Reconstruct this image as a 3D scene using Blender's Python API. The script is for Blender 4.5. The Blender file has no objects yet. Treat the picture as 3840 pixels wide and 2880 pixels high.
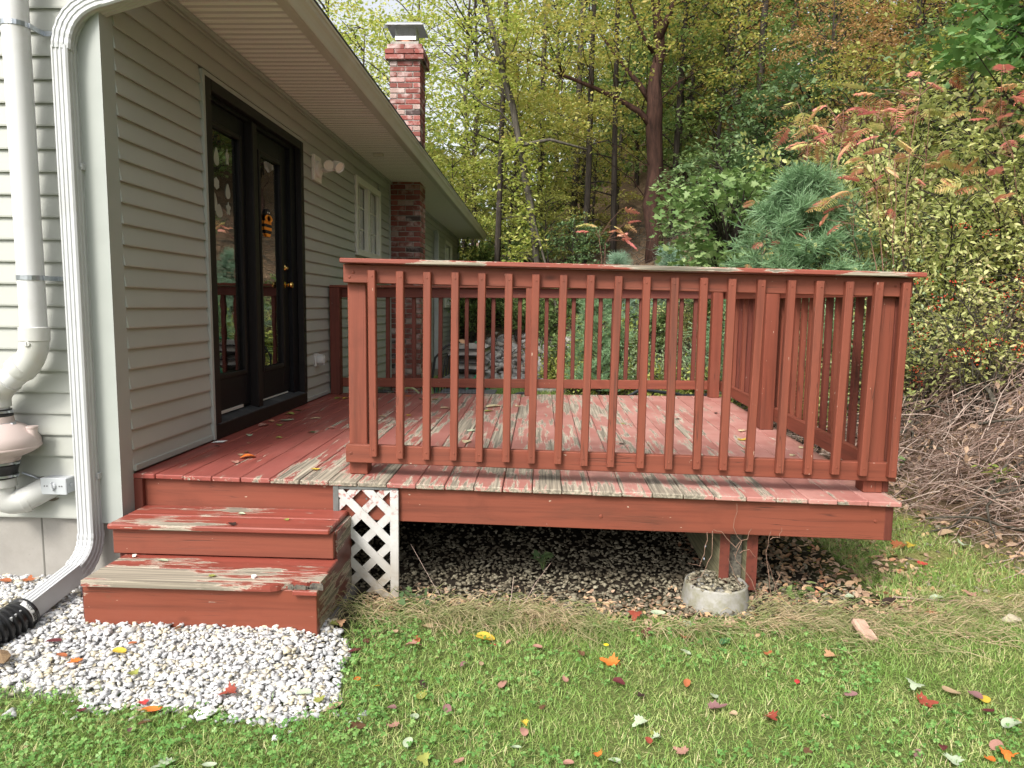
import bpy, math, random
import numpy as np
from mathutils import Vector, Matrix
R = random.Random(7)
RNG = np.random.default_rng(11)
sc = bpy.context.scene
COL = sc.collection

# ---------------------------------------------------------------- camera
cam_d = bpy.data.cameras.new('camera')
cam_d.sensor_width = 36.0
cam_d.lens = 24.6
cam_d.clip_start = 0.05
cam_d.clip_end = 900
cam = bpy.data.objects.new('camera', cam_d)
COL.objects.link(cam)
_f = 2624.0
def _n(v): return Vector(v).normalized()
_F = _n((108, -286, _f)); _D = _n((-320, 23960, _f)); _D = (_D - _F * _D.dot(_F)).normalized(); _R = _D.cross(_F)
_M = Matrix((_R, _F, -_D))                       # view axes -> place axes
_rt, _up, _bk = _M @ Vector((1, 0, 0)), _M @ Vector((0, -1, 0)), _M @ Vector((0, 0, -1))
cam.matrix_world = Matrix.Translation((2.122, -3.5, 1.53)) @ Matrix((_rt, _up, _bk)).transposed().to_4x4()
sc.camera = cam

# ---------------------------------------------------------------- sky, sun, exposure
SUN_EL, SUN_AZ = math.radians(46), math.radians(207)      # azimuth clockwise from +Y: behind the camera, a little to the left
world = bpy.data.worlds.new('World'); sc.world = world; world.use_nodes = True
wn = world.node_tree; wn.nodes.clear()
sky = wn.nodes.new('ShaderNodeTexSky'); sky.sky_type = 'NISHITA'; sky.sun_disc = False
sky.sun_elevation = SUN_EL; sky.sun_rotation = SUN_AZ
sky.air_density = 1.0; sky.dust_density = 4.0; sky.ozone_density = 1.0
hsv = wn.nodes.new('ShaderNodeHueSaturation'); hsv.inputs['Saturation'].default_value = 0.22
bg = wn.nodes.new('ShaderNodeBackground'); bg.inputs['Strength'].default_value = 0.15
wo = wn.nodes.new('ShaderNodeOutputWorld')
wn.links.new(sky.outputs[0], hsv.inputs['Color']); wn.links.new(hsv.outputs[0], bg.inputs[0]); wn.links.new(bg.outputs[0], wo.inputs[0])
sun_d = bpy.data.lights.new('sun', 'SUN'); sun_d.energy = 2.0; sun_d.angle = math.radians(16); sun_d.color = (1.0, 0.95, 0.86)
sun = bpy.data.objects.new('sun', sun_d); COL.objects.link(sun)
_sd = Vector((math.sin(SUN_AZ) * math.cos(SUN_EL), math.cos(SUN_AZ) * math.cos(SUN_EL), math.sin(SUN_EL)))
sun.rotation_euler = _sd.to_track_quat('Z', 'Y').to_euler()
sc.view_settings.view_transform = 'Standard'; sc.view_settings.look = 'None'
sc.view_settings.exposure = 0.98; sc.view_settings.gamma = 1.0
sc.view_settings.use_curve_mapping = False
sc.cycles.max_bounces = 7; sc.cycles.diffuse_bounces = 4; sc.cycles.transparent_max_bounces = 12
sc.cycles.use_denoising = True

# ---------------------------------------------------------------- tags and links
def tag(o, label=None, cat=None, group=None, kind=None):
    if label: o['label'] = label
    if cat: o['category'] = cat
    if group: o['group'] = group
    if kind: o['kind'] = kind
    return o
def empty(name, loc=(0, 0, 0), label=None, cat=None, group=None, parent=None):
    o = bpy.data.objects.new(name, None); COL.objects.link(o)
    o.empty_display_size = 0.1
    o.location = loc
    if parent is not None:
        o.parent = parent; o.matrix_parent_inverse = Matrix.Translation(-WL(parent))
    o['_w'] = list(loc)
    return tag(o, label, cat, group)
def WL(o): return Vector(o['_w']) if '_w' in o else Vector((0, 0, 0))
def put(o, parent):
    """parent a mesh built in place coordinates"""
    if parent is not None:
        o.parent = parent
        o.matrix_parent_inverse = Matrix.Translation(-WL(parent))
    return o

# ---------------------------------------------------------------- mesh building
class MB:
    def __init__(s, warp=None): s.v = []; s.f = []; s.warp = warp
    def add(s, vs, fs):
        b = len(s.v); s.v += [tuple(v) for v in vs]; s.f += [tuple(i + b for i in f) for f in fs]; return s
    def box(s, x0, x1, y0, y1, z0, z1, c=0.0, rot=None, piv=None):
        if c <= 0:
            vs = [(x, y, z) for x in (x0, x1) for y in (y0, y1) for z in (z0, z1)]
            fs = [(0, 1, 3, 2), (4, 6, 7, 5), (0, 4, 5, 1), (2, 3, 7, 6), (0, 2, 6, 4), (1, 5, 7, 3)]
        else:
            vs = []; X = (x0, x1); Y = (y0, y1); Z = (z0, z1); idx = {}
            for i in (0, 1):
                for j in (0, 1):
                    for k in (0, 1):
                        sx, sy, sz = (c, -c)[i], (c, -c)[j], (c, -c)[k]
                        idx[i, j, k, 0] = len(vs); vs.append((X[i], Y[j] + sy, Z[k] + sz))
                        idx[i, j, k, 1] = len(vs); vs.append((X[i] + sx, Y[j], Z[k] + sz))
                        idx[i, j, k, 2] = len(vs); vs.append((X[i] + sx, Y[j] + sy, Z[k]))
            fs = []
            for a, (p, q) in ((0, (1, 2)), (1, (0, 2)), (2, (0, 1))):
                for e in (0, 1):
                    def g(u, w):
                        t = [0, 0, 0]; t[a] = e; t[p] = u; t[q] = w; return idx[t[0], t[1], t[2], a]
                    fs.append((g(0, 0), g(0, 1), g(1, 1), g(1, 0)))
            for a in range(3):                              # edge bevels, edge runs along a
                p, q = [t for t in range(3) if t != a]
                for u in (0, 1):
                    for w in (0, 1):
                        def h(e, ax):
                            t = [0, 0, 0]; t[a] = e; t[p] = u; t[q] = w; return idx[t[0], t[1], t[2], ax]
                        fs.append((h(0, p), h(1, p), h(1, q), h(0, q)))
            for i in (0, 1):
                for j in (0, 1):
                    for k in (0, 1): fs.append((idx[i, j, k, 0], idx[i, j, k, 1], idx[i, j, k, 2]))
        if rot is not None:
            pv = Vector(piv) if piv is not None else Vector(((x0 + x1) / 2, (y0 + y1) / 2, (z0 + z1) / 2))
            vs = [tuple(rot @ (Vector(v) - pv) + pv) for v in vs]
        return s.add(vs, fs)
    def prism(s, poly, axis, a, b):
        """poly: 2D points; axis 0/1/2 extruded from a to b"""
        n = len(poly)
        def P(u, w, t): return ((t, u, w), (u, t, w), (u, w, t))[axis]
        vs = [P(u, w, a) for u, w in poly] + [P(u, w, b) for u, w in poly]
        fs = [tuple(range(n)), tuple(range(2 * n - 1, n - 1, -1))] + [(i, (i + 1) % n, n + (i + 1) % n, n + i) for i in range(n)]
        return s.add(vs, fs)
    def sweep(s, prof, path, u0, scales=None, caps=True):
        """2D profile swept along path with a rotation-minimising frame; u0: start direction of profile's first axis"""
        P = [Vector(p) for p in path]; n = len(P); k = len(prof)
        T = []
        for i in range(n):
            t = (P[min(i + 1, n - 1)] - P[max(i - 1, 0)]); T.append(t.normalized())
        u = Vector(u0); u = (u - T[0] * u.dot(T[0])).normalized()
        vs = []
        for i in range(n):
            if i: u = (u - T[i] * u.dot(T[i])).normalized()
            w = T[i].cross(u); sc_ = scales[i] if scales else 1.0
            for a, b in prof: vs.append(P[i] + u * a * sc_ + w * b * sc_)
        fs = [(i * k + j, i * k + (j + 1) % k, (i + 1) * k + (j + 1) % k, (i + 1) * k + j) for i in range(n - 1) for j in range(k)]
        if caps: fs += [tuple(range(k - 1, -1, -1)), tuple(range((n - 1) * k, n * k))]
        return s.add(vs, fs)
    def tube(s, path, r, n=8, caps=True):
        rr = r if hasattr(r, '__len__') else [r] * len(path)
        prof = [(math.cos(2 * math.pi * i / n), math.sin(2 * math.pi * i / n)) for i in range(n)]
        d = Vector(path[1]) - Vector(path[0])
        u0 = (1, 0, 0) if abs(d.normalized().x) < .9 else (0, 1, 0)
        return s.sweep(prof, path, u0, rr, caps)
    def lathe(s, prof, c, ax, n=16):
        """prof: (radius, height along ax)"""
        ax = Vector(ax).normalized(); u = ax.orthogonal().normalized(); w = ax.cross(u); c = Vector(c)
        vs = []
        for r, h in prof:
            for i in range(n):
                t = 2 * math.pi * i / n; vs.append(c + ax * h + (u * math.cos(t) + w * math.sin(t)) * r)
        k = len(prof)
        fs = [(i * n + j, i * n + (j + 1) % n, (i + 1) * n + (j + 1) % n, (i + 1) * n + j) for i in range(k - 1) for j in range(n)]
        fs += [tuple(range(n - 1, -1, -1)), tuple(range((k - 1) * n, k * n))]
        return s.add(vs, fs)
    def mesh(s, name, mat, smooth=False):
        me = bpy.data.meshes.new(name)
        vs = [s.warp(v) for v in s.v] if s.warp else s.v
        me.from_pydata(vs, [], s.f); me.update()
        if mat: me.materials.append(mat)
        if smooth:
            me.polygons.foreach_set('use_smooth', [True] * len(me.polygons))
            if smooth != 'all':
                me.set_sharp_from_angle(angle=math.radians(38))
        return me
    def build(s, name, mat, parent=None, smooth=False, **kw):
        o = bpy.data.objects.new(name, s.mesh(name, mat, smooth)); COL.objects.link(o)
        put(o, parent); return tag(o, **kw) if kw else o

def np_mesh(name, V, F, mat, smooth=False):
    """V (n,3); F list of int arrays with equal row length each"""
    me = bpy.data.meshes.new(name)
    V = np.ascontiguousarray(V, np.float32); me.vertices.add(len(V)); me.vertices.foreach_set('co', V.ravel())
    loops = np.concatenate([f.ravel() for f in F]).astype(np.int32)
    tot = np.concatenate([np.full(len(f), f.shape[1]) for f in F]).astype(np.int32)
    st = np.concatenate([[0], np.cumsum(tot)[:-1]]).astype(np.int32)
    me.loops.add(len(loops)); me.loops.foreach_set('vertex_index', loops)
    me.polygons.add(len(tot)); me.polygons.foreach_set('loop_start', st); me.polygons.foreach_set('loop_total', tot)
    if smooth: me.polygons.foreach_set('use_smooth', np.ones(len(tot), bool))
    me.update(calc_edges=True)
    for m in (mat if isinstance(mat, (list, tuple)) else [mat]): me.materials.append(m)
    return me
def np_obj(name, me, parent=None, **kw):
    o = bpy.data.objects.new(name, me); COL.objects.link(o); put(o, parent); return tag(o, **kw)
def rotm(yaw, tilt, roll):
    cy, sy, ct, st, cr, sr = np.cos(yaw), np.sin(yaw), np.cos(tilt), np.sin(tilt), np.cos(roll), np.sin(roll)
    z = np.zeros_like(cy); o = np.ones_like(cy)
    A = np.stack([cy, -sy, z, sy, cy, z, z, z, o], -1).reshape(-1, 3, 3)
    B = np.stack([o, z, z, z, ct, -st, z, st, ct], -1).reshape(-1, 3, 3)
    C = np.stack([cr, z, sr, z, o, z, -sr, z, cr], -1).reshape(-1, 3, 3)
    return A @ B @ C
def scatter(T, F, pos, Rm, S):
    """copies of template T (k,3), faces F, at pos; returns vertices and face arrays grouped by size"""
    T = np.asarray(T, float); n = len(pos); k = len(T); S = np.asarray(S, float)
    if S.ndim == 1: S = S[:, None]
    V = np.einsum('nij,nkj->nki', Rm, T[None] * S[:, None, :]) + pos[:, None, :]
    out = []
    for L in sorted(set(len(f) for f in F)):
        fa = np.array([f for f in F if len(f) == L])
        out.append((fa[None] + (np.arange(n) * k)[:, None, None]).reshape(-1, L))
    return V.reshape(-1, 3), out
def merge(parts):
    Vs = []; Fs = {}; b = 0
    for V, F in parts:
        for f in F: Fs.setdefault(f.shape[1], []).append(f + b)
        Vs.append(V); b += len(V)
    return np.concatenate(Vs), [np.concatenate(v) for v in Fs.values()]
def tubes_np(paths, radii, n=4):
    """paths (m,k,3), radii (m,k)"""
    m, k, _ = paths.shape
    T = np.gradient(paths, axis=1); T /= np.linalg.norm(T, axis=2, keepdims=True) + 1e-9
    h = np.tile(np.array([0.31, 0.17, 0.2]), (m, k, 1)); h[..., 2] += (np.abs(T[..., 2]) < .7) * 1.0; h[..., 0] += (np.abs(T[..., 2]) >= .7) * 1.0
    U = np.cross(T, h); U /= np.linalg.norm(U, axis=2, keepdims=True) + 1e-9; W = np.cross(T, U)
    a = np.arange(n) * 2 * np.pi / n
    V = paths[:, :, None, :] + radii[:, :, None, None] * (U[:, :, None, :] * np.cos(a)[None, None, :, None] + W[:, :, None, :] * np.sin(a)[None, None, :, None])
    i = np.arange(m)[:, None, None] * k * n; j = np.arange(k - 1)[None, :, None] * n; q = np.arange(n)[None, None, :]
    F = np.stack([i + j + q, i + j + (q + 1) % n, i + j + n + (q + 1) % n, i + j + n + q], -1).reshape(-1, 4)
    return V.reshape(-1, 3), [F]

# ---------------------------------------------------------------- materials
class N:
    def __init__(s, name):
        s.m = bpy.data.materials.new(name); s.m.use_nodes = True; s.t = s.m.node_tree; s.t.nodes.clear()
        s.out = s.t.nodes.new('ShaderNodeOutputMaterial')
    def n(s, ty, **kw):
        nd = s.t.nodes.new('ShaderNode' + ty)
        for k, v in kw.items():
            if k in ('operation', 'blend_type', 'data_type', 'noise_dimensions', 'wave_type', 'bands_direction', 'feature', 'distance', 'interpolation_type', 'vector_type'): setattr(nd, k, v)
        return nd
    def L(s, a, b): s.t.links.new(a, b)
    def sock(s, inp, v):
        if isinstance(v, bpy.types.NodeSocket): s.L(v, inp)
        else: inp.default_value = v
    def math(s, op, a, b=None, clamp=False):
        nd = s.n('Math', operation=op); nd.use_clamp = clamp; s.sock(nd.inputs[0], a)
        if b is not None: s.sock(nd.inputs[1], b)
        return nd.outputs[0]
    def coord(s, scale=(1, 1, 1), rnd=True, kind='Object'):
        tc = s.n('TexCoord'); v = tc.outputs[kind]
        if rnd:
            oi = s.n('ObjectInfo'); m = s.math('MULTIPLY', oi.outputs['Random'], 61.7)
            va = s.n('VectorMath', operation='ADD'); s.L(v, va.inputs[0]); s.L(m, va.inputs[1]); v = va.outputs[0]
        mp = s.n('Mapping'); mp.inputs['Scale'].default_value = scale; s.L(v, mp.inputs['Vector']); return mp.outputs[0]
    def noise(s, vec, scale=1.0, detail=4, rough=.55, dist=0.0):
        nd = s.n('TexNoise'); s.L(vec, nd.inputs['Vector']); nd.inputs['Scale'].default_value = scale
        nd.inputs['Detail'].default_value = detail; nd.inputs['Roughness'].default_value = rough; nd.inputs['Distortion'].default_value = dist
        return nd.outputs['Fac']
    def ramp(s, fac, stops, interp='LINEAR'):
        nd = s.n('ValToRGB'); cr = nd.color_ramp; cr.interpolation = interp
        while len(cr.elements) < len(stops): cr.elements.new(.5)
        for e, (p, c) in zip(cr.elements, stops): e.position = p; e.color = (c[0], c[1], c[2], 1) if hasattr(c, '__len__') else (c, c, c, 1)
        s.L(fac, nd.inputs[0]); return nd.outputs[0]
    def mix(s, fac, a, b, blend='MIX'):
        nd = s.n('Mix', data_type='RGBA', blend_type=blend)
        s.sock(nd.inputs[0], fac)
        for i, v in ((6, a), (7, b)): s.sock(nd.inputs[i], v if isinstance(v, bpy.types.NodeSocket) else (*v, 1))
        return nd.outputs[2]
    def bump(s, h, strength=.3, dist=.01):
        nd = s.n('Bump'); nd.inputs['Strength'].default_value = strength; nd.inputs['Distance'].default_value = dist
        s.L(h, nd.inputs['Height']); return nd.outputs[0]
    def bsdf(s, col, rough=.6, normal=None, metallic=0.0, spec=.5, **kw):
        b = s.n('BsdfPrincipled'); s.sock(b.inputs['Base Color'], col if isinstance(col, bpy.types.NodeSocket) else (*col, 1))
        s.sock(b.inputs['Roughness'], rough); b.inputs['Metallic'].default_value = metallic; b.inputs['Specular IOR Level'].default_value = spec
        for k, v in kw.items(): s.sock(b.inputs[k], v)
        if normal is not None: s.L(normal, b.inputs['Normal'])
        return b.outputs[0]
    def done(s, sh): s.L(sh, s.out.inputs['Surface']); return s.m

def plain(name, col, rough=.5, var=.12, scale=6.0, metallic=0.0, bump=.0, spec=.5, dirt=None, **kw):
    m = N(name); c = m.coord((1, 1, 1)); f = m.noise(c, scale, 6)
    lo = tuple(x * (1 - var) for x in col); hi = tuple(min(1, x * (1 + var)) for x in col)
    cc = m.ramp(f, [(.3, lo), (.7, hi)])
    if dirt:
        f2 = m.noise(c, scale * .35, 8, .7); cc = m.mix(m.ramp(f2, [(.52, 0), (.75, .7)]), cc, dirt)
    nm = m.bump(m.noise(c, scale * 12, 3), bump, .004) if bump else None
    return m.done(m.bsdf(cc, rough, nm, metallic, spec, **kw))

def painted(name, axis, paint=(.185, .048, .027), worn=None, mottled=.25, wear_here=False):
    """old paint on sawn wood; axis = direction of the grain"""
    m = N(name)
    st = [26.0, 26.0, 26.0]; st[axis] = 1.1
    st2 = [9.0, 9.0, 9.0]; st2[axis] = 1.6
    st3 = [110.0, 110.0, 110.0]; st3[axis] = 3.0
    if wear_here: st2 = [15.0, 1.5, 15.0]
    v1 = m.coord(tuple(st)); v2 = m.coord(tuple(st2)); v3 = m.coord(tuple(st3)); v0 = m.coord((1, 1, 1))
    streak = m.noise(v1, 1.0, 5, .6); fine = m.noise(v3, 1.0, 4, .6, .3); blot = m.noise(v0, 3.2, 6, .6)
    dark = tuple(x * (1 - mottled * 1.6) for x in paint); lite = tuple(min(1, x * (1 + mottled * .55)) for x in paint)
    col = m.ramp(streak, [(.25, dark), (.5, paint), (.8, lite)])
    col = m.mix(m.ramp(blot, [(.58, 0), (.8, .55)]), col, tuple(x * .45 for x in paint))
    chip = m.noise(m.coord(tuple(60.0 if i != axis else 22.0 for i in range(3))), 1.0, 3, .5)
    col = m.mix(m.ramp(chip, [(.735, 0), (.75, .8)]), col, (.50, .42, .33))
    stc = [34.0, 34.0, 34.0]; stc[axis] = .9
    crk = m.noise(m.coord(tuple(stc)), 1.0, 2, .4, .3)
    crk = m.math('MULTIPLY', m.ramp(crk, [(.486, 0), (.50, 1), (.514, 0)]), m.ramp(m.noise(m.coord((2.2, 2.2, 2.2)), 1.0, 3), [(.48, 0), (.62, .8)]))
    col = m.mix(crk, col, (.03, .012, .008))
    h = m.math('SUBTRACT', m.math('MULTIPLY', fine, .5), m.math('MULTIPLY', crk, .6))
    knot = m.n('TexVoronoi'); stk = [5.0, 5.0, 5.0]; stk[axis] = 2.2; m.L(m.coord(tuple(stk)), knot.inputs['Vector']); knot.inputs['Scale'].default_value = 1.0
    col = m.mix(m.ramp(knot.outputs['Distance'], [(.03, .75), (.10, 0)]), col, tuple(x * .30 for x in paint))
    grime = m.noise(v2, .5, 6, .65)
    col = m.mix(m.ramp(grime, [(.56, 0), (.72, .5)]), col, (.055, .028, .018))
    fade = m.noise(v0, 1.1, 3)
    col = m.mix(m.ramp(fade, [(.4, 0), (.7, .25)]), col, (paint[0] * 1.15, paint[1] * 1.5, paint[2] * 1.7))
    rough = .62
    if worn is not None:
        big = m.noise(m.coord((1.3, 1.3, 1.3)), 1.0, 3, .5)
        w = m.noise(v2, 1.0, 9, .68, .25)
        w = m.math('ADD', w, m.math('MULTIPLY', m.math('SUBTRACT', big, .5), .55))
        w = m.math('ADD', w, m.math('MULTIPLY', m.math('SUBTRACT', fine, .5), .22))
        if wear_here:
            g = m.n('NewGeometry'); sp = m.n('SeparateXYZ'); m.L(g.outputs['Position'], sp.inputs[0])
            # boards by the top of the steps are worn most, those by the wall hardly at all
            t = m.math('SUBTRACT', sp.outputs[0], wear_here[0]); t = m.math('DIVIDE', t, wear_here[1]); t = m.math('MULTIPLY', t, t)
            t = m.math('SUBTRACT', 1.0, t, clamp=True)
            t = m.math('MULTIPLY', m.math('SUBTRACT', t, .45), wear_here[2]); w = m.math('ADD', w, t)
            ed = m.math('DIVIDE', sp.outputs[1], .22); ed = m.math('SUBTRACT', 1.0, ed, clamp=True)
            w = m.math('ADD', w, m.math('MULTIPLY', ed, .07))
        mask = m.ramp(w, [(worn, 0), (worn + .018, 1)])
        ring = m.noise(m.coord(tuple(80.0 if i != axis else 1.3 for i in range(3))), 1.0, 3, .5, .4)
        if wear_here:
            fx = m.math('DIVIDE', m.math('SUBTRACT', sp.outputs[0], .2), 2.4, clamp=True)
            col = m.mix(m.math('MULTIPLY', fx, m.ramp(m.noise(v0, 2.4, 6, .65), [(.3, .35), (.6, .95)])), col, (.44, .225, .195))  # pinker to the right: faded paint plus painted-in sky sheen
        grey = m.ramp(ring, [(.3, (.10, .085, .068)), (.5, (.24, .205, .16)), (.72, (.47, .41, .32))])
        oi = m.n('ObjectInfo')
        grey = m.mix(m.math('MULTIPLY', oi.outputs['Random'], .35), grey, (.15, .14, .105), 'MIX')
        edge = m.ramp(w, [(worn - .006, 0), (worn + .004, 1), (worn + .04, 0)])
        col = m.mix(mask, col, grey)
        col = m.mix(m.math('MULTIPLY', edge, .55), col, (.62, .55, .45))
        alg = m.noise(v0, 5.0, 7, .7)
        col = m.mix(m.ramp(alg, [(.64, 0), (.8, .6)]), col, (.085, .09, .05))
        h = m.math('SUBTRACT', h, m.math('MULTIPLY', mask, .7))
        rough = m.ramp(mask, [(0, .42), (1, .85)])
    nm = m.bump(h, .45, .0025)
    return m.done(m.bsdf(col, rough, nm, spec=.35))

RED = [painted('red_paint_%s' % 'xyz'[i], i) for i in range(3)]
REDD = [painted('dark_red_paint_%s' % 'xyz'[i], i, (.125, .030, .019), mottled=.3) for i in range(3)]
WORNX = painted('worn_red_tread', 0, (.24, .055, .038), worn=.56)
WORNXX = painted('bare_worn_tread', 0, (.24, .055, .038), worn=.53)
WORNCAP = painted('worn_rail_cap', 0, (.24, .062, .042), worn=.545)
DECKM = painted('peeling_deck_paint', 1, (.245, .058, .046), worn=.595, wear_here=(2.1, 2.0, .19))
BARE = None
def _bare():
    m = N('bare_grey_wood'); v = m.coord((70, 3, 70)); r = m.noise(v, 1, 4, .6, .4)
    c = m.ramp(r, [(.3, (.035, .032, .028)), (.6, (.13, .115, .09)), (.8, (.2, .18, .13))])
    return m.done(m.bsdf(c, .85, m.bump(r, .5, .003)))
BARE = _bare()
def _green_wood():
    m = N('treated_joist_wood'); v = m.coord((60, 2.5, 60)); r = m.noise(v, 1, 4, .6, .8)
    c = m.ramp(r, [(.3, (.09, .085, .045)), (.6, (.23, .21, .12)), (.8, (.33, .3, .19))])
    return m.done(m.bsdf(c, .8, m.bump(r, .5, .003)))
JOIST = _green_wood()

def siding_mat():
    m = N('grey_vinyl_siding'); c = m.coord((2.5, 2.5, 130)); g = m.noise(c, 1, 4, .6)
    b = m.noise(m.coord((1, 1, 1)), 1.4, 5)
    col = m.ramp(b, [(.3, (.345, .352, .325)), (.7, (.385, .392, .36))])
    sp = m.noise(m.coord((1, 1, 1)), 22, 5, .7); col = m.mix(m.ramp(sp, [(.72, 0), (.8, .35)]), col, (.16, .15, .12))
    return m.done(m.bsdf(col, .42, m.bump(g, .25, .0012), spec=.35))
SIDING = siding_mat()
TRIMG = plain('grey_trim_vinyl', (.34, .36, .34), .4, .04)
PVC = plain('white_pvc', (.57, .57, .575), .28, .02, 4, dirt=(.42, .40, .36))
PVCJ = plain('pvc_fittings', (.51, .51, .49), .3, .03, 9, dirt=(.5, .47, .38))
ALU = plain('white_downspout_enamel', (.47, .48, .49), .36, .04, 4, dirt=(.33, .33, .31))
GUT = plain('cream_gutter_enamel', (.55, .53, .48), .35, .04, 3, dirt=(.45, .42, .35))
FANP = plain('pinkish_fan_plastic', (.49, .40, .375), .35, .03, 6)
RUB = plain('black_rubber', (.015, .015, .016), .45, .2, 20, bump=.2)
GALV = plain('galvanised_steel', (.42, .45, .48), .38, .2, 30, metallic=.9)
CORR = plain('black_corrugated_plastic', (.012, .012, .013), .32, .2, 8)
BLKP = plain('black_door_paint', (.005, .005, .007), .5, .25, 9, bump=.1, spec=.25)
BRNP = plain('dark_brown_door_paint', (.009, .007, .007), .5, .25, 9, bump=.1, spec=.3)
SILLM = plain('worn_black_sill', (.03, .032, .036), .6, .4, 16, dirt=(.16, .16, .16))
WHITE = plain('white_frame_paint', (.62, .61, .55), .45, .05, 6)
FLOODW = plain('white_lamp_plastic', (.70, .66, .62), .4, .04, 6)
BRASS = plain('polished_brass', (.72, .47, .16), .18, .15, 20, metallic=1.0)
SHINGLE = plain('asphalt_shingle', (.05, .05, .052), .95, .4, 60, bump=.6)
LATT = plain('weathered_white_lattice', (.50, .49, .475), .7, .08, 18, bump=.4, dirt=(.40, .33, .22))
GREYW = plain('grey_painted_stake', (.11, .115, .11), .7, .25, 14, bump=.4)
BOXG = plain('grey_switch_box', (.42, .44, .46), .45, .06, 10)
STEEL = plain('stainless_cap', (.66, .67, .68), .28, .12, 8, metallic=.8)
ROOM = plain('dark_room', (.03, .028, .025), .9, .1)
def lattice_mat():
    m = N('stained_white_lattice'); v = m.coord((1, 1, 1), rnd=False); f = m.noise(v, 18, 6, .65); g = m.n('NewGeometry'); sp = m.n('SeparateXYZ'); m.L(g.outputs['Position'], sp.inputs[0])
    c = m.ramp(f, [(.3, (.42, .41, .39)), (.7, (.52, .51, .50))])
    low = m.math('SUBTRACT', 1.0, m.math('DIVIDE', sp.outputs[2], .30), clamp=True)
    c = m.mix(m.math('MULTIPLY', low, m.ramp(f, [(.35, .35), (.6, 1)])), c, (.22, .17, .10))
    hi = m.math('DIVIDE', m.math('SUBTRACT', sp.outputs[2], .36), .22, clamp=True)
    c = m.mix(m.math('MULTIPLY', hi, m.ramp(m.noise(v, 30, 6, .7), [(.54, 0), (.60, .85)])), c, (.30, .07, .05))
    return m.done(m.bsdf(c, .7, m.bump(f, .4, .002)))
LATT = lattice_mat()
def concrete_mat(name, a, b, moss=None):
    m = N(name); v = m.coord((1, 1, 1), rnd=False); f = m.noise(v, 5, 9, .65); g = m.noise(v, 55, 5, .7)
    c = m.ramp(f, [(.3, a), (.7, b)]); c = m.mix(m.ramp(g, [(.62, 0), (.75, .5)]), c, tuple(x * .45 for x in a))
    if moss:
        sp = m.n('SeparateXYZ'); gg = m.n('NewGeometry'); m.L(gg.outputs['Position'], sp.inputs[0])
        k = m.noise(v, 9, 7, .7); c = m.mix(m.ramp(k, [(.46, 0), (.62, .75)]), c, moss)
    return m.done(m.bsdf(c, .9, m.bump(m.math('ADD', f, m.math('MULTIPLY', g, .3)), .5, .006)))
CONC = concrete_mat('foundation_concrete', (.23, .215, .195), (.30, .285, .26))
FOOT = concrete_mat('mossy_footing_concrete', (.20, .19, .17), (.36, .35, .32), moss=(.17, .16, .08))

def glass_mat():
    m = N('window_glass'); v = m.coord((1, 1, 1), rnd=True)
    nm = m.bump(m.noise(v, 4.5, 2, .5), .06, .01)
    fr = m.n('Fresnel'); fr.inputs['IOR'].default_value = 1.75; m.L(nm, fr.inputs['Normal'])
    gl = m.n('BsdfGlossy'); gl.inputs['Roughness'].default_value = .015; gl.inputs['Color'].default_value = (.95, .97, .95, 1); m.L(nm, gl.inputs['Normal'])
    tr = m.n('BsdfTransparent'); tr.inputs['Color'].default_value = (.75, .78, .76, 1)
    mx = m.n('MixShader'); m.L(m.math('MULTIPLY', fr.outputs[0], 2.3, clamp=True), mx.inputs[0]); m.L(tr.outputs[0], mx.inputs[1]); m.L(gl.outputs[0], mx.inputs[2])
    return m.done(mx.outputs[0])
GLASS = glass_mat()
def brick_mat(lower=False):
    m = N('red_brick'); oi = m.n('ObjectInfo'); v = m.coord((1, 1, 1)); f = m.noise(v, 28, 6, .7); g = m.noise(v, 5, 5, .6)
    c = m.ramp(oi.outputs['Random'], [(0, (.05, .04, .038)), (.09, (.05, .04, .038)), (.1, (.22, .065, .05)), (.5, (.29, .075, .058)), (.82, (.34, .11, .09)), (.9, (.42, .30, .26))], 'CONSTANT')
    c = m.mix(m.math('MULTIPLY', f, .5), c, (.10, .035, .03), 'MIX')
    c = m.mix(m.ramp(g, [(.50, 0), (.70, .75)]), c, (.62, .52, .49))
    return m.done(m.bsdf(c, .88, m.bump(f, .7, .006)))
BRICK = brick_mat()
MORTAR = plain('mortar', (.33, .31, .28), .95, .25, 30, bump=.5, dirt=(.10, .09, .08))
def soffit_mat():
    m = N('perforated_soffit'); tc = m.n('TexCoord'); sp = m.n('SeparateXYZ'); m.L(tc.outputs['Object'], sp.inputs[0])
    sx = m.math('SINE', m.math('MULTIPLY', sp.outputs[0], 2 * math.pi / .014))
    yy = m.math('MODULO', m.math('ADD', sp.outputs[1], 100.0), .0833333)
    band = m.math('MULTIPLY', m.math('GREATER_THAN', yy, .010), m.math('LESS_THAN', yy, .046))
    sy = m.math('SINE', m.math('ADD', m.math('MULTIPLY', sp.outputs[1], 2 * math.pi / .010), m.math('MULTIPLY', sp.outputs[0], 120.0)))
    dot = m.math('GREATER_THAN', m.math('MULTIPLY', sx, sy), .42)
    c = m.mix(m.math('MULTIPLY', dot, band), m.mix(band, (.84, .81, .80), (.74, .71, .70)), (.10, .09, .085))
    return m.done(m.bsdf(c, .5, spec=.3))
SOFF = soffit_mat()
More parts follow.
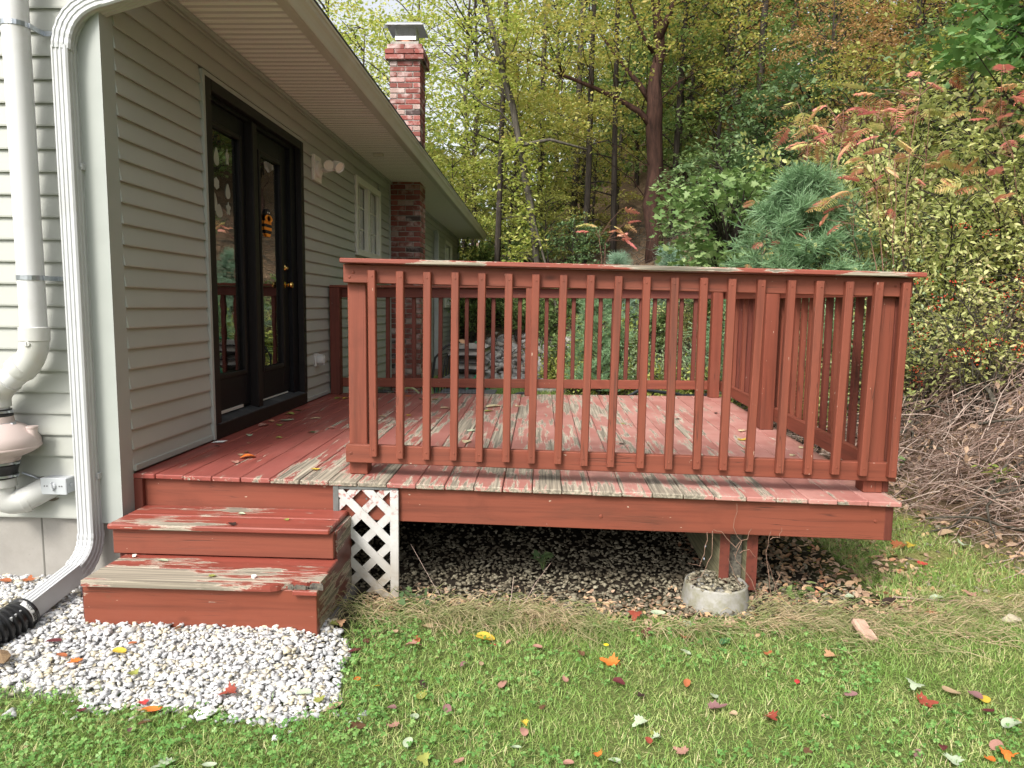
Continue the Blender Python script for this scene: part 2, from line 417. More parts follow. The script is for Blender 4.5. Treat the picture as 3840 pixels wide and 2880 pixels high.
# ================================================================ THE HOUSE
house = empty('house', (0, 0, 0), 'grey vinyl sided house with deep white soffit eaves beside the red deck', 'house')
EAVE_Z = 3.24
DOOR = (0.905, 2.70, 0.645, 2.93); WIN1 = (4.47, 5.68, 2.10, 2.99); WIN2 = (11.89, 13.05, 1.50, 2.97)
END = 14.35
mb = MB()
def wallseg(y0, y1, z0, z1): mb.box(-.12, -.015, y0, y1, z0, z1)
ys = [0.0, DOOR[0] + .02, DOOR[1] - .02, WIN1[0] + .03, WIN1[1] - .03, WIN2[0] + .03, WIN2[1] - .03, END]
for a, b in zip(ys[::2], ys[1::2]): wallseg(a, b, .42, 3.26)
for (a, b, c, d) in (DOOR, WIN1, WIN2):
    wallseg(a + .02 if a < 1 else a + .03, b - .02 if a < 1 else b - .03, d - .02, 3.26)
    wallseg(a + .02 if a < 1 else a + .03, b - .02 if a < 1 else b - .03, .42, c + .01)
side_wall = mb.build('side_wall', SIDING, house)
front_wall = MB().box(-7.0, -.12, -.07, .03, .42, 3.9).build('front_wall', SIDING, house)
MB().box(-7.0, -.14, END - .1, END, .42, 3.26).box(-7.1, -7.0, -.05, END, .42, 3.3).build('far_wall', SIDING, house)
MB().box(-3.2, -3.1, .05, END - .12, .5, 3.2).box(-3.1, -.13, .05, END - .12, .5, .62).box(-3.1, -.13, .05, END - .12, 3.16, 3.2).box(-3.1, -.13, 6.0, 6.1, .62, 3.16).build('room', ROOM, house)
MB().box(-7.0, -.03, -.055, .15, -.3, .43).box(-.2, -.03, .15, END - .02, -.3, .43).build('foundation', CONC, house)
MB().box(-.461, -.453, -.0565, -.054, -.02, .42).build('foundation_joint', plain('dark_joint', (.12, .115, .1), .95), house)

def clap_side(y0, y1, z, h, name='siding_board'):
    """one course on the side wall: foot stands out, head tucks under the next"""
    m = MB(); o = .018
    p = [(-.012, z + .004), (o - .004, z + .004), (o, z), (o + .001, z + .008), (.003, z + h + .003), (-.012, z + h + .003)]
    m.v = [(x, y0, zz) for x, zz in p] + [(x, y1, zz) for x, zz in p]
    n = len(p); m.f = [tuple(range(n - 1, -1, -1)), tuple(range(n, 2 * n))] + [(i, (i + 1) % n, n + (i + 1) % n, n + i) for i in range(n)]
    return m.build(name, SIDING, side_wall)
STEP = .1051
k = 0
z = .766 - 3 * STEP
while z < EAVE_Z - .02:
    h = min(STEP, EAVE_Z - z - .003)
    iv = [(0.002, END - .01)]
    def cut(iv, a, b):
        o = []
        for p, q in iv:
            if b <= p or a >= q: o.append((p, q)); continue
            if p < a: o.append((p, a))
            if b < q: o.append((b, q))
        return o
    if z < DOOR[3] and z + h > .66: iv = cut(iv, DOOR[0] - .028, DOOR[1] + .02)
    if z + h > WIN1[2] and z < WIN1[3]: iv = cut(iv, WIN1[0] - .01, WIN1[1] + .01)
    if z + h > WIN2[2] and z < WIN2[3]: iv = cut(iv, WIN2[0] - .01, WIN2[1] + .01)
    iv = cut(iv, 6.30, 6.94)
    if z + .02 < .66: iv = cut(iv, 0, 3.45)
    for a, b in iv:
        if b - a > .04: clap_side(a, b, z, h)
    z += STEP
# starter strip along the deck, trim beside chimney, top trim under the soffit
for a, b in ((.005, .875), (2.725, 3.42)):
    MB().box(-.01, .024, a, b, .652, .686, .003).build('starter_strip', TRIMG, side_wall)
MB().box(-.01, .026, 6.27, 6.302, .40, 3.235, .003).build('chimney_side_trim', TRIMG, side_wall)
MB().box(-.01, .03, .005, END, 3.205, 3.236, .003).build('top_trim', TRIMG, side_wall)
MB().box(-.02, .04, END - .05, END + .03, .40, 3.236, .004).build('corner_trim', TRIMG, side_wall)
# front wall courses
z = .419
while z < 3.85:
    m = MB(); y = -.07
    p = [(y + .012, z + .004), (y - .014, z + .004), (y - .018, z), (y - .019, z + .008), (y - .003, z + .1116), (y + .012, z + .1116)]
    m.prism([(a, b) for a, b in p], 0, -7.0, -.112)
    m.build('siding_board', SIDING, front_wall); z += .1086
# wide corner post of the house
m = MB()
m.prism([(-.112, -.107), (.010, -.107), (.010, .004), (-.02, .004), (-.02, -.06), (-.112, -.06)], 2, .405, 3.9)
m.build('corner_post', TRIMG, house)

# ---- soffit, fascia, gutter, roof
soffit = MB().box(-.02, .60, -.35, END + .25, 3.262, 3.275).build('soffit', GUT, house)
prof = []
for i in range(3):
    y = i * .0833333
    prof += [(y, 3.248), (y + .005, 3.240), (y + .050, 3.240), (y + .055, 3.248)]
    prof += [(y + .058, 3.243), (y + .075, 3.243), (y + .080, 3.248)]
prof.append((.25, 3.248))
pm = MB(); n = len(prof)
pm.v = [(x, y, z) for x in (.0, .598) for y, z in prof]
pm.f = [(i, i + 1, n + i + 1, n + i) for i in range(n - 1)]
pme = pm.mesh('soffit_panel', SOFF)
for i in range(59):
    o = bpy.data.objects.new('soffit_panel', pme); COL.objects.link(o); put(o, soffit); o.location = (0, -.25 + i * .25, 0)
gp = [(.600, 3.262), (.600, 3.226), (.668, 3.226), (.676, 3.240), (.683, 3.262), (.694, 3.285), (.710, 3.305), (.713, 3.330), (.722, 3.336), (.722, 3.352), (.700, 3.352), (.700, 3.345), (.62, 3.262)]
MB().prism(gp, 1, -.35, END + .25).build('gutter', GUT, house)
MB().prism([(.655, 3.226), (.655, 3.2235), (.600, 3.2235), (.600, 3.226)], 1, -.35, END + .25).build('fascia', GUT, house)
roof = MB().prism([(.725, 3.355), (.725, 3.368), (-3.5, 5.00), (-7.6, 3.42), (-7.6, 3.40), (-3.5, 4.90), (.60, 3.30), (.60, 3.355)], 1, -.40, END + .30).build('roof', SHINGLE, house)
MB().prism([(-.02, 3.262), (-3.5, 4.6), (-7.0, 3.262)], 1, END + .1, END + .14).build('gable', SIDING, house)
MB().box(.20, .32, 4.55, 4.59, 3.205, 3.238, .004).build('soffit_lamp', WHITE, house)

# ---- french door
door = MB().box(-.02, .032, .905, .985, .745, 2.93, .004).box(-.02, .032, 2.625, 2.70, .745, 2.93, .004).box(-.02, .032, .985, 2.625, 2.86, 2.93, .004).build('patio_door', BRNP, house)
def dp(name, mat, x0, x1, y0, y1, z0, z1, c=.003, par=None, **kw): return MB().box(x0, x1, y0, y1, z0, z1, c).build(name, mat, par or door, **kw)
dp('door_sill', BRNP, -.02, .028, .905, 2.70, .643, .742)
MB().prism([(-.10, .752), (-.10, .775), (-.03, .762), (.036, .748), (.036, .740), (-.02, .740)], 1, .955, 2.66).build('threshold', SILLM, door)
dp('door_jamb', BLKP, -.12, -.02, .925, .985, .76, 2.87); dp('door_jamb', BLKP, -.12, -.02, 2.50, 2.66, .76, 2.87)
dp('door_jamb', BLKP, -.12, -.02, .985, 2.50, 2.835, 2.885)
dp('centre_post', BRNP, -.12, .012, 1.655, 1.735, .755, 2.84, .005)
def leaf(y0, y1, gy0, gy1, gz0, gz1, xs):
    m = MB()
    m.box(xs - .04, xs, y0, gy0, .79, 2.835, .002).box(xs - .04, xs, gy1, y1, .79, 2.835, .002)
    m.box(xs - .04, xs, gy0, gy1, .79, gz0, .002).box(xs - .04, xs, gy0, gy1, gz1, 2.835, .002)
    m.build('door_panel', BLKP, door)
    f = MB()
    for a, b, c, d in ((gy0 - .03, gy0 + .004, gz0 - .03, gz1 + .03), (gy1 - .004, gy1 + .03, gz0 - .03, gz1 + .03)): f.box(xs - .01, xs + .012, a, b, c, d, .005)
    for a, b in ((gz0 - .03, gz0 + .004), (gz1 - .004, gz1 + .03)): f.box(xs - .01, xs + .0115, gy0 + .004, gy1 - .004, a, b, .005)
    f.build('glazing_bead', BRNP, door)
    MB().box(xs - .022, xs - .018, gy0, gy1, gz0, gz1).build('glass_pane', GLASS, door)
    # pale inner bead on the far side of the glass
    MB().box(xs - .036, xs - .026, gy1 - .028, gy1 - .002, gz0, gz1).box(xs - .036, xs - .026, gy0, gy1 - .03, gz1 - .02, gz1 - .002).box(xs - .036, xs - .026, gy0, gy1 - .03, gz0 + .002, gz0 + .014).build('inner_bead', WHITE, door)
leaf(.985, 1.655, 1.125, 1.56, 1.045, 2.69, -.05)
leaf(1.735, 2.50, 1.925, 2.345, 1.03, 2.67, -.055)
dp('worn_door_edge', PVCJ, -.047, -.043, 1.0, 1.50, .778, .800, .001)
dp('worn_door_edge', PVCJ, -.052, -.046, 1.80, 2.42, .774, .786, .001)
for zz, nm in ((1.835, 'deadbolt'), (1.694, 'door_knob')):
    if nm == 'deadbolt': MB().lathe([(.026, 0), (.026, .006), (.018, .012), (.012, .02), (.012, .028)], (-.055, 2.42, zz), (1, 0, 0), 16).build(nm, BRASS, door, True)
    else: MB().lathe([(.030, 0), (.030, .006), (.013, .012), (.011, .03), (.022, .040), (.027, .055), (.022, .068), (.010, .072)], (-.055, 2.42, zz), (1, 0, 0), 18).build(nm, BRASS, door, True)
m = MB(); m.prism([(.878, .650), (.905, .650), (.905, 2.93), (2.70, 2.93), (2.70, 2.958), (.878, 2.958)], 0, -.01, .030).box(-.01, .024, 2.70, 2.722, .65, 2.958, .002)
m.build('door_trim', TRIMG, house)

# ---- windows
def window(y0, y1, z0, z1, double):
    w = MB(); t = .075
    w.box(-.02, .034, y0, y0 + t, z0, z1, .005).box(-.02, .034, y1 - t, y1, z0, z1, .005).box(-.02, .033, y0 + t, y1 - t, z1 - t, z1, .005).box(-.02, .036, y0 + t, y1 - t, z0, z0 + t, .005)
    if double: w.box(-.02, .026, (y0 + y1) / 2 - .06, (y0 + y1) / 2 + .06, z0 + t, z1 - t, .005)
    w = w.build('window', WHITE, house)
    ps = [(y0 + t, (y0 + y1) / 2 - .06), ((y0 + y1) / 2 + .06, y1 - t)] if double else [(y0 + t, y1 - t)]
    for a, b in ps:
        MB().box(-.028, -.024, a, b, z0 + t, z1 - t).build('pane', GLASS, w)
        g = MB(); g.box(-.022, -.014, (a + b) / 2 - .008, (a + b) / 2 + .008, z0 + t, z1 - t)
        for q in ((1 / 3, 2 / 3) if double else (.5,)):
            zz = z0 + t + (z1 - z0 - 2 * t) * q
            g.box(-.0225, -.0135, a, b, zz - .008, zz + .008)
        g.build('grille', WHITE, w)
        MB().box(-.02, .004, a, a + .02, z0 + t, z1 - t, .002).build('sash_stile', WHITE, w); MB().box(-.02, .004, b - .02, b, z0 + t, z1 - t, .002).build('sash_stile', WHITE, w)
window(*WIN1, True); window(*WIN2, False)

# ---- chimney: every brick
chim = MB().box(.004, .408, 6.418, 6.84, -.2, 5.06).box(-.03, .44, 6.39, 6.88, 4.86, 5.04).build('chimney', MORTAR, house)
CH = .0716; bw, bl, g = .0595, .200, .010
bme = {}
def brick(x0, x1, y0, y1, z0, parent=chim):
    dx, dy = x1 - x0, y1 - y0; key = (round(dx, 3), round(dy, 3))
    if key not in bme: bme[key] = MB().box(0, dx, 0, dy, 0, bw, .004).mesh('brick', BRICK)
    o = bpy.data.objects.new('brick', bme[key]); COL.objects.link(o); put(o, parent)
    j = R.uniform(-.0025, .0025); o.location = (x0 + R.uniform(-.001, .001), y0 + j, z0)
z = .14; row = 0
while z < 5.05:
    top = 5.09 - z
    gx = 0.0
    if z > 5.0: gx = .030
    elif z > 4.86: gx = .055
    elif z > 4.80: gx = .030
    if not (3.25 < z < 3.42):
        X0, X1, Y0, Y1 = 0.0 - gx, .418 + gx, 6.408 - gx, 6.84 + gx
        if z < 3.25: X0 = .002
        Wd = X1 - X0; Dp = Y1 - Y0; half = (Wd - 2 * g) / 4 if not gx else (Wd - 2 * g) / 4
        if row % 2 == 0: xs = [X0, X0 + (Wd - g) / 2, X0 + (Wd + g) / 2, X1]; fr = [(xs[0], xs[1]), (xs[2], xs[3])]
        else:
            a = (Wd - 2 * g) * .24; fr = [(X0, X0 + a), (X0 + a + g, X1 - a - g), (X1 - a, X1)]
        for i, (a, b) in enumerate(fr):
            brick(a, b, Y0, Y0 + (.1 if (row % 2 or i == 0 or True) else .2), z)
        # right side of the stack, behind the corner brick
        yy = Y0 + .1 + g; ns = 2 if row % 2 == 0 else 2
        cuts = [(yy, yy + (Y1 - yy - g) * .62), (yy + (Y1 - yy - g) * .62 + g, Y1)] if row % 2 else [(yy, yy + (Y1 - yy - g) * .36), (yy + (Y1 - yy - g) * .36 + g, Y1)]
        for a, b in cuts: brick(X1 - .1, X1, a, b, z)
        if z > 3.4 and row % 3 == 0 and z > 4.7: brick(X0, X1 - .1 - g, Y1 - .1, Y1, z)
    z += CH; row += 1
cap = MB().box(-.0, .39, 6.46, 6.82, 5.09, 5.13, .006).build('chimney_cap', MORTAR, house)
MB().lathe([(.14, 0), (.14, .06), (.125, .06)], (.20, 6.64, 5.11), (0, 0, 1), 20).build('flue_tile', plain('flue_clay', (.45, .22, .15), .8), cap)
MB().box(.055, .345, 6.50, 6.79, 5.165, 5.215, .003).build('cap_collar', STEEL, cap)
m = MB()
for s in range(4):
    for k in range(13):
        for d in (-1, 1):
            a = .06 + k * .0235 * 1.0; t0, t1 = a, a + d * .0235 * 3.0
            lim = lambda v: max(.06, min(.34, v))
            for q in range(3):
                p0 = a + d * .0235 * q; p1 = a + d * .0235 * (q + 1)
                if min(p0, p1) < .058 or max(p0, p1) > .342: continue
                z0, z1 = 5.215 + q * .048, 5.215 + (q + 1) * .048
                if s == 0: A, B = (p0, 6.505, z0), (p1, 6.505, z1)
                elif s == 1: A, B = (p0, 6.785, z0), (p1, 6.785, z1)
                elif s == 2: A, B = (.06, p0 + 6.445, z0), (.06, p1 + 6.445, z1)
                else: A, B = (.34, p0 + 6.445, z0), (.34, p1 + 6.445, z1)
                m.tube([A, B], .0022, 4, False)
m.build('spark_screen', STEEL, cap)
m = MB()   # lid with sloping hips
a = [(-.03, 6.42, 5.315), (.43, 6.42, 5.315), (.43, 6.87, 5.315), (-.03, 6.87, 5.315), (.04, 6.49, 5.375), (.36, 6.49, 5.375), (.36, 6.80, 5.375), (.04, 6.80, 5.375)]
m.add([(-.055, 6.40, 5.335), (.455, 6.40, 5.335), (.455, 6.89, 5.335), (-.055, 6.89, 5.335), (-.005, 6.45, 5.38), (.405, 6.45, 5.38), (.405, 6.84, 5.38), (-.005, 6.84, 5.38),
       (-.055, 6.40, 5.330), (.455, 6.40, 5.330), (.455, 6.89, 5.330), (-.055, 6.89, 5.330)],
      [(0, 1, 5, 4), (1, 2, 6, 5), (2, 3, 7, 6), (3, 0, 4, 7), (4, 5, 6, 7), (0, 8, 9, 1), (1, 9, 10, 2), (2, 10, 11, 3), (3, 11, 8, 0), (8, 11, 10, 9)])
m.add([(-.055, 6.40, 5.331), (-.075, 6.38, 5.26), (.02, 6.47, 5.331)], [(0, 1, 2), (2, 1, 0)])
m.build('cap_lid', STEEL, cap)

# ================================================================ THINGS ON THE HOUSE
# far downspout
t = empty('downspout', (.06, 10.3, .3), 'distant white downspout on the green-grey wall past the brick chimney', 'downspout', 'downspouts on the house')
dsp = [(-.038, -.05), (-.031, -.05), (-.028, -.046), (-.022, -.046), (-.019, -.05), (-.011, -.05), (-.008, -.046), (-.002, -.046), (.001, -.05), (.009, -.05), (.012, -.046), (.018, -.046), (.021, -.05), (.030, -.05), (.038, -.043),
       (.038, -.032), (.0345, -.028), (.0345, -.020), (.038, -.016), (.038, -.006), (.0345, -.002), (.0345, .006), (.038, .010), (.038, .020), (.0345, .024), (.0345, .030), (.038, .034), (.038, .043), (.03, .05), (-.03, .05), (-.038, .042), (-.038, -.042)]
MB().sweep([(b, a) for a, b in dsp], [(.04, 10.3, 3.0), (.06, 10.3, 2.95), (.075, 10.3, 2.88), (.07, 10.3, 2.8), (.07, 10.3, .3)], (0, 1, 0)).build('downspout_pipe', ALU, t)
MB().box(.02, .115, 10.24, 10.36, 1.8, 1.83).build('strap', ALU, t)
# near downspout with ribbed elbows
ds = empty('downspout', (-.137, -.14, .2), 'white ribbed aluminium downspout running down the near house corner', 'downspout', 'downspouts on the house')
def arc(a, b, c, n):
    a, b, c = Vector(a), Vector(b), Vector(c)
    return [tuple((1 - t) ** 2 * a + 2 * t * (1 - t) * b + t * t * c) for t in [i / (n - 1) for i in range(n)]]
up = [(.66, .10, 3.215), (-.005, -.094, 2.926)]
el1 = arc((.02, -.085, 2.94), (-.135, -.135, 2.875), (-.137, -.14, 2.70), 15)
MB().sweep([(b, a) for a, b in dsp], up, (0, 1, 0)).build('upper_run', ALU, ds)
MB().sweep([(b * 1.03, a * 1.03) for a, b in dsp], el1, (0, 1, 0), [1.0 + (.045 if i % 2 else 0) for i in range(15)]).build('elbow', ALU, ds)
MB().sweep([(b, a) for a, b in dsp], [(-.137, -.14, 2.715), (-.137, -.14, .36)], (0, 1, 0)).build('downspout_pipe', ALU, ds)
el2 = arc((-.137, -.14, .37), (-.137, -.145, .245), (-.141, -.27, .205), 13)
MB().sweep([(b * 1.03, a * 1.03) for a, b in dsp], el2, (0, 1, 0), [1.0 + (.045 if i % 2 else 0) for i in range(13)]).build('elbow', ALU, ds)
MB().sweep([(-b, a) for a, b in dsp], [(-.141, -.26, .207), (-.165, -.70, .125)], (0, 0, 1)).build('outlet_run', ALU, ds)
for zz in (2.16, .64):
    MB().box(-.103, -.090, -.135, -.100, zz, zz + .03, .002).lathe([(.004, 0), (.003, .003)], (-.0965, -.137, zz + .015), (0, -1, 0), 8).build('strap', ALU, ds)
# black corrugated drain pipe
dr = empty('drain_pipe', (-.2, -.8, .05), 'black corrugated drain pipe with a white label over the downspout end', 'drain pipe')
path = [(-.158, -.585, .148), (-.17, -.66, .13), (-.20, -.74, .118), (-.25, -.82, .107), (-.32, -.89, .10), (-.42, -.95, .10), (-.56, -.99, .10)]
pp = []; rr = []
Pv = [Vector(p) for p in path]
seg = 84
for i in range(seg):
    t = i / (seg - 1) * (len(Pv) - 1); k = min(int(t), len(Pv) - 2); f = t - k
    a0 = Pv[max(k - 1, 0)]; a1 = Pv[k]; a2 = Pv[k + 1]; a3 = Pv[min(k + 2, len(Pv) - 1)]
    pp.append(tuple(.5 * ((2 * a1) + (a2 - a0) * f + (2 * a0 - 5 * a1 + 4 * a2 - a3) * f * f + (3 * a1 - a0 - 3 * a2 + a3) * f ** 3)))
    rr.append(.066 if i < 8 else (.075 if i % 4 in (0, 1) else .063))
MB().tube(pp, rr, 22).build('corrugated_tube', CORR, dr, True)
MB().lathe([(.070, 0), (.072, .012), (.066, .02)], pp[0], (Vector(pp[1]) - Vector(pp[0])), 24).build('end_ring', CORR, dr)
LAB = plain('white_label', (.72, .72, .70), .5, .02)
c0 = Vector(pp[5]); ax = (Vector(pp[7]) - Vector(pp[3])).normalized()
lm = MB(); u = Vector((0, 0, 1)); u = (u - ax * u.dot(ax)).normalized(); w = ax.cross(u)
if w.x < 0: w = -w
vs = []
for i in range(8):
    th = math.radians(-18 + i * 13)
    dv = w * math.cos(th) + u * math.sin(th)
    for e in (-.013, .017): vs.append(c0 + ax * e + dv * .0685)
lm.add(vs, [(2 * i, 2 * i + 1, 2 * i + 3, 2 * i + 2) for i in range(7)])
lbl = lm.build('label', LAB, dr)
INK = plain('black_ink', (.02, .02, .02), .6, 0)
def text_mesh(s, size, mat, name):
    cu = bpy.data.curves.new(name, 'FONT'); cu.body = s; cu.size = size; cu.align_x = 'CENTER'; cu.align_y = 'CENTER'; cu.extrude = .0002
    to = bpy.data.objects.new(name, cu); COL.objects.link(to)
    dg = bpy.context.evaluated_depsgraph_get(); me = bpy.data.meshes.new_from_object(to.evaluated_get(dg)); me.name = name
    COL.objects.unlink(to); bpy.data.objects.remove(to); me.materials.clear(); me.materials.append(mat); return me
tm = text_mesh('ADS', .020, INK, 'lettering')
th = math.radians(40); dv = w * math.cos(th) + u * math.sin(th); tg = (-w * math.sin(th) + u * math.cos(th))
mt = Matrix((-tg, tg.cross(dv) * 1.0, dv)).transposed()
mt = Matrix((tg, dv.cross(tg), dv)).transposed()
tm.transform(Matrix.Translation(c0 + dv * .0702) @ mt.to_4x4())
o = bpy.data.objects.new('lettering', tm); COL.objects.link(o); put(o, lbl)
bm_ = MB()
for i in range(12):
    th = math.radians(-14 + i * 2.6); dv = w * math.cos(th) + u * math.sin(th); tg = (-w * math.sin(th) + u * math.cos(th)) * (.0009 if i % 3 else .0016)
    q = c0 + dv * .0692
    bm_.add([q - tg - ax * .009, q + tg - ax * .009, q + tg + ax * .011, q - tg + ax * .011], [(0, 1, 2, 3)])
bm_.build('barcode', INK, lbl)

# radon vent pipe
rp = empty('vent_pipe', (-.33, -.2, 1.0), 'white plastic vent pipe with elbows running down the grey siding at left', 'vent pipe')
MB().tube([(-.328, -.2, 4.2), (-.328, -.2, 1.38)], .057, 28).build('straight_pipe', PVC, rp, True)
def coll(p, d, r, l, mat=PVCJ, name='coupling', par=rp, n=28):
    return MB().lathe([(r - .004, 0), (r, .003), (r, l - .003), (r - .004, l)], p, d, n).build(name, mat, par, True)
coll((-.328, -.2, 1.405), (0, 0, -1), .066, .068)
MB().tube(arc((-.328, -.2, 1.36), (-.328, -.2, 1.26), (-.405, -.2, 1.19), 9), .062, 28).build('elbow', PVCJ, rp, True)
d1 = Vector((-.075, 0, -.06)).normalized()
coll((-.383, -.2, 1.222), d1, .067, .055)
MB().tube([(-.40, -.2, 1.20), (-.50, -.2, 1.118)], .057, 28).build('straight_pipe', PVC, rp, True)
coll((-.470, -.2, 1.148), d1, .067, .05)
MB().tube(arc((-.49, -.2, 1.125), (-.545, -.2, 1.085), (-.545, -.2, 1.02), 8), .062, 28).build('elbow', PVCJ, rp, True)
coll((-.545, -.2, 1.055), (0, 0, -1), .066, .045)
MB().tube([(-.545, -.2, 1.03), (-.545, -.2, .98)], .057, 24).build('straight_pipe', PVC, rp, True)
for (x, y, z, dx, dy) in ((-.352, -.255, 1.325, .5, -1), (-.525, -.255, 1.085, .2, -1)):
    MB().lathe([(.014, 0), (.014, .006), (.011, .008)], (x + .03, y - .003, z), (dx * .4, dy, 0), 14).box(x + .027, x + .033, y - .014, y - .010, z - .012, z + .012, .001).build('raised_plug', PVCJ, rp)
def boot(z0, z1, r0, r1, nm):
    o = MB().lathe([(r0, 0), (r0, .02), (r0 + .004, .024), ((r0 + r1) / 2, (z0 - z1) * .5), (r1, z0 - z1 - .02), (r1, z0 - z1)], (-.545, -.2, z0), (0, 0, -1), 26).build('rubber_boot', RUB, rp, True)
    for zz, r in ((z0 - .012, r0 + .003), (z1 + .014, r1 + .004)):
        MB().lathe([(r - .002, -.006), (r + .0015, -.005), (r + .0015, .005), (r - .002, .006)], (-.545, -.2, zz), (0, 0, 1), 26).box(-.545 + r - .006, -.545 + r + .014, -.215, -.19, zz - .006, zz + .006, .002).build('hose_clamp', GALV, o, True)
boot(1.00, .915, .066, .074, 'a'); boot(.745, .655, .082, .072, 'b')
# the fan itself: part of the pipe run
fan = MB().lathe([(.070, .95 - .80), (.075, .12), (.115, .10), (.165, .055), (.178, .030), (.180, -.005), (.176, -.012), (.150, -.030), (.095, -.055), (.086, -.075)], (-.545, -.2, .815), (0, 0, 1), 40).build('fan_housing', FANP, rp, True)
MB().lathe([(.181, -.004), (.1825, -.002), (.1825, .004), (.181, .006)], (-.545, -.2, .812), (0, 0, 1), 40).build('housing_seam', FANP, fan)
MB().lathe([(.024, 0), (.024, .10), (.027, .103), (.027, .112)], (-.395, -.165, .80), (0, 0, 1), 18).build('wiring_box', FANP, fan, True)
coll((-.548, -.2, .665), (0, 0, -1), .070, .055)
MB().tube(arc((-.548, -.2, .62), (-.555, -.205, .515), (-.47, -.165, .53), 9) + [(-.44, -.15, .545), (-.395, -.095, .575), (-.37, -.06, .585)], [.062] * 9 + [.06, .06, .06], 26).build('elbow', PVCJ, rp, True)
MB().lathe([(.060, 0), (.066, .002), (.066, .03), (.060, .034)], (-.475, -.168, .527), (.6, .45, .25), 26).build('coupling', PVCJ, rp, True)
MB().lathe([(.068, 0), (.073, .004), (.06, .012)], (-.385, -.083, .578), (.1, 1, 0), 22).build('sealant_ring', plain('old_sealant', (.12, .10, .075), .9, .3, 40, bump=.6), rp)
MB().tube([(-.50, -.115, .66), (-.46, -.10, .64), (-.43, -.095, .625), (-.37, -.105, .61), (-.34, -.12, .605)], .006, 8).build('grey_cable', GALV, rp, True)
for zz in (2.795, 1.640):
    m = MB(); pts = []
    for i in range(11):
        th = math.radians(195 + i * 16.5); pts.append((-.328 + .0585 * math.cos(th), -.2 + .0585 * math.sin(th)))
    for (x0, y0), (x1, y1) in zip(pts[:-1], pts[1:]):
        dx, dy = (x0 + .328) * .035, (y0 + .2) * .035
        m.add([(x0, y0, zz - .011), (x1, y1, zz - .011), (x1, y1, zz + .011), (x0, y0, zz + .011), (x0 + dx, y0 + dy, zz - .011), (x1 + dx, y1 + dy, zz - .011), (x1 + dx, y1 + dy, zz + .011), (x0 + dx, y0 + dy, zz + .011)],
              [(4, 5, 6, 7), (0, 3, 2, 1), (0, 1, 5, 4), (3, 7, 6, 2)])
    m.box(-.272, -.262, -.20, -.10, zz - .011, zz + .011).box(-.266, -.215, -.104, -.098, zz - .011, zz + .011).lathe([(.005, 0), (.004, .004)], (-.228, -.105, zz), (0, -1, 0), 8)
    m.build('pipe_strap', GALV, rp)
# switch box
sb = empty('switch_box', (-.31, -.11, .6), 'small grey weatherproof switch box on the siding beside the vent fan', 'switch box')
MB().box(-.372, -.246, -.155, -.075, .565, .645, .004).build('housing', BOXG, sb)
MB().box(-.376, -.242, -.158, -.150, .562, .6475, .003).build('cover_plate', BOXG, sb)
MB().lathe([(.017, 0), (.016, .006), (.012, .009)], (-.310, -.158, .606), (0, -1, 0), 18).box(-.3135, -.3055, -.174, -.160, .583, .630, .003, Matrix.Rotation(math.radians(-12), 3, 'Y')).build('toggle_lever', BOXG, sb)
for x in (-.355, -.342, -.278, -.266): MB().lathe([(.0042, 0), (.0035, .002)], (x, -.158, .606), (0, -1, 0), 8).build('screw', plain('dark_screw', (.12, .12, .12), .5), sb)
MB().lathe([(.012, 0), (.011, .004)], (-.2445, -.115, .605), (1, 0, 0), 14).build('side_plug', BOXG, sb)
# outlet cover
oc = empty('outlet_cover', (.05, 3.0, 1.0), 'clear plastic outlet cover on the siding between black door and railing', 'outlet cover')
MB().box(.006, .030, 2.955, 3.055, .955, 1.075, .004).build('base_plate', PVCJ, oc)
CLR = N('clear_plastic'); CLR = CLR.done(CLR.bsdf((.72, .72, .70), .12, spec=.6, **{'Alpha': .45}))
MB().lathe([(.052, 0), (.052, .035), (.046, .058), (.030, .068)], (.030, 3.005, 1.015), (1, 0, 0), 20).build('bubble_cover', CLR, oc, True)
MB().box(.030, .070, 2.985, 3.025, .985, 1.04, .004).build('plug', PVCJ, oc)
# floodlight
fl = empty('floodlight', (.05, 3.05, 2.78), 'white twin head floodlight mounted on the siding right of the door', 'floodlight')
MB().box(.010, .040, 2.97, 3.18, 2.665, 2.895, .004).build('mounting_block', FLOODW, fl)
MB().lathe([(.074, 0), (.074, .018), (.066, .030), (.030, .040)], (.040, 3.06, 2.775), (1, 0, 0), 26).build('round_base', FLOODW, fl, True)
MB().tube([(.07, 3.06, 2.772), (.13, 3.04, 2.760), (.20, 3.01, 2.765)], .018, 10).build('arm', FLOODW, fl, True)
for p, d in (((.165, 3.00, 2.800), (.25, -.75, -.25)), ((.235, 3.015, 2.798), (.70, -.45, -.45))):
    h = MB().lathe([(.020, -.050), (.034, -.040), (.043, -.005), (.048, .028), (.050, .045), (.044, .046), (.040, .034)], p, d, 20).build('lamp_head', FLOODW, fl, True)
    MB().lathe([(.0395, .030), (.0395, .036)], p, d, 18).build('lens', plain('frosted_lens', (.75, .68, .6), .25, .02), h)
    MB().tube([p, (.185, 3.01, 2.768)], .012, 8).build('knuckle', FLOODW, fl, True)
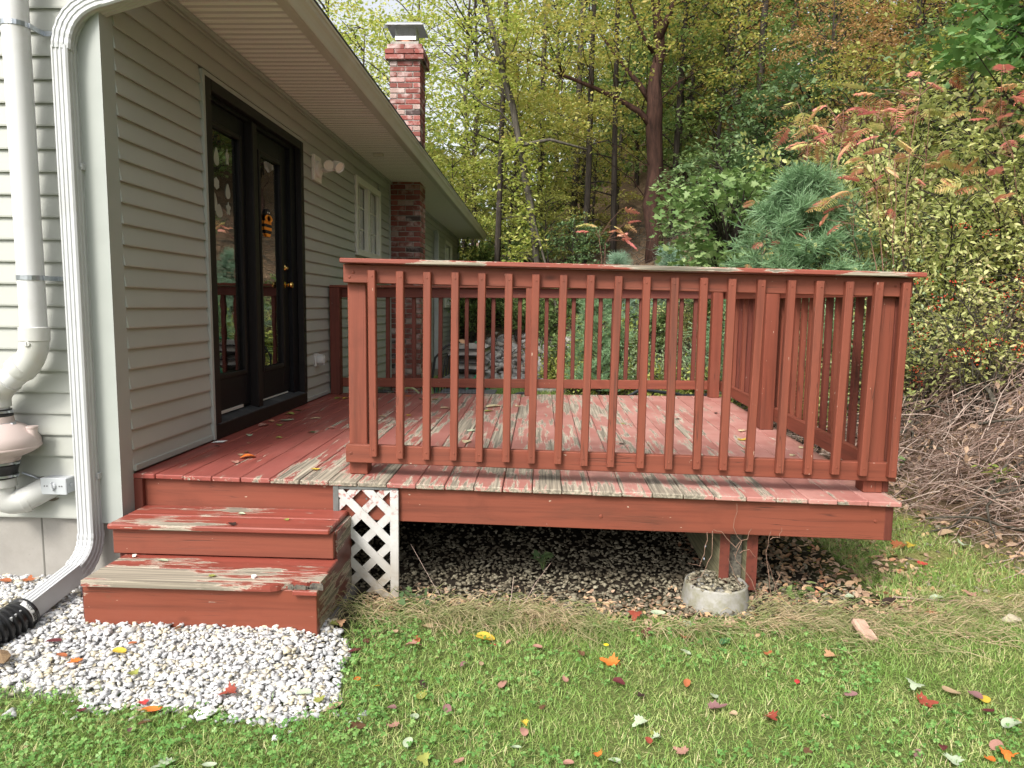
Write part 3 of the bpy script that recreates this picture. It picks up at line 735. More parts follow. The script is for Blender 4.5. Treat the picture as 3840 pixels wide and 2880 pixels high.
# window decorations
GEL = N('milky_gel'); GEL = GEL.done(GEL.bsdf((.62, .66, .58), .35, **{'Alpha': .38}))
def gel(cy, cz, pts, label):
    m = MB(); m.prism([(cy + a, cz + b) for a, b in pts], 0, -.0655, -.0640); o = m.build('window_sticker', GEL); tag(o, label, 'sticker', 'milky fall stickers on the left door glass')
def drop(w, h, n=18): return [(w * math.sin(2 * math.pi * i / n) * (1 - .45 * math.cos(2 * math.pi * i / n)), h * math.cos(2 * math.pi * i / n)) for i in range(n)][::-1]
def pumpkin(w, h): return [(w * math.sin(t) * (1 + .10 * math.cos(6 * t)), h * math.cos(t) * (1 + .08 * math.cos(6 * t))) for t in [2 * math.pi * i / 24 for i in range(24)]][::-1]
def leafy(w, h): return [(w * math.sin(t) * (1 + .28 * math.cos(5 * t)), h * math.cos(t) * (1 + .18 * math.cos(5 * t))) for t in [2 * math.pi * i / 30 for i in range(30)]][::-1]
gel(1.235, 2.508, drop(.035, .060), 'milky drop shaped sticker, top left of the left door glass')
gel(1.40, 2.535, leafy(.022, .050), 'milky leaf shaped sticker, top right of the left door glass')
gel(1.223, 2.33, pumpkin(.040, .038), 'milky pumpkin sticker below the drop on the left door glass')
gel(1.393, 2.305, drop(.034, .052), 'milky pear sticker at mid height near the right edge of the left glass')
gel(1.190, 2.205, drop(.036, .060), 'upper of two touching milky pear stickers on the left door glass')
gel(1.252, 2.155, drop(.045, .045), 'lower rounder one of two touching milky stickers on the left glass')
gel(1.395, 2.185, leafy(.028, .040), 'milky maple sticker lowest at the right edge of left door glass')
# bee ornament on the right pane
bee = empty('bee_ornament', (-.06, 2.10, 2.17), 'orange and black striped bee ornament stuck on the right door glass', 'ornament')
ORG = plain('orange_felt', (.85, .30, .02), .7, .08); BKF = plain('black_felt', (.012, .011, .011), .8, .1)
cy, cz = 2.098, 2.145
def strip(z0, z1, mat):
    n = 5; L_ = [(cy - .065 * math.sqrt(max(0, 1 - ((z0 + (z1 - z0) * i / n - cz) / .085) ** 2)), z0 + (z1 - z0) * i / n) for i in range(n + 1)]
    Rr = [(2 * cy - a, b) for a, b in L_][::-1]
    MB().prism(L_ + Rr, 0, -.069, -.058).build('body_stripe', mat, bee)
zs = [2.064, 2.088, 2.114, 2.138, 2.162, 2.186, 2.212]
for i in range(6): strip(zs[i], zs[i + 1] - .0005, ORG if i % 2 == 0 else BKF)
MB().prism([(cy + .045 * math.cos(t), 2.245 + .038 * math.sin(t)) for t in [2 * math.pi * i / 18 for i in range(18)]], 0, -.070, -.056).build('head', BKF, bee)
for s in (-1, 1):
    MB().prism([(cy + s * (.020 + .045 * math.cos(t) * (1 + .25 * math.cos(2 * t))), 2.205 + .030 * math.sin(t)) for t in [2 * math.pi * i / 16 for i in range(16)]][::s], 0, -.056, -.053).build('wing', ORG, bee)
    MB().lathe([(.007, 0), (.005, .003)], (-.056, cy + s * .016, 2.252), (1, 0, 0), 10).build('eye', WHITE, bee)

# ================================================================ THE DECK
def warp(v):
    x, y, z = v
    return (x, y, z - (.0145 - .0238 * min(max(y, -.1), 3.7) / 3.6) * x)
def D(): return MB(warp)
deck = empty('deck', (0, 0, 0), 'weathered red painted wooden deck with slatted railings beside the grey house', 'deck')
EDG = [.003, .123, .274, .426, .578, .734, .889, 1.04, 1.19, 1.343, 1.496, 1.644, 1.795, 1.942, 2.096, 2.246, 2.401, 2.553, 2.707, 2.864, 3.021, 3.179, 3.328, 3.487, 3.632, 3.784, 3.950]
for i, (a, b) in enumerate(zip(EDG[:-1], EDG[1:])):
    gap = .0035 if i != 13 else .006
    j = R.uniform(-.004, .004)
    m = D(); n = 9
    m.box(a + gap / 2 if i else a, b - gap / 2, j, 3.525 + R.uniform(-.008, .008), .615, .640 + R.uniform(-.0012, .0012), .004)
    m.build('deck_board', DECKM, deck)
m = D().box(.05, 3.90, .03, .068, .431, .6145, .003); rim = m.build('rim_joist', RED[0], deck)
D().box(3.862, 3.900, .069, 3.50, .431, .6145, .003).build('rim_joist', RED[1], deck)
D().box(3.885, 3.925, .028, .068, .4312, .6143, .002).build('rim_end', REDD[2], deck)
D().box(.05, 3.86, 3.46, 3.498, .431, .6145, .003).build('rim_joist', REDD[0], deck)
D().box(.005, .055, -.0, .16, .34, .6145, .003).build('end_block', REDD[2], deck)
for i in range(8): D().box(.05, 3.86, .48 + i * .41, .518 + i * .41, .44, .614).build('joist', JOIST, deck)
for (x, zz) in ((1.213, .555), (1.29, .51), (3.84, .50), (2.45, .47)): D().lathe([(.010, 0), (.008, .004), (.003, .005)], (x, .030, zz + .03), (0, -1, 0), 10).build('bolt_head', RED[0], deck)
D().box(.06, 3.84, 3.500, 3.518, -.1, .60, .002).build('added_shade_skirt', REDD[0], deck)  # added unseen boards that keep daylight from under the deck
# doubled beam on a post and footing
for a, b in ((3.082, 3.134), (3.222, 3.279)):
    pr = MB(warp); pr.box(a, b, .10, 3.3, .110, .430, .003)
    o = pr.build('beam', JOIST, deck)
    D().box(a + .0005, b - .0005, .0955, .0995, .1105, .4295).build('painted_beam_end', REDD[1], o)
MB().box(3.138, 3.218, .16, .255, .058, .385, .003).build('support_post', BARE, deck)
MB().box(3.136, 3.221, .155, .26, .035, .062, .002).build('post_bracket', GALV, deck)
for y, z_ in ((.38, .29), (.38, .20), (.40, .12)): MB().lathe([(.012, 0), (.010, .006)], (3.078, y, z_), (-1, 0, 0), 8).build('bolt_head', GALV, deck)
MB().box(3.10, 3.19, 3.05, 3.14, -.1, .385).build('support_post', BARE, deck)

def screw(m, p, d): m.lathe([(.0055, 0), (.0045, .002), (.0015, .0025)], p, d, 7)
def bal(x0t, x0b, y, zt, zb, par, ax='x', w=.0395, side=-1, mats=None):
    """2x2 baluster with a slanted foot, face towards side"""
    m = MB(); d = .036; c = .004
    for (xa, ya, z_) in ():
        pass
    def ring(xc, z_, sl=0):
        if ax == 'x': return [(xc + c, y, z_ + sl), (xc + w - c, y, z_ + sl), (xc + w, y + c, z_ + sl), (xc + w, y + d, z_), (xc, y + d, z_), (xc, y + c, z_ + sl)]
        return [(y + d, xc + w - c, z_ + sl), (y + d, xc + c, z_ + sl), (y + d - c, xc, z_ + sl), (y, xc, z_), (y, xc + w, z_), (y + d - c, xc + w, z_ + sl)]
    r0, r1 = ring(x0b, zb, .0), ring(x0t, zt, 0)
    m.add(r0 + r1, [(5, 4, 3, 2, 1, 0), (6, 7, 8, 9, 10, 11)] + [(i, (i + 1) % 6, 6 + (i + 1) % 6, 6 + i) for i in range(6)])
    if ax == 'x':
        screw(m, (x0t + w * R.uniform(.4, .6), y, zt - .030), (0, -1, 0)); screw(m, (x0b + w * R.uniform(.4, .6), y, zb + .036), (0, -1, 0))
    return m.build('baluster', (mats or RED)[2], par)
FT = [1.233, 1.38, 1.52, 1.664, 1.801, 1.938, 2.076, 2.216, 2.354, 2.494, 2.635, 2.776, 2.921, 3.062, 3.208, 3.357, 3.496, 3.642, 3.787, 3.92]
FB = [1.236, 1.375, 1.515, 1.659, 1.792, 1.935, 2.067, 2.204, 2.341, 2.478, 2.632, 2.779, 2.923, 3.058, 3.192, 3.347, 3.49, 3.629, 3.77, 3.916]
front_r = empty('front_railing', (1.1, .12, .64), parent=deck)
for i in range(20):
    zb = .737 - i * .046 / 19 + R.uniform(-.004, .004); zt = 1.708 - i * .031 / 19 + R.uniform(-.002, .002)
    bal(FT[i], FB[i], .081, zt, zb, front_r)
D().box(1.098, 3.985, .118, .156, 1.661, 1.757, .004).build('top_rail', RED[0], front_r)
D().box(1.100, 3.972, .118, .156, .713, .811, .004).build('bottom_rail', RED[0], front_r)
m = D(); m.box(1.096, 4.020, .058, .235, 1.760, 1.784, .004)
m.build('rail_cap', WORNCAP, front_r)
D().box(1.108, 1.206, .160, .258, .6405, 1.757, .004).build('post', RED[2], front_r)
D().box(3.828, 3.926, .160, .258, .6405, 1.757, .004).build('post', RED[2], front_r)
D().box(3.929, 3.960, .165, .255, .645, 1.757, .003).build('corner_filler', REDD[2], front_r)
for (x, zz) in ((1.128, .765), (1.150, 1.715), (1.130, 1.69), (3.90, 1.715), (3.935, .745)): D().lathe([(.008, 0), (.006, .003), (.002, .004)], (x, .118, zz), (0, -1, 0), 9).build('bolt_head', RED[0], front_r)
# back railing
back_r = empty('back_railing', (0, 3.5, .64), parent=deck)
x = .29
while x < 3.72:
    if not (1.93 < x < 2.0): 
        zz = lambda v: warp((x, 3.5, v))[2]
        bal(x + R.uniform(-.003, .003), x + R.uniform(-.003, .003), 3.535, zz(1.665), zz(.735), back_r, mats=REDD)
    x += .1338
D().box(.03, 3.93, 3.497, 3.534, 1.605, 1.700, .004).build('top_rail', REDD[0], back_r)
D().box(.03, 3.93, 3.497, 3.534, .705, .795, .004).build('bottom_rail', RED[0], back_r)
D().box(-.0, 3.96, 3.44, 3.60, 1.703, 1.727, .004).build('rail_cap', RED[0], back_r)
D().box(.03, .128, 3.395, 3.494, .6405, 1.700, .004).build('post', REDD[2], back_r)
D().box(1.975, 2.070, 3.400, 3.494, .6405, 1.700, .004).build('post', RED[2], back_r)
# right railing
side_r = empty('side_railing', (3.92, 2, .64), parent=deck)
D().box(3.80, 3.898, 1.815, 1.913, .6405, 1.700, .004).build('post', RED[2], side_r)
D().box(3.79, 3.888, 3.398, 3.494, .6405, 1.700, .004).build('post', RED[2], side_r)
def slope_rail(x0, x1, y0, y1, za0, za1, zb0, zb1, mat, name):
    m = D(); c = .003
    m.box(x0, x1, y0, y1, 0, 1, c if False else 0)
    m.v = [(a, b, (za0 + (za1 - za0) * (b - y0) / (y1 - y0)) if cc < .5 else (zb0 + (zb1 - zb0) * (b - y0) / (y1 - y0))) for a, b, cc in m.v]
    return m.build(name, mat, side_r)
slope_rail(3.900, 3.938, .262, 3.494, 1.661, 1.605, 1.757, 1.700, RED[1], 'top_rail')
slope_rail(3.900, 3.938, .262, 3.494, .713, .705, .811, .797, RED[1], 'bottom_rail')
slope_rail(3.855, 4.02, .238, 3.60, 1.760, 1.7035, 1.784, 1.7265, RED[1], 'rail_cap')
y = .33
while y < 3.44:
    f = (y - .26) / 3.2; zz = lambda v: warp((3.95, y, v))[2]
    bal(y, y + R.uniform(-.004, .004), 3.940, zz(1.735 - .055 * f), zz(.735), side_r, ax='y', mats=RED if R.random() < .5 else REDD)
    y += .141

# ================================================================ STEPS
MOSSY = painted('mossy_bare_side', 1, (.14, .04, .028), worn=.50)
steps = empty('steps', (.6, -.3, .1), 'three red painted wooden steps with peeling bottom tread up to the deck', 'steps')
def tread(x0, x1, y0, y1, zt, mat, nboard=2):
    ym = y0 + (y1 - y0) * .5
    for a, b in ((y0, ym - .002), (ym + .002, y1)):
        MB().box(x0, x1, a, b, zt - .027, zt, .006).build('tread_board', mat[0 if a == y0 else 1], steps)
TREADA = painted('scuffed_red_tread', 0, (.24, .055, .038), worn=.60)
tread(.050, 1.135, -.306, .026, .466, (TREADA, TREADA))
MB().box(.060, 1.145, -.276, -.240, .312, .438, .003).build('riser_board', RED[0], steps)
# bottom tread: front board rotted through at its right end
MB().box(.108, 1.160, -.428, -.245, .277, .304, .005).build('tread_board', WORNX, steps)
def rotten():
    m = MB(); pts_f = [(.108, -.596), (.96, -.596), (.985, -.585), (1.00, -.572), (1.02, -.560), (1.045, -.548), (1.08, -.552), (1.105, -.545), (1.12, -.532), (1.150, -.530), (1.165, -.540), (1.168, -.432), (.108, -.432)]
    m.prism(pts_f, 2, .276, .3035); return m
rotten().build('tread_board', WORNXX, steps, label='bottom front tread board rotted away at its right corner')
m = MB()
for i in range(16):
    x = .985 + R.random() * .15; y = -.575 + R.random() * .03; l = R.uniform(.03, .07)
    m.box(x, x + l, y, y + .006, .272 + R.random() * .018, .280 + R.random() * .02, 0, Matrix.Rotation(R.uniform(-.3, .3), 3, 'Z'))
m.build('rotten_splinters', BARE, steps)
MB().box(1.055, 1.165, -.594, -.566, .262, .281, .002).build('tread_remnant', WORNXX, steps)
def riser_low():
    m = N('bottom_riser_paint'); return None
LOWR = painted('scuffed_riser_paint', 0, (.185, .048, .027), worn=.625)
MB().box(.095, 1.155, -.566, -.530, -.02, .274, .003).build('riser_board', LOWR, steps)
for x0, x1, nm in ((1.117, 1.153, 0), (.068, .100, 0)):
    m = MB(); m.prism([(-.529, -.02), (.02, -.02), (.02, .436), (-.238, .436), (-.238, .275), (-.529, .275)], 0, x0, x1); m.build('stringer', (REDD[1] if x0 < 1 else MOSSY), steps)
MB().box(.02, .10, -.50, -.30, .02, .10, .004).build('ground_block', BARE, steps)

# ================================================================ LATTICE AND STAKES
st_ = empty('stake_frame', (1.075, .02, 0), 'dark grey stake and strip framing the white lattice under the deck', 'stake')
MB().box(1.062, 1.092, .004, .026, -.05, .598, .002).build('upright_strip', GREYW, st_)
MB().box(1.094, 1.402, .006, .026, .582, .600, .002).build('top_strip', GREYW, st_)
lat = empty('lattice_panel', (1.25, .02, 0), 'white diagonal lattice panel beside the steps under the deck edge', 'lattice panel')
def clip(poly, xa, xb, za, zb):
    for ax_, lim, sg in ((0, xa, 1), (0, xb, -1), (1, za, 1), (1, zb, -1)):
        out = []
        for i in range(len(poly)):
            p, q = poly[i], poly[(i + 1) % len(poly)]
            ip, iq = sg * (p[ax_] - lim) >= 0, sg * (q[ax_] - lim) >= 0
            if ip: out.append(p)
            if ip != iq:
                t = (lim - p[ax_]) / (q[ax_] - p[ax_]); out.append((p[0] + t * (q[0] - p[0]), p[1] + t * (q[1] - p[1])))
        poly = out
        if not poly: return []
    return poly
for d, y0, off in ((-1, .004, .575), (1, .0115, .02)):
    for k in range(-4, 8):
        zc = off + k * .1575 * -d * (1 if d == 1 else 1)
        zc = off + k * .1575 if d == 1 else off - (k - 2) * .1575
        h = .030
        poly = [(1.09, zc - h), (1.09, zc + h), (1.40, zc + h + d * .31), (1.40, zc - h + d * .31)]
        if d == -1: poly = [(1.09, zc - h), (1.40, zc - h - .31), (1.40, zc + h - .31), (1.09, zc + h)]
        pc = clip(poly, 1.092, 1.362, -.01, .580)
        if len(pc) >= 3: MB().prism(pc, 1, y0, y0 + .007).build('slat', LATT, lat)
MB().box(1.360, 1.404, .003, .022, -.02, .581, .002).build('frame_board', LATT, lat)
MB().lathe([(.005, 0), (.004, .002)], (1.238, .0035, .535), (0, -1, 0), 8).build('screw', GREYW, lat)
# concrete footing
ft = MB(); 
prof = [(.150, .125), (.158, .118), (.170, .05), (.176, -.05), (.176, -.15)]
ft.lathe([(.02, .100), (.135, .100)] + prof, (3.06, .06, 0), (0, 0, 1), 34)
foot = ft.build('concrete_footing', FOOT, None, True); tag(foot, 'round mossy concrete footing under the deck support post', 'footing')
# ================================================================ GROUND
_TY = np.array([-200, -20, -6, -3, 0, 1, 2.5, 4, 6, 8, 10, 12, 16, 25, 60, 200.])
_TX = np.array([60, 16, 8.5, 6.8, 5.4, 5.1, 4.8, 4.5, 4.0, 3.2, 2.0, 0, -5, -16, -50, -150.])
def bank(x, y): return (x - np.interp(y, _TY, _TX)) * .85
def gh(x, y):
    x = np.asarray(x, float); y = np.asarray(y, float)
    d = bank(x, y); k = .35; dd = np.where(d > 0, d - k * (1 - np.exp(-np.maximum(d, 0) / k)), 0)
    h = .95 * np.minimum(dd, 1.2) + .46 * np.clip(dd - 1.2, 0, 4) + .36 * np.clip(dd - 5.2, 0, 26)
    h = h * np.clip((x + 8) / 14, .50, 1)
    h = h + np.clip(dd / 3, 0, 1) * (.14 * np.sin(x * 1.3 + 1) * np.cos(y * 1.1) + .05 * np.sin(3.1 * x + y * 2.3))
    g = np.clip((1.32 - x) / .25, 0, 1) * np.clip((y + 1.10) / .6, 0, 1)
    h = h + .088 * g + .012 * np.sin(x * 2.1 + .5) * np.cos(y * 1.7) * (d < 1)
    return h
def axis_pts(lo, hi, c0, c1, fine, far):
    a = list(np.arange(c0, c1 + 1e-6, fine)); s = fine; v = c1
    while v < hi: s *= far; v += s; a.append(min(v, hi))
    s = fine; v = c0
    while v > lo: s *= far; v -= s; a.insert(0, max(v, lo))
    return np.array(a)
gx = axis_pts(-220, 260, -1.5, 9.5, .10, 1.11); gy = axis_pts(-200, 260, -2.6, 12, .12, 1.11)
GX, GY = np.meshgrid(gx, gy, indexing='ij'); nx, ny = GX.shape
GZ = gh(GX, GY)
V = np.stack([GX, GY, GZ], -1).reshape(-1, 3)
ii = (np.arange(nx - 1)[:, None] * ny + np.arange(ny - 1)[None, :]).reshape(-1)
Fq = np.stack([ii, ii + ny, ii + ny + 1, ii + 1], -1)
m = N('ground_cover'); c = m.coord((1, 1, 1), rnd=False); f = m.noise(c, 7, 9, .7); g2 = m.noise(c, 60, 5, .7); f3 = m.noise(c, 1.1, 5, .6)
at = m.n('Attribute'); at.attribute_name = 'lay'
soil = m.ramp(g2, [(.3, (.06, .085, .025)), (.55, (.13, .16, .05)), (.75, (.26, .25, .11))])
litter = m.ramp(g2, [(.3, (.05, .032, .02)), (.5, (.15, .10, .065)), (.7, (.30, .21, .14))])
litter = m.mix(m.ramp(f, [(.45, 0), (.65, .6)]), litter, (.06, .045, .025))
moss = m.ramp(g2, [(.3, (.12, .12, .035)), (.5, (.24, .23, .08)), (.7, (.38, .32, .17))])
dark = m.ramp(g2, [(.3, (.014, .011, .008)), (.7, (.05, .04, .03))])  # near-black ground tone painting the deep shade under the deck
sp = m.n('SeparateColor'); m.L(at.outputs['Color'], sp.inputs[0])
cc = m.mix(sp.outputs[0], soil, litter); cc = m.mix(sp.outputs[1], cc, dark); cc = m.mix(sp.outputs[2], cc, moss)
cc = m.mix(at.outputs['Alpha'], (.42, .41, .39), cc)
GM = m.done(m.bsdf(cc, .95, m.bump(m.math('ADD', f, g2), .7, .02), spec=.1))
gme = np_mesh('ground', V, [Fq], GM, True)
x, y = V[:, 0], V[:, 1]; d = bank(x, y)
lay = np.zeros((len(V), 4), np.float32); lay[:, 3] = 1
wob = .25 * np.sin(3 * x) * np.sin(2.3 * y) + .15 * np.sin(7 * x + 2 * y)
lay[:, 0] = np.clip((d + .15 + wob) / .5, 0, 1)
und = np.clip((y + .12) / .2, 0, 1) * np.clip((4.05 - x + .1 * np.sin(9 * y)) / .25, 0, 1) * np.clip((3.6 - y) / .3, 0, 1) * np.clip((x + .1) / .1, 0, 1)  # where the under-deck shade is painted into the ground
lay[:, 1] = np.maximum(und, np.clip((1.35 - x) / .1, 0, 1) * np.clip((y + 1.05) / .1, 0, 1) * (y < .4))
lay[:, 2] = np.clip(1 - np.abs(d + .35 + wob * .7) / .35, 0, 1) * (x > 3.9) * (y > -1.3) * (y < 3) * .9
bed = ((x < 1.20) & (y > -.98) & (y < -.02)); lay[bed, 3] = 0
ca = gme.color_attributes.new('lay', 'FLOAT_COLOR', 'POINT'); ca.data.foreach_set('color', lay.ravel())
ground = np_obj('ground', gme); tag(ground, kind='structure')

# ---------------------------------------------------------------- stones
import bmesh
def hull(seed, sx, sy, sz, n=13):
    rg = np.random.default_rng(seed); p = rg.normal(size=(n, 3)); p /= np.linalg.norm(p, axis=1, keepdims=True); p *= rg.uniform(.8, 1.1, (n, 1)); p *= (sx, sy, sz)
    bm = bmesh.new(); vs = [bm.verts.new(v) for v in p]; r = bmesh.ops.convex_hull(bm, input=vs)
    for v in [v for v in bm.verts if not v.link_faces]: bm.verts.remove(v)
    bm.verts.index_update(); V = np.array([v.co[:] for v in bm.verts]); F = [tuple(v.index for v in f.verts) for f in bm.faces]; bm.free(); return V, F
HULLS = [hull(s, 1, R.uniform(.6, .85), R.uniform(.42, .65)) for s in range(8)]
def stones(name, pos, size, mat, **kw):
    parts = []
    for i, (T, F) in enumerate(HULLS):
        p = pos[i::8]; s = size[i::8]; n = len(p)
        Rm = rotm(RNG.uniform(0, 6.28, n), RNG.normal(0, .25, n), RNG.normal(0, .25, n)); parts.append(scatter(T, F, p, Rm, s))
    V, F = merge(parts); return np_obj(name, np_mesh(name, V, F, mat), **kw)
def stone_mat(name, stops, stain=None):
    m = N(name); g = m.n('NewGeometry'); c = m.ramp(g.outputs['Random Per Island'], stops)
    v = m.coord((1, 1, 1), rnd=False); f = m.noise(v, 60, 5, .7); c = m.mix(m.ramp(f, [(.5, 0), (.75, .35)]), c, tuple(x * .7 for x in stops[0][1]))
    if stain: c = m.mix(m.ramp(m.noise(v, 3.5, 6, .6), [(.45, 0), (.65, .6)]), c, stain)
    return m.done(m.bsdf(c, .75, m.bump(f, .3, .002), spec=.3))
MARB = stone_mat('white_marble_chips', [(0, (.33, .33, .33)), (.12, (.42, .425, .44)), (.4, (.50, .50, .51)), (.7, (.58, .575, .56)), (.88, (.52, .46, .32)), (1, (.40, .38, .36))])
MARBD = stone_mat('dirty_shade_toned_chips', [(0, (.09, .075, .05)), (.3, (.15, .13, .09)), (.7, (.22, .195, .14)), (1, (.32, .29, .21))], (.06, .042, .026))  # dirt tones deepened to paint in the shade under the deck
ROCKM = stone_mat('bank_rock', [(0, (.22, .21, .2)), (.4, (.38, .37, .36)), (.8, (.5, .48, .45)), (1, (.35, .28, .22))])
def inpatch(x, y):
    edge_y = -1.03 - .10 * np.clip((x - .3) / .8, 0, 1) + .03 * np.sin(9 * x) + .02 * np.sin(23 * x)
    edge_x = 1.34 + .03 * np.sin(11 * y) - np.clip(y + .62, 0, 1) * .9 - np.clip(-1.0 - y, 0, 1) * 1.0
    return (y > edge_y) & (x < edge_x)
n = 21000; p = np.stack([RNG.uniform(-1.1, 1.42, n), RNG.uniform(-1.25, .0, n)], -1)
k = inpatch(p[:, 0], p[:, 1]) & ~((p[:, 0] > .13) & (p[:, 0] < 1.13) & (p[:, 1] > -.54)) & (p[:, 1] < -.055); p = p[k]
ex = np.stack([RNG.uniform(-1, 1.5, 130), -1.07 + RNG.normal(0, .05, 130)], -1); p = np.concatenate([p, ex])
p3 = np.column_stack([p, gh(p[:, 0], p[:, 1]) + RNG.uniform(-.002, .018, len(p))])
stones('white_gravel', p3, RNG.gamma(8, .00155, len(p3)) + .003, MARB, kind='stuff', label='bright white crushed marble gravel in front of the steps', cat='gravel')
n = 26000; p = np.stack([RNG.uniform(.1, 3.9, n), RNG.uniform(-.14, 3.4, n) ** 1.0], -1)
k = (RNG.random(n) < np.clip(1.6 - p[:, 1] * 1.1, .02, 1)) & (RNG.random(n) < np.clip((3.9 - p[:, 0]) / .55, 0, 1)) & ~((p[:, 0] < 1.4) & (p[:, 1] < .03)); k &= ~((p[:, 0] > 1.3) & (p[:, 0] < 2.0 + .3 * RNG.random(n)) & (p[:, 1] < -.02)); p = p[k]  # stones thin out rearwards, leaving the painted shade bare
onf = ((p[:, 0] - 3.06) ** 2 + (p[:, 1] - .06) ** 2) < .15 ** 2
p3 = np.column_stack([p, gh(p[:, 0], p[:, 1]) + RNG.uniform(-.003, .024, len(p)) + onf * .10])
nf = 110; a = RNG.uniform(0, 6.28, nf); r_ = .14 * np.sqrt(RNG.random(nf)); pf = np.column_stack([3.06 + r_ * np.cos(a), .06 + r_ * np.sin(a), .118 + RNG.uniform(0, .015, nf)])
stones('dirty_shade_toned_gravel', np.concatenate([p3, pf]), RNG.gamma(9, .00125, len(p3) + nf) + .0025, MARBD, kind='stuff', label='dirty grey gravel under the deck with shade toned into its colour', cat='gravel')
n = 1500; p = np.stack([RNG.uniform(.5, 3.4, n), RNG.uniform(9.0, 12.6, n)], -1); d = bank(p[:, 0], p[:, 1]); k = (d > -.5) & (d < 1.6) & (p[:, 0] < 2.9 + .3 * RNG.random(n)); p = p[k]
stones('bank_rocks', np.column_stack([p, gh(p[:, 0], p[:, 1]) + RNG.uniform(0, .08, len(p))]), RNG.gamma(7, .0125, len(p)) + .02, ROCKM, kind='stuff', label='pale broken rocks heaped on the bank behind the deck', cat='rocks')
n = 500; p = np.stack([RNG.uniform(4.0, 6.2, n), RNG.uniform(-1.2, 2.8, n)], -1); d = bank(p[:, 0], p[:, 1]); k = (d > -.9) & (d < .2); p = p[k]
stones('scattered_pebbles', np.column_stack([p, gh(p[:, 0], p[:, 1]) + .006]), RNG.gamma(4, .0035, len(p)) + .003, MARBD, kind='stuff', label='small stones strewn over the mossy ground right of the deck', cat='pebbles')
def one_stone(name, loc, s, col, label, cat, hi, group=None, rz=0.0):
    T, F = HULLS[hi]; me = bpy.data.meshes.new(name); me.from_pydata([tuple(v) for v in T], [], F); me.materials.append(plain(name + '_surface', col, .85, .2, 25, bump=.5))
    o = bpy.data.objects.new(name, me); COL.objects.link(o); o.location = loc; o.scale = (s, s, s); o.rotation_euler = (0.1, 0, rz); return tag(o, label, cat, group)
one_stone('field_stone', (-.065, -.885, .085), .060, (.20, .13, .07), 'brown rounded field stone on white gravel at the left edge', 'stone', 1)
one_stone('field_stone', (4.474, -.084, .03), .05, (.38, .33, .24), 'tan round stone on mossy ground right of the deck', 'stone', 3)
for q, (x, y, s, lb) in enumerate(((.45, -1.10, .034, 'flat white stone in clover at the left gravel edge'), (.908, -1.105, .042, 'largest loose white stone in the grass below the gravel'), (1.22, -1.235, .018, 'small white stone alone in the lawn below the gravel corner'), (.55, -1.075, .024, 'white stone just inside the grass left of the orange leaf'))):
    one_stone('white_stone', (x, y, .02), s, (.74, .73, .72), lb, 'stone', q, 'white stones strayed into the lawn', q)
one_stone('white_pebble', (.177, -.30, .312), .018, (.68, .63, .52), 'cream pebble on the bottom step tread near its left end', 'pebble', 4)
one_stone('white_pebble', (.853, -.515, .311), .017, (.74, .73, .72), 'white pebble on the bottom step tread left of the rot', 'pebble', 2)
m = MB(); m.add([(0, 0, 0), (.075, .015, .003), (.085, .06, .006), (.01, .045, .002), (.04, .03, .008)], [(0, 1, 4), (1, 2, 4), (2, 3, 4), (3, 0, 4)])
o = m.build('paper_scrap', plain('white_paper', (.75, .75, .73), .7, .02)); o.location = (.03, .82, .645); tag(o, 'crumpled white paper scrap on the deck by the siding', 'paper scrap')
ch = MB().box(-.035, .035, -.065, .065, .0, .035, .010, Matrix.Rotation(.25, 3, 'X')).build('wood_chunk', plain('pinkish_split_wood', (.42, .27, .20), .85, .25, 30, bump=.6)); ch.location = (3.66, -.30, .03); ch.rotation_euler = (.1, .15, .18)
tag(ch, 'pinkish split wood chunk in the straw right of the footing', 'wood chunk')

# ---------------------------------------------------------------- leaf materials
def leaf_mat(name, stops, trans=.42, rough=.5, patch=None, patch_scale=.8, spec=.25, objr=.35, tip=None):
    m = N(name); g = m.n('NewGeometry'); oi = m.n('ObjectInfo')
    f = m.math('ADD', m.math('MULTIPLY', g.outputs['Random Per Island'], 1 - objr), m.math('MULTIPLY', oi.outputs['Random'], objr))
    c = m.ramp(f, stops)
    if patch:
        v = m.coord((1, 1, 1), rnd=False); q = m.noise(v, patch_scale, 4, .6); c = m.mix(m.ramp(q, [(.42, 0), (.62, .85)]), c, patch)
    b = m.n('BsdfPrincipled'); m.L(c, b.inputs['Base Color']); b.inputs['Roughness'].default_value = rough; b.inputs['Specular IOR Level'].default_value = spec
    t = m.n('BsdfTranslucent'); tc = m.mix(.5, c, (1, 1, .6), 'MULTIPLY'); hs = m.n('HueSaturation'); hs.inputs['Saturation'].default_value = 1.12; hs.inputs['Value'].default_value = 1.2; m.L(c, hs.inputs['Color']); m.L(hs.outputs[0], t.inputs['Color'])
    mx = m.n('MixShader'); mx.inputs[0].default_value = trans; m.L(b.outputs[0], mx.inputs[1]); m.L(t.outputs[0], mx.inputs[2])
    return m.done(mx.outputs[0])
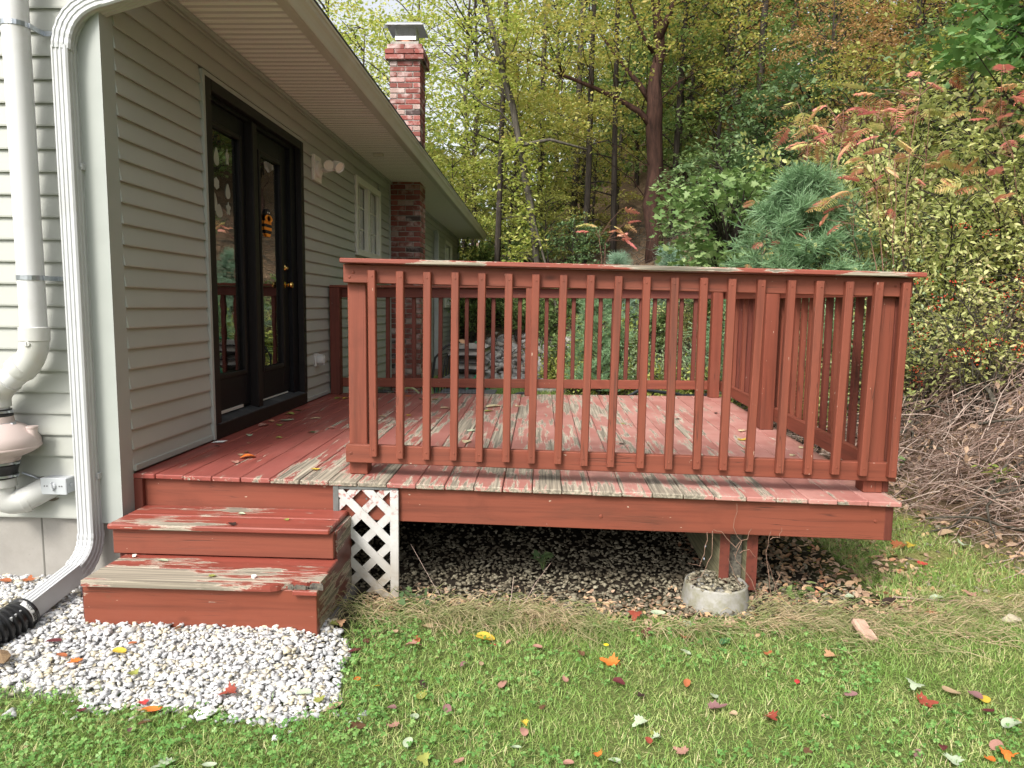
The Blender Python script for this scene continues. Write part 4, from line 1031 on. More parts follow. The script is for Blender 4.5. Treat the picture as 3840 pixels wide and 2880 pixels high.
LM = {
 'olive': leaf_mat('olive_yellow_leaves', [(0, (.19, .22, .06)), (.35, (.30, .32, .09)), (.7, (.42, .41, .13)), (1, (.52, .38, .13))]),
 'yellowgreen': leaf_mat('yellow_green_leaves', [(0, (.20, .27, .06)), (.4, (.35, .41, .10)), (.75, (.50, .50, .16)), (1, (.60, .50, .16))]),
 'green': leaf_mat('mid_green_leaves', [(0, (.09, .15, .05)), (.5, (.18, .26, .09)), (1, (.33, .39, .15))]),
 'dark': leaf_mat('dark_green_leaves', [(0, (.06, .11, .045)), (.5, (.12, .19, .08)), (1, (.21, .28, .12))], .3),
 'blue': leaf_mat('greyish_green_leaves', [(0, (.17, .25, .12)), (.5, (.34, .43, .23)), (1, (.56, .62, .42))], .42),
 'copper': leaf_mat('copper_brown_leaves', [(0, (.22, .17, .07)), (.35, (.40, .26, .12)), (.7, (.55, .33, .17)), (1, (.36, .36, .12))]),
 'shrub': leaf_mat('pale_shrub_leaves', [(0, (.24, .30, .10)), (.4, (.44, .48, .18)), (.75, (.60, .60, .28)), (1, (.68, .56, .32))]),
 'pine': leaf_mat('pine_needles', [(0, (.12, .21, .10)), (.5, (.20, .33, .17)), (1, (.32, .45, .26))], .2, .4),
 'pineblue': leaf_mat('blue_pine_needles', [(0, (.16, .26, .17)), (.5, (.25, .38, .26)), (1, (.38, .50, .38))], .2, .4),
}
def bark(name, a, b, lich=None):
    m = N(name); v = m.coord((9, 9, 1.6)); f = m.noise(v, 1.3, 7, .7, .4); c = m.ramp(f, [(.3, a), (.7, b)])
    if lich: c = m.mix(m.ramp(m.noise(m.coord((1, 1, 1)), 7, 5, .65), [(.57, 0), (.60, .9)]), c, lich)
    return m.done(m.bsdf(c, .95, m.bump(f, .8, .03), spec=.1))
BARKR = bark('reddish_brown_bark', (.02, .013, .011), (.095, .05, .038)); BARKD = bark('dark_bark', (.02, .017, .015), (.085, .07, .058)); BARKL = bark('lichened_bark', (.03, .027, .024), (.13, .115, .10), (.42, .43, .36)); BARKG = bark('grey_bark', (.035, .03, .024), (.14, .125, .10))
TWIG = plain('reddish_twig', (.20, .10, .07), .8, .2); 
def sock_random(): return None

# ---------------------------------------------------------------- leaf templates
RH = np.array([(0, -.5, 0), (.30, -.02, .07), (0, .55, -.03), (-.30, -.02, .07)]); RHF = [(0, 1, 2, 3)]
def star():
    a = [(-90, .25), (-60, .42), (-35, .52), (-15, .30), (10, .62), (35, .34), (65, .5), (90, .72), (115, .5), (145, .34), (170, .62), (195, .30), (215, .52), (240, .42)]
    P = [(math.cos(math.radians(t)) * r * .9, math.sin(math.radians(t)) * r * .9, .10 * abs(math.cos(math.radians(t))) * r) for t, r in a]
    return np.array([(0, 0, 0)] + P), [(0, i + 1, (i + 1) % 14 + 1) for i in range(14)]
ST, STF = star()
OV = np.array([(0, -.55, 0), (.2, -.3, .05), (.27, 0, .07), (.17, .32, .04), (0, .55, -.04), (-.17, .32, .04), (-.27, 0, .07), (-.2, -.3, .05)]); OVF = [(0, 1, 2, 3, 4), (4, 5, 6, 7, 0)]
def tuft(nn, L, seed=3):
    rg = np.random.default_rng(seed); V = []; F = []
    for i in range(nn):
        d = rg.normal(size=3) * (.75, .75, .5) + (0, .9, .25); d /= np.linalg.norm(d); s = np.cross(d, rg.normal(size=3)); s /= np.linalg.norm(s); w = .035
        b = len(V); V += [-s * w * .6, s * w * .6, d * L + s * w * .3 - (0, 0, .12), d * L - s * w * .3 - (0, 0, .12)]; F.append((b, b + 1, b + 2, b + 3))
    return np.array(V), F
TU, TUF = tuft(16, 1.0)
def leaves_at(C, nper, rad, flat, size, tmpl=(RH, RHF), var=.35, updir=.5, rg=RNG):
    n = len(C) * nper; cc = np.repeat(C, nper, 0); a = rg.uniform(0, 6.283, n); rr = rad * np.sqrt(rg.random(n)) if np.isscalar(rad) else np.repeat(rad, nper) * np.sqrt(rg.random(n))
    p = cc + np.column_stack([rr * np.cos(a), rr * np.sin(a), rg.normal(0, 1, n) * flat * rr - .18 * rr * rr / (np.max(rr) + 1e-6)])
    Rm = rotm(rg.uniform(0, 6.283, n), rg.normal(0, updir, n), rg.normal(0, updir, n)); s = size * (1 + var * rg.uniform(-1, 1, n))
    return scatter(tmpl[0], tmpl[1], p, Rm, s)
def branches(starts, ends, r0, r1, k=6, rg=RNG, sag=.12, n=4):
    t = np.linspace(0, 1, k)[None, :, None]; m_ = len(starts); P = starts[:, None] * (1 - t) + ends[:, None] * t
    L = np.linalg.norm(ends - starts, axis=1)[:, None, None]
    P = P + rg.normal(0, 1, (m_, k, 3)) * L * .035 * np.sin(np.pi * t); P[:, :, 2] += (np.sin(np.pi * t[..., 0]) * sag * L[..., 0])
    rad = (r0[:, None] * (1 - t[..., 0]) + r1 * t[..., 0]); return tubes_np(P, rad, n)
def crown_pts(n, rg, cx, cy, z0, z1, rx, ry, shape='round', layers=None):
    z = rg.random(n)
    if layers: z = (np.floor(z * layers) + rg.normal(.5, .16, n)) / layers
    if shape == 'cone': prof = np.clip(1 - z, .06, 1) ** .8
    elif shape == 'round': prof = np.sqrt(np.clip(1 - (2 * z - 1) ** 2, .05, 1))
    else: prof = np.clip(.55 + .45 * np.sin(z * 3.1), .2, 1)
    a = rg.uniform(0, 6.283, n); r = rg.random(n) ** .45
    return np.column_stack([cx + rx * prof * r * np.cos(a), cy + ry * prof * r * np.sin(a), z0 + (z1 - z0) * z])
def tree(name, label, loc, trunk, tr, C, nper, rad, flat, lsize, lmat, bmat, tmpl=(RH, RHF), seed=1, group=None, cat='tree', nb=None, limbs=(), droop=.3, updir=.5, br=.022, part='crown'):
    """trunk: list of local points; C: local cluster centres"""
    rg = np.random.default_rng(seed); t = empty(name, loc, label, cat, group); base = Vector(loc)
    T = np.array(trunk, float); kk = 14; s = np.linspace(0, len(T) - 1, kk)
    TP = np.column_stack([np.interp(s, range(len(T)), T[:, i]) for i in range(3)]); TR = np.interp(s, range(len(T)), tr); TP[1:-1, :2] += rg.normal(0, .25 * np.mean(tr), (kk - 2, 2))
    mb = MB(); mb.tube([tuple(p) for p in TP], list(TR), 9 if max(tr) > .1 else 6)
    for lp, r0, r1 in limbs: mb.tube(lp, list(np.linspace(r0, r1, len(lp))), 7)
    o = bpy.data.objects.new('trunk', mb.mesh('trunk', bmat, 'all')); COL.objects.link(o); o.parent = t
    parts = []
    nb = min(len(C), nb if nb is not None else 40)
    if nb:
        E = C[rg.permutation(len(C))[:nb]]
        nodes = [TP] + [np.array(lp, float) for lp, _, _ in limbs]; nodes = np.concatenate(nodes)
        Dm = np.linalg.norm(E[:, None, :2] - nodes[None, :, :2], axis=2) * droop + np.abs(E[:, None, 2] - .55 * np.linalg.norm(E[:, None, :2] - nodes[None, :, :2], axis=2) - nodes[None, :, 2])
        S = nodes[np.argmin(Dm, 1)]; Vb, Fb = branches(S, E, np.full(nb, br), .004, 6, rg)
        o = bpy.data.objects.new('branches', np_mesh('branches', Vb, Fb, bmat)); COL.objects.link(o); o.parent = t
    Vl, Fl = leaves_at(C, nper, rad, flat, lsize, tmpl, .35, updir, rg)
    o = bpy.data.objects.new(part, np_mesh(part, Vl, Fl, lmat)); COL.objects.link(o); o.parent = t
    return t
def copy_tree(t, loc, rz, s, label=None, lm=None, group=None):
    r = t.copy(); COL.objects.link(r); r.location = loc; r.rotation_euler = (0, 0, rz); r.scale = s if hasattr(s, '__len__') else (s, s, s)
    if label: r['label'] = label
    if group: r['group'] = group
    for ch in t.children:
        c = ch.copy(); COL.objects.link(c); c.parent = r
        if lm is not None and ch.name.split('.')[0] in ('crown', 'foliage'):
            c.material_slots[0].link = 'OBJECT'; c.material_slots[0].material = lm
    return r
def G3(x, y, dz=0.0): return (x, y, float(gh(x, y)) + dz)
def at(px, py, Dd):
    """a spot seen in that direction, Dd metres in front of the viewpoint"""
    return (2.122 + (px - 2028) / 2624 * Dd, -3.5 + Dd, 1.53 + (1154 - py) / 2624 * Dd)

# ---------------------------------------------------------------- the big maple with the red-brown trunk
bx, by = 4.72, 13.5; bz = float(gh(bx, by)) - .2
rg = np.random.default_rng(5)
Cm = np.concatenate([crown_pts(330, rg, -.9, -.8, 3.2, 7.0, 3.2, 2.6, 'round', 6), crown_pts(200, rg, -2.3, -.6, 2.6, 5.6, 1.9, 1.8, 'round', 5), crown_pts(90, rg, .6, .3, 5.0, 7.6, 1.6, 1.6, 'round', 4)])
Cm = Cm[~((np.abs(Cm[:, 0] + Cm[:, 1] * .16) < .62) & (Cm[:, 1] < .25) & (Cm[:, 2] < 5.4))]
lz = np.interp(-Cm[:, 0], [0, .9, 1.5, 2.2, 3.0], [3.15, 3.85, 4.1, 4.35, 4.7])
Cm = Cm[~((Cm[:, 0] < 0) & (Cm[:, 0] > -2.6) & (Cm[:, 1] < .2) & (np.abs(Cm[:, 2] - lz) < .42))]
tree('maple_tree', 'large maple with thick forked red-brown trunk and yellowing leaves behind the deck', (bx, by, bz),
     [(.04, 0, 0), (.05, 0, 1.2), (.0, 0, 2.4), (-.05, 0, 3.3), (-.04, 0, 3.9), (.0, 0, 4.6), (.02, 0, 5.3), (-.15, 0, 6.6), (-.3, 0, 8)], [.205, .195, .185, .20, .18, .135, .12, .09, .04],
     Cm, 26, .42, .16, .085, LM['olive'], BARKR, seed=6, nb=75, br=.013, droop=1.0,
     limbs=[([(-.02, 0, 3.15), (-.35, -.05, 3.55), (-.9, -.1, 3.85), (-1.5, -.15, 4.1), (-2.2, -.2, 4.35), (-3.0, -.2, 4.7)], .085, .022),
            ([(-.05, 0, 3.7), (-.4, 0, 4.2), (-.9, .1, 4.8), (-1.5, .1, 5.6)], .085, .02), ([(0, 0, 5.2), (.25, .1, 5.8), (.55, .1, 6.8)], .10, .04), ([(-.1, 0, 4.9), (-.35, -.1, 5.2), (-.7, -.2, 5.9)], .06, .02)])
# tall pine with lichen spots
px_, py_ = 7.66, 18.0
rg = np.random.default_rng(8)
Cp = np.concatenate([crown_pts(150, rg, -1.4, -.5, 5.6, 9.0, 1.9, 1.4, 'round', 6), crown_pts(70, rg, 0, 0, 6.6, 9.5, 1.6, 1.4, 'round', 5)])
tree('pine_tree', 'tall straight pine trunk with pale lichen spots and blue-green boughs', G3(px_, py_, -.2), [(0, 0, 0), (.02, 0, 3), (-.02, 0, 6), (.05, 0, 11)], [.16, .15, .13, .09], Cp, 24, .42, .22, .17, LM['pineblue'], BARKL, (TU, TUF), 9, nb=80, updir=1.2)
# leaning, half dead trunk with climbing leaves
x0, y0 = 2.15, 12.0; z0 = float(gh(x0, y0))
rg = np.random.default_rng(12)
tree('leaning_tree', 'leaning grey mottled trunk wrapped in pale vines left of the maple', (x0, y0, z0 - .1), [(0, 0, 0), (-.2, 0, 2.2), (-.42, 0, 3.6), (-.68, 0, 4.9), (-1.2, 0, 6.6), (-1.7, 0, 8.4)], [.085, .08, .075, .07, .06, .045],
     np.concatenate([crown_pts(40, rg, -.5, -.1, 1.6, 4.4, .5, .4, 'tall'), crown_pts(60, rg, -1.5, 0, 5.2, 8.4, 1.4, 1.3, 'round', 4)]), 20, .30, .4, .10, LM['yellowgreen'], BARKG, seed=13, nb=30, limbs=[([(-.5, 0, 4.2), (.1, -.1, 4.3), (.9, -.1, 4.1)], .05, .02), ([(-.3, 0, 3.0), (-.1, -.3, 2.2), (.25, -.4, 1.0), (.4, -.5, .2)], .02, .03)])

# ---------------------------------------------------------------- wood of copied trees
def proto(name, label, h, r, cz0, cr, nclu, nper, lmat, bmat, seed, shape='round', layers=None, lsize=.10, rad=.42, flat=.18, tmpl=(RH, RHF), loc=(0, 0, 0), group='woodland trees on the slope', nb=45, lean=.3, updir=.5):
    rg = np.random.default_rng(seed); C = crown_pts(nclu, rg, 0, 0, cz0, h, cr, cr, shape, layers)
    return tree(name, label, loc, [(0, 0, -.4), (lean * .2, .05, h * .35), (lean * .6, -.1, h * .65), (lean, 0, h * .95)], [r, r * .85, r * .6, r * .2], C, nper, rad, flat, lsize, lmat, bmat, tmpl, seed, group, nb=nb, updir=updir)
# kinds: name, label, proto args
P_spots = {
 'slender_maple': ('slender dark trunked maple with sparse yellow-green leaves uphill', dict(h=8.5, r=.075, cz0=2.6, cr=2.1, nclu=190, nper=24, lmat=LM['yellowgreen'], bmat=BARKD, seed=21, layers=7),
    [(-3.4, 17.5, 1.05), (-1.6, 15.2, .95), (.2, 17.0, 1.15), (-5.2, 20, 1.25), (-.6, 21, 1.25), (1.3, 14.6, .72), (2.6, 19.5, 1.1), (-7.5, 22, 1.3), (-3, 24, 1.4), (1.0, 25, 1.3), (3.6, 23.5, 1.2), (13.5, 10, 1.0), (17, 7, 1.0), (12.8, -1.0, 1.1), (14.2, -4.5, 1.2), (15.0, 1.5, 1.2), (17.5, -9, 1.3)]),
 'olive_maple': ('woodland maple with olive leaves turning yellow in flat layers', dict(h=6.0, r=.06, cz0=.8, cr=2.2, nclu=190, nper=26, lmat=LM['olive'], bmat=BARKD, seed=22, layers=6, flat=.12),
    [(1.9, 15.8, .85), (3.2, 16.6, .9), (6.2, 17.5, 1.0), (8.8, 19.5, 1.25), (5.3, 21, 1.3), (2.3, 13.2, .5), (3.4, 15.2, .6), (11.2, 17, 1.2), (7.6, 23, 1.35), (14.5, 14, 1.2), (10.2, 25, 1.4), (16, 11, 1.1), (.9, 18.5, .9), (-1.4, 17.6, .9), (-2.8, 18.8, 1.0), (.9, 15.6, .6), (-.2, 16.2, .7), (7.8, 9.9, .6), (9.1, 9.2, .75), (8.4, 7.6, .6)]),
 'beech_tree': ('copper leaved beech with dark thin trunk on the slope', dict(h=7.5, r=.07, cz0=1.2, cr=2.3, nclu=210, nper=26, lmat=LM['copper'], bmat=BARKD, seed=23, layers=8, flat=.12, lsize=.085),
    [(8.6, 13.6, .95), (10.6, 13.4, 1.0), (9.4, 11.2, .8), (12.4, 11.8, 1.05), (7.3, 15.3, .85), (11.8, 15.8, 1.2), (7.8, 10.9, .62), (9.0, 10.0, .75), (13.8, 16.5, 1.3), (11.0, 9.4, .85)]),
 'oak_tree': ('dense dark green oak understory tree behind the railing', dict(h=3.6, r=.045, cz0=.3, cr=1.35, nclu=120, nper=26, lmat=LM['dark'], bmat=BARKD, seed=24, lsize=.12, rad=.36, flat=.3),
    [(5.5, 10.6, .80), (7.0, 12.6, .8), (6.5, 9.6, .78), (7.4, 11.2, 1.0), (2.9, 12.6, .55), (5.2, 8.3, .55), (8.6, 8.6, .9), (9.8, 6.4, .9), (12.0, 5.0, 1.1), (14, 2.5, 1.2), (10.2, -1.2, 1.2), (11.2, -4.2, 1.3), (9.0, .4, .9), (9.6, -3.0, 2.3), (10.2, -6.2, 2.4), (13.0, -1.5, 2.8), (13.5, -5, 2.8), (12.2, -9, 2.6)]),  # largest copies stand out of view, added to shade the side wall
 'green_tree': ('mid green leafy tree standing in the wood', dict(h=6.5, r=.06, cz0=1.0, cr=1.9, nclu=190, nper=26, lmat=LM['green'], bmat=BARKD, seed=25, layers=6, lsize=.105),
    [(6.3, 14.2, .95), (5.7, 16.0, 1.0), (8.1, 12.6, .75), (10.0, 16.5, 1.2), (7.0, 20.5, 1.2), (12.8, 8.0, 1.0), (9.4, 8.0, .7), (15.5, 5.0, 1.2), (11.5, .2, 1.2), (12.2, -3.0, 1.3), (14.8, -6.5, 1.35), (10.0, 1.6, 1.0), (17, -2, 1.4), (4.4, 18.6, 1.1), (-2.3, 19.5, 1.0), (11.3, 3.2, .95)]),
}
i = 0
for nm, (lab, kw, spots) in P_spots.items():
    grp = {'slender_maple': 'slender yellow-green maples', 'olive_maple': 'olive layered maples', 'beech_tree': 'copper beeches on the slope', 'oak_tree': 'dark green oak thickets', 'green_tree': 'mid green trees in the wood'}[nm]
    p0 = proto(nm, lab, group=grp, **kw)
    for j, (x, y, s) in enumerate(spots):
        if j == 0: p0.location = G3(x, y); p0.scale = (s, s, s)
        else: copy_tree(p0, G3(x, y), R.uniform(0, 6.28), (s * R.uniform(.9, 1.1), s, s * R.uniform(.92, 1.12)))
# bare dark trunks seen between the leaves
tk = MB(); tk.tube([(0, 0, -.4), (.05, 0, 2.5), (-.06, .03, 5.5), (.12, 0, 9.5)], [.11, .09, .075, .045], 8)
for q in range(9):
    zz = 1.5 + q * .8; a = R.uniform(0, 6.28); l = R.uniform(.5, 1.4); tk.tube([(0, 0, zz), (l * .5 * math.cos(a), l * .5 * math.sin(a), zz + .1), (l * math.cos(a), l * math.sin(a), zz + R.uniform(-.1, .3))], [.022, .014, .004], 4)
tko = tk.build('bare_trunk', BARKD, None, 'all'); tag(tko, 'dark bare tree trunk with dead side twigs in the shaded wood', 'tree trunk', 'dark bare trunks in the wood')
tsp = [(9.7, 15.8, 1.2), (10.4, 12.3, 1.3), (8.9, 14.6, 1.1), (11.4, 11.0, 1.2), (7.1, 13.3, .9), (3.1, 13.4, .8), (3.9, 14.2, .8), (2.9, 16, 1.0), (6.6, 18.6, 1.0), (5.4, 14.6, .8), (9.0, 17.6, 1.2), (12.2, 13.2, 1.2), (1.0, 13.8, .8), (2.0, 18, 1), (4.9, 17.3, 1), (8.0, 16.2, 1), (10.9, 18, 1.2), (6.9, 10.9, .6), (5.9, 12.4, .75), (3.5, 18.5, 1)]
for j, (x, y, s) in enumerate(tsp[:14]):
    o = tko if j == 0 else tko.copy()
    if j: COL.objects.link(o)
    o.location = G3(x, y); o.scale = (s, s, 1.1); o.rotation_euler = (R.uniform(-.05, .05), R.uniform(-.05, .05), R.uniform(0, 6.28))

# far wood: one mass nobody could count
n = 120000; ang = RNG.uniform(-.42, 1.25, n); Dd = RNG.uniform(27, 46, n) - np.clip(ang - .5, 0, 1) * 12
X = 2.12 + np.tan(np.clip(ang, -1.2, 1.2)) * Dd * np.where(ang > .9, .8, 1); Y = -3.5 + Dd; Z = gh(X, Y) + RNG.random(n) ** 1.25 * (8.5 + 2.0 * np.sin(X * .5) + 1.5 * np.sin(X * 1.3 + 2)) 
k = (ang > .12) | (RNG.random(n) < .5) | (Z < gh(X, Y) + 4); X, Y, Z = X[k], Y[k], Z[k]; q = np.sin(X * 1.1) * np.sin(Z * 1.9 + X) + RNG.normal(0, .45, len(X)); k = q > -.45
FARM = leaf_mat('far_wood_leaves', [(0, (.05, .08, .02)), (.4, (.15, .20, .05)), (.7, (.32, .33, .09)), (1, (.42, .30, .10))], .45, patch=(.09, .17, .05), patch_scale=.25)
P = np.column_stack([X, Y, Z])[k]; nn = len(P); Vv, Ff = scatter(RH, RHF, P, rotm(RNG.uniform(0, 6.28, nn), RNG.normal(0, .7, nn), RNG.normal(0, .7, nn)), RNG.uniform(.20, .42, nn))
np_obj('far_wood', np_mesh('far_wood', Vv, Ff, FARM), kind='stuff', label='dense autumn wood covering the far hillside', cat='woods')

# ---------------------------------------------------------------- young pines
def young_pine(label, loc, h, w, mat, seed, ntuft=1500, ts=.085, group='young pines'):
    rg = np.random.default_rng(seed); t = empty('young_pine', loc, label, 'pine tree', group)
    mb = MB().tube([(0, 0, -.1), (.02, 0, h * .5), (0, 0, h)], [.030, .018, .004], 6)
    o = bpy.data.objects.new('trunk', mb.mesh('trunk', BARKD, 'all')); COL.objects.link(o); o.parent = t
    S = []; E = []
    for zz in np.arange(.12 * h, h * .97, .13):
        nb_ = 6; a0 = rg.uniform(0, 6.28); L = w * (1 - zz / h) ** .8 + .12
        for q in range(nb_):
            a = a0 + q * 6.283 / nb_ + rg.normal(0, .2); l = L * rg.uniform(.75, 1.1); S.append((0, 0, zz)); E.append((l * math.cos(a), l * math.sin(a), zz + l * rg.uniform(.15, .55)))
    S, E = np.array(S, float), np.array(E, float); Vb, Fb = branches(S, E, np.full(len(S), .008), .003, 5, rg, .05)
    o = bpy.data.objects.new('branches', np_mesh('branches', Vb, Fb, BARKD)); COL.objects.link(o); o.parent = t
    k = rg.integers(0, len(S), ntuft); f = rg.random(ntuft) ** .6; p = S[k] * (1 - f[:, None]) + E[k] * f[:, None] + rg.normal(0, .035, (ntuft, 3)); p[:, 2] += .05 * np.sin(np.pi * f)
    dirn = E[k] - S[k]; yaw = np.arctan2(dirn[:, 1], dirn[:, 0]) - np.pi / 2 + rg.normal(0, .5, ntuft)
    Vl, Fl = scatter(TU, TUF, p, rotm(yaw, rg.normal(.5, .35, ntuft), rg.normal(0, .6, ntuft)), rg.uniform(.75, 1.3, ntuft) * ts)
    o = bpy.data.objects.new('needles', np_mesh('needles', Vl, Fl, mat)); COL.objects.link(o); o.parent = t; return t
young_pine('large feathery young white pine below the red sumac', G3(4.95, 4.3), 2.9, 1.15, LM['pine'], 31, 2300, .15)
young_pine('small blue-green young pine left of the big maple trunk', (3.55, 9.6, .45), 2.0, .7, LM['pineblue'], 32, 900, .11)
young_pine('pale blue young pine leader directly before the maple trunk', (4.35, 9.0, .8), 1.75, .35, LM['pineblue'], 33, 500, .12)
young_pine('green young pine standing behind the rear railing', (3.05, 7.4, .0), 1.9, .55, LM['pine'], 34, 900, .10)

# ---------------------------------------------------------------- shrubs
def bush_proto(name, label, h, w, lmat, seed, nleaf, lsize, tmpl=(OV, OVF), stems=26, group=None, twig=BARKD, arch=.4):
    rg = np.random.default_rng(seed); t = empty(name, (0, 0, 0), label, 'shrub', group); S = np.zeros((stems, 3)); S[:, :2] = rg.normal(0, .10, (stems, 2)); S[:, 2] = -.05
    a = rg.uniform(0, 6.28, stems); l = w * rg.uniform(.3, 1, stems); E = np.column_stack([l * np.cos(a), l * np.sin(a), h * rg.uniform(.5, 1.0, stems)])
    kk = 8; tt = np.linspace(0, 1, kk); P = S[:, None] + (E - S)[:, None] * np.stack([tt ** 1.6, tt ** 1.6, tt ** .8], -1)[None]; P[:, :, 2] -= arch * (tt[None] ** 3) * h * .25; P += rg.normal(0, .015, P.shape)
    Vb, Fb = tubes_np(P, np.tile(np.linspace(.009, .003, kk), (stems, 1)), 4)
    i = rg.integers(0, stems, stems * 6); j = rg.integers(2, kk - 1, stems * 6); A = P[i, j]; B = A + rg.normal(0, .16, A.shape) + (0, 0, .08); Vc, Fc = branches(A, B, np.full(len(A), .004), .0015, 4, rg, .1, 3)
    Vb, Fb = merge([(Vb, Fb), (Vc, Fc)])
    o = bpy.data.objects.new('stems', np_mesh('stems', Vb, Fb, twig)); COL.objects.link(o); o.parent = t
    pick = rg.random(nleaf) < .7; i2 = rg.integers(0, len(A), nleaf); f = rg.random(nleaf)[:, None]; p1 = A[i2] * (1 - f) + B[i2] * f; i3 = rg.integers(0, stems, nleaf); j3 = rg.integers(2, kk, nleaf); p = np.where(pick[:, None], p1, P[i3, j3]) + rg.normal(0, .045, (nleaf, 3)); p[:, 2] = np.maximum(p[:, 2], .03)
    Vl, Fl = scatter(tmpl[0], tmpl[1], p, rotm(rg.uniform(0, 6.28, nleaf), rg.normal(0, .6, nleaf), rg.normal(0, .5, nleaf)), lsize * rg.uniform(.6, 1.25, nleaf))
    o = bpy.data.objects.new('foliage', np_mesh('foliage', Vl, Fl, lmat)); COL.objects.link(o); o.parent = t; return t
BB = {
 'rose_shrub': (dict(label='arching wild rose shrub with small pale green leaves on the bank', h=1.5, w=.85, lmat=LM['blue'], seed=41, nleaf=3800, lsize=.038, group='pale wild rose shrubs'),
   [(5.5, 3.6, .8), (5.9, 3.9, 1.1), (4.5, 5.2, .85), (6.8, 3.3, .8), (5.15, 4.0, 1.0), (4.95, 4.7, 1.0), (5.7, 3.9, 1.0), (6.9, 4.3, 1.1), (5.6, 5.2, 1.0), (3.9, 7.2, .85), (7.6, 5.8, 1.2), (7.9, 3.3, 1.1), (4.3, 6.3, .8)]),
 'yellow_shrub': (dict(label='yellow-green leafy shrub on the sunny bank', h=1.7, w=.9, lmat=LM['shrub'], seed=42, nleaf=3600, lsize=.045, group='yellow-green bank shrubs'),
   [(6.6, 2.4, .85), (5.95, 3.5, 1.1), (5.35, 4.1, 1.2), (6.1, 3.9, 1.35), (7.1, 2.4, 1.0), (6.6, 3.7, 1.1), (7.3, 2.8, 1.2), (6.0, 4.7, 1.2), (7.4, 4.6, 1.35), (4.9, 3.6, .8), (5.1, 6.4, 1.0), (3.2, 9.2, .75), (6.7, 5.9, 1.35), (8.3, 4.4, 1.4), (7.6, 1.7, 1.0), (8.6, 2.0, 1.2), (4.6, 8.0, .9), (6.5, 5.3, 1.7), (7.6, 5.1, 1.8), (5.9, 5.9, 1.6), (8.7, 5.6, 1.9), (6.9, 6.6, 1.9), (8.0, 3.0, 1.5), (6.9, 3.6, 1.45), (5.5, 4.7, 1.35)]),
 'green_shrub': (dict(label='fresh green broad leaved shrub at the foot of the bank', h=1.2, w=.7, lmat=LM['green'], seed=43, nleaf=2200, lsize=.065, group='green shrubs at the wood edge'),
   [(2.6, 9.6, .95), (3.5, 8.6, 1.0), (1.6, 12.2, 1.1), (.5, 12.9, 1.2), (2.3, 11.4, 1.0), (4.1, 8.6, 1.0), (4.9, 7.2, 1.05), (5.6, 7.6, 1.3), (6.8, 7.2, 1.5), (7.9, 6.8, 1.5), (3.0, 10.8, 1.2), (-.4, 13.6, 1.2), (3.6, 9.8, 1.1), (1.1, 13.4, 1.4), (-2.0, 15.5, 1.6), (-1.0, 14.6, 1.4), (.2, 15.2, 1.8), (-3.2, 16.6, 1.9), (1.6, 15.0, 1.7), (8.9, 5.6, 1.5), (9.6, 3.4, 1.4)]),
 'weed_clump': (dict(label='tall narrow leaved weeds growing behind the deck', h=.9, w=.4, lmat=LM['yellowgreen'], seed=44, nleaf=1300, lsize=.07, group='weeds behind the deck', stems=40),
   [(2.7, 8.6, .85), (3.2, 8.0, .9), (3.7, 7.5, .9), (3.9, 6.4, .9), (2.4, 9.2, .8), (4.2, 5.5, .9), (3.6, 8.8, 1.1), (4.3, 4.7, .8), (2.9, 9.5, 1.0)]),
}
for nm, (kw, spots) in BB.items():
    p0 = bush_proto(nm, **kw)
    for j, (x, y, s) in enumerate(spots):
        if j == 0: p0.location = G3(x, y); p0.scale = (s, s, s)
        else: copy_tree(p0, G3(x, y), R.uniform(0, 6.28), (s, s, s * R.uniform(.9, 1.15)))
# winterberry: thin stems with red berries
BER = plain('red_berry', (.55, .05, .02), .3, .2, 30)
def berry_bush(label, loc, s, seed):
    t = bush_proto('winterberry_shrub', label, 1.35, .75, LM['shrub'], seed, 1500, .05, group='winterberry shrubs right of the railing', stems=34, twig=BARKG)
    t.location = loc; t.scale = (s, s, s); rg = np.random.default_rng(seed + 1)
    n = 34; c = np.column_stack([rg.normal(0, .32, n), rg.normal(0, .32, n), rg.uniform(.45, 1.2, n)]); c = np.repeat(c, 13, 0) + rg.normal(0, .035, (n * 13, 3)) * (1.3, 1.3, .7)
    T, F = HULLS[0]; Vv, Ff = scatter(T * (1, 1.3, 1.8), F, c, rotm(rg.uniform(0, 6, len(c)), rg.normal(0, .3, len(c)), rg.normal(0, .3, len(c))), np.full(len(c), .0065))
    o = bpy.data.objects.new('berries', np_mesh('berries', Vv, Ff, BER)); COL.objects.link(o); o.parent = t; o['kind'] = 'stuff'
berry_bush('red berried bush directly right of the railing corner', G3(6.0, 2.7), 1.0, 51)
berry_bush('red berried bush further up beside the right picture edge', G3(6.6, 2.9, -.05), 1.0, 53)
berry_bush('red berried bush behind the side railing under the rose shrub', G3(5.5, 3.3), .95, 55)

# ---------------------------------------------------------------- sumac with large separate fronds
def frond_mesh(L, seed, droop=.35, nl=10):
    rg = np.random.default_rng(seed); V = []; F = []
    def pt(t): return np.array([0, L * t, -droop * L * t * t])
    b = len(V)
    for i in range(7):
        p = pt(i / 6); V += [p + (-.003, 0, 0), p + (.003, 0, 0)]
    F += [(2 * i, 2 * i + 1, 2 * i + 3, 2 * i + 2) for i in range(6)]
    for i in range(nl):
        t = .16 + .84 * (i + .5) / nl; p = pt(t); ll = L * .34 * math.sin(math.pi * (.18 + .72 * t)) * rg.uniform(.9, 1.1)
        for s in (-1, 1):
            d = np.array([s * .93, .42, -.22 + rg.normal(0, .15)]); d /= np.linalg.norm(d); w = np.array([0, 1, .2]) * ll * .19; b = len(V)
            V += [p, p + d * ll * .4 + w + (0, 0, .004), p + d * ll - (0, 0, .12 * ll), p + d * ll * .4 - w]; F.append((b, b + 1, b + 2, b + 3))
    return np.array(V), F
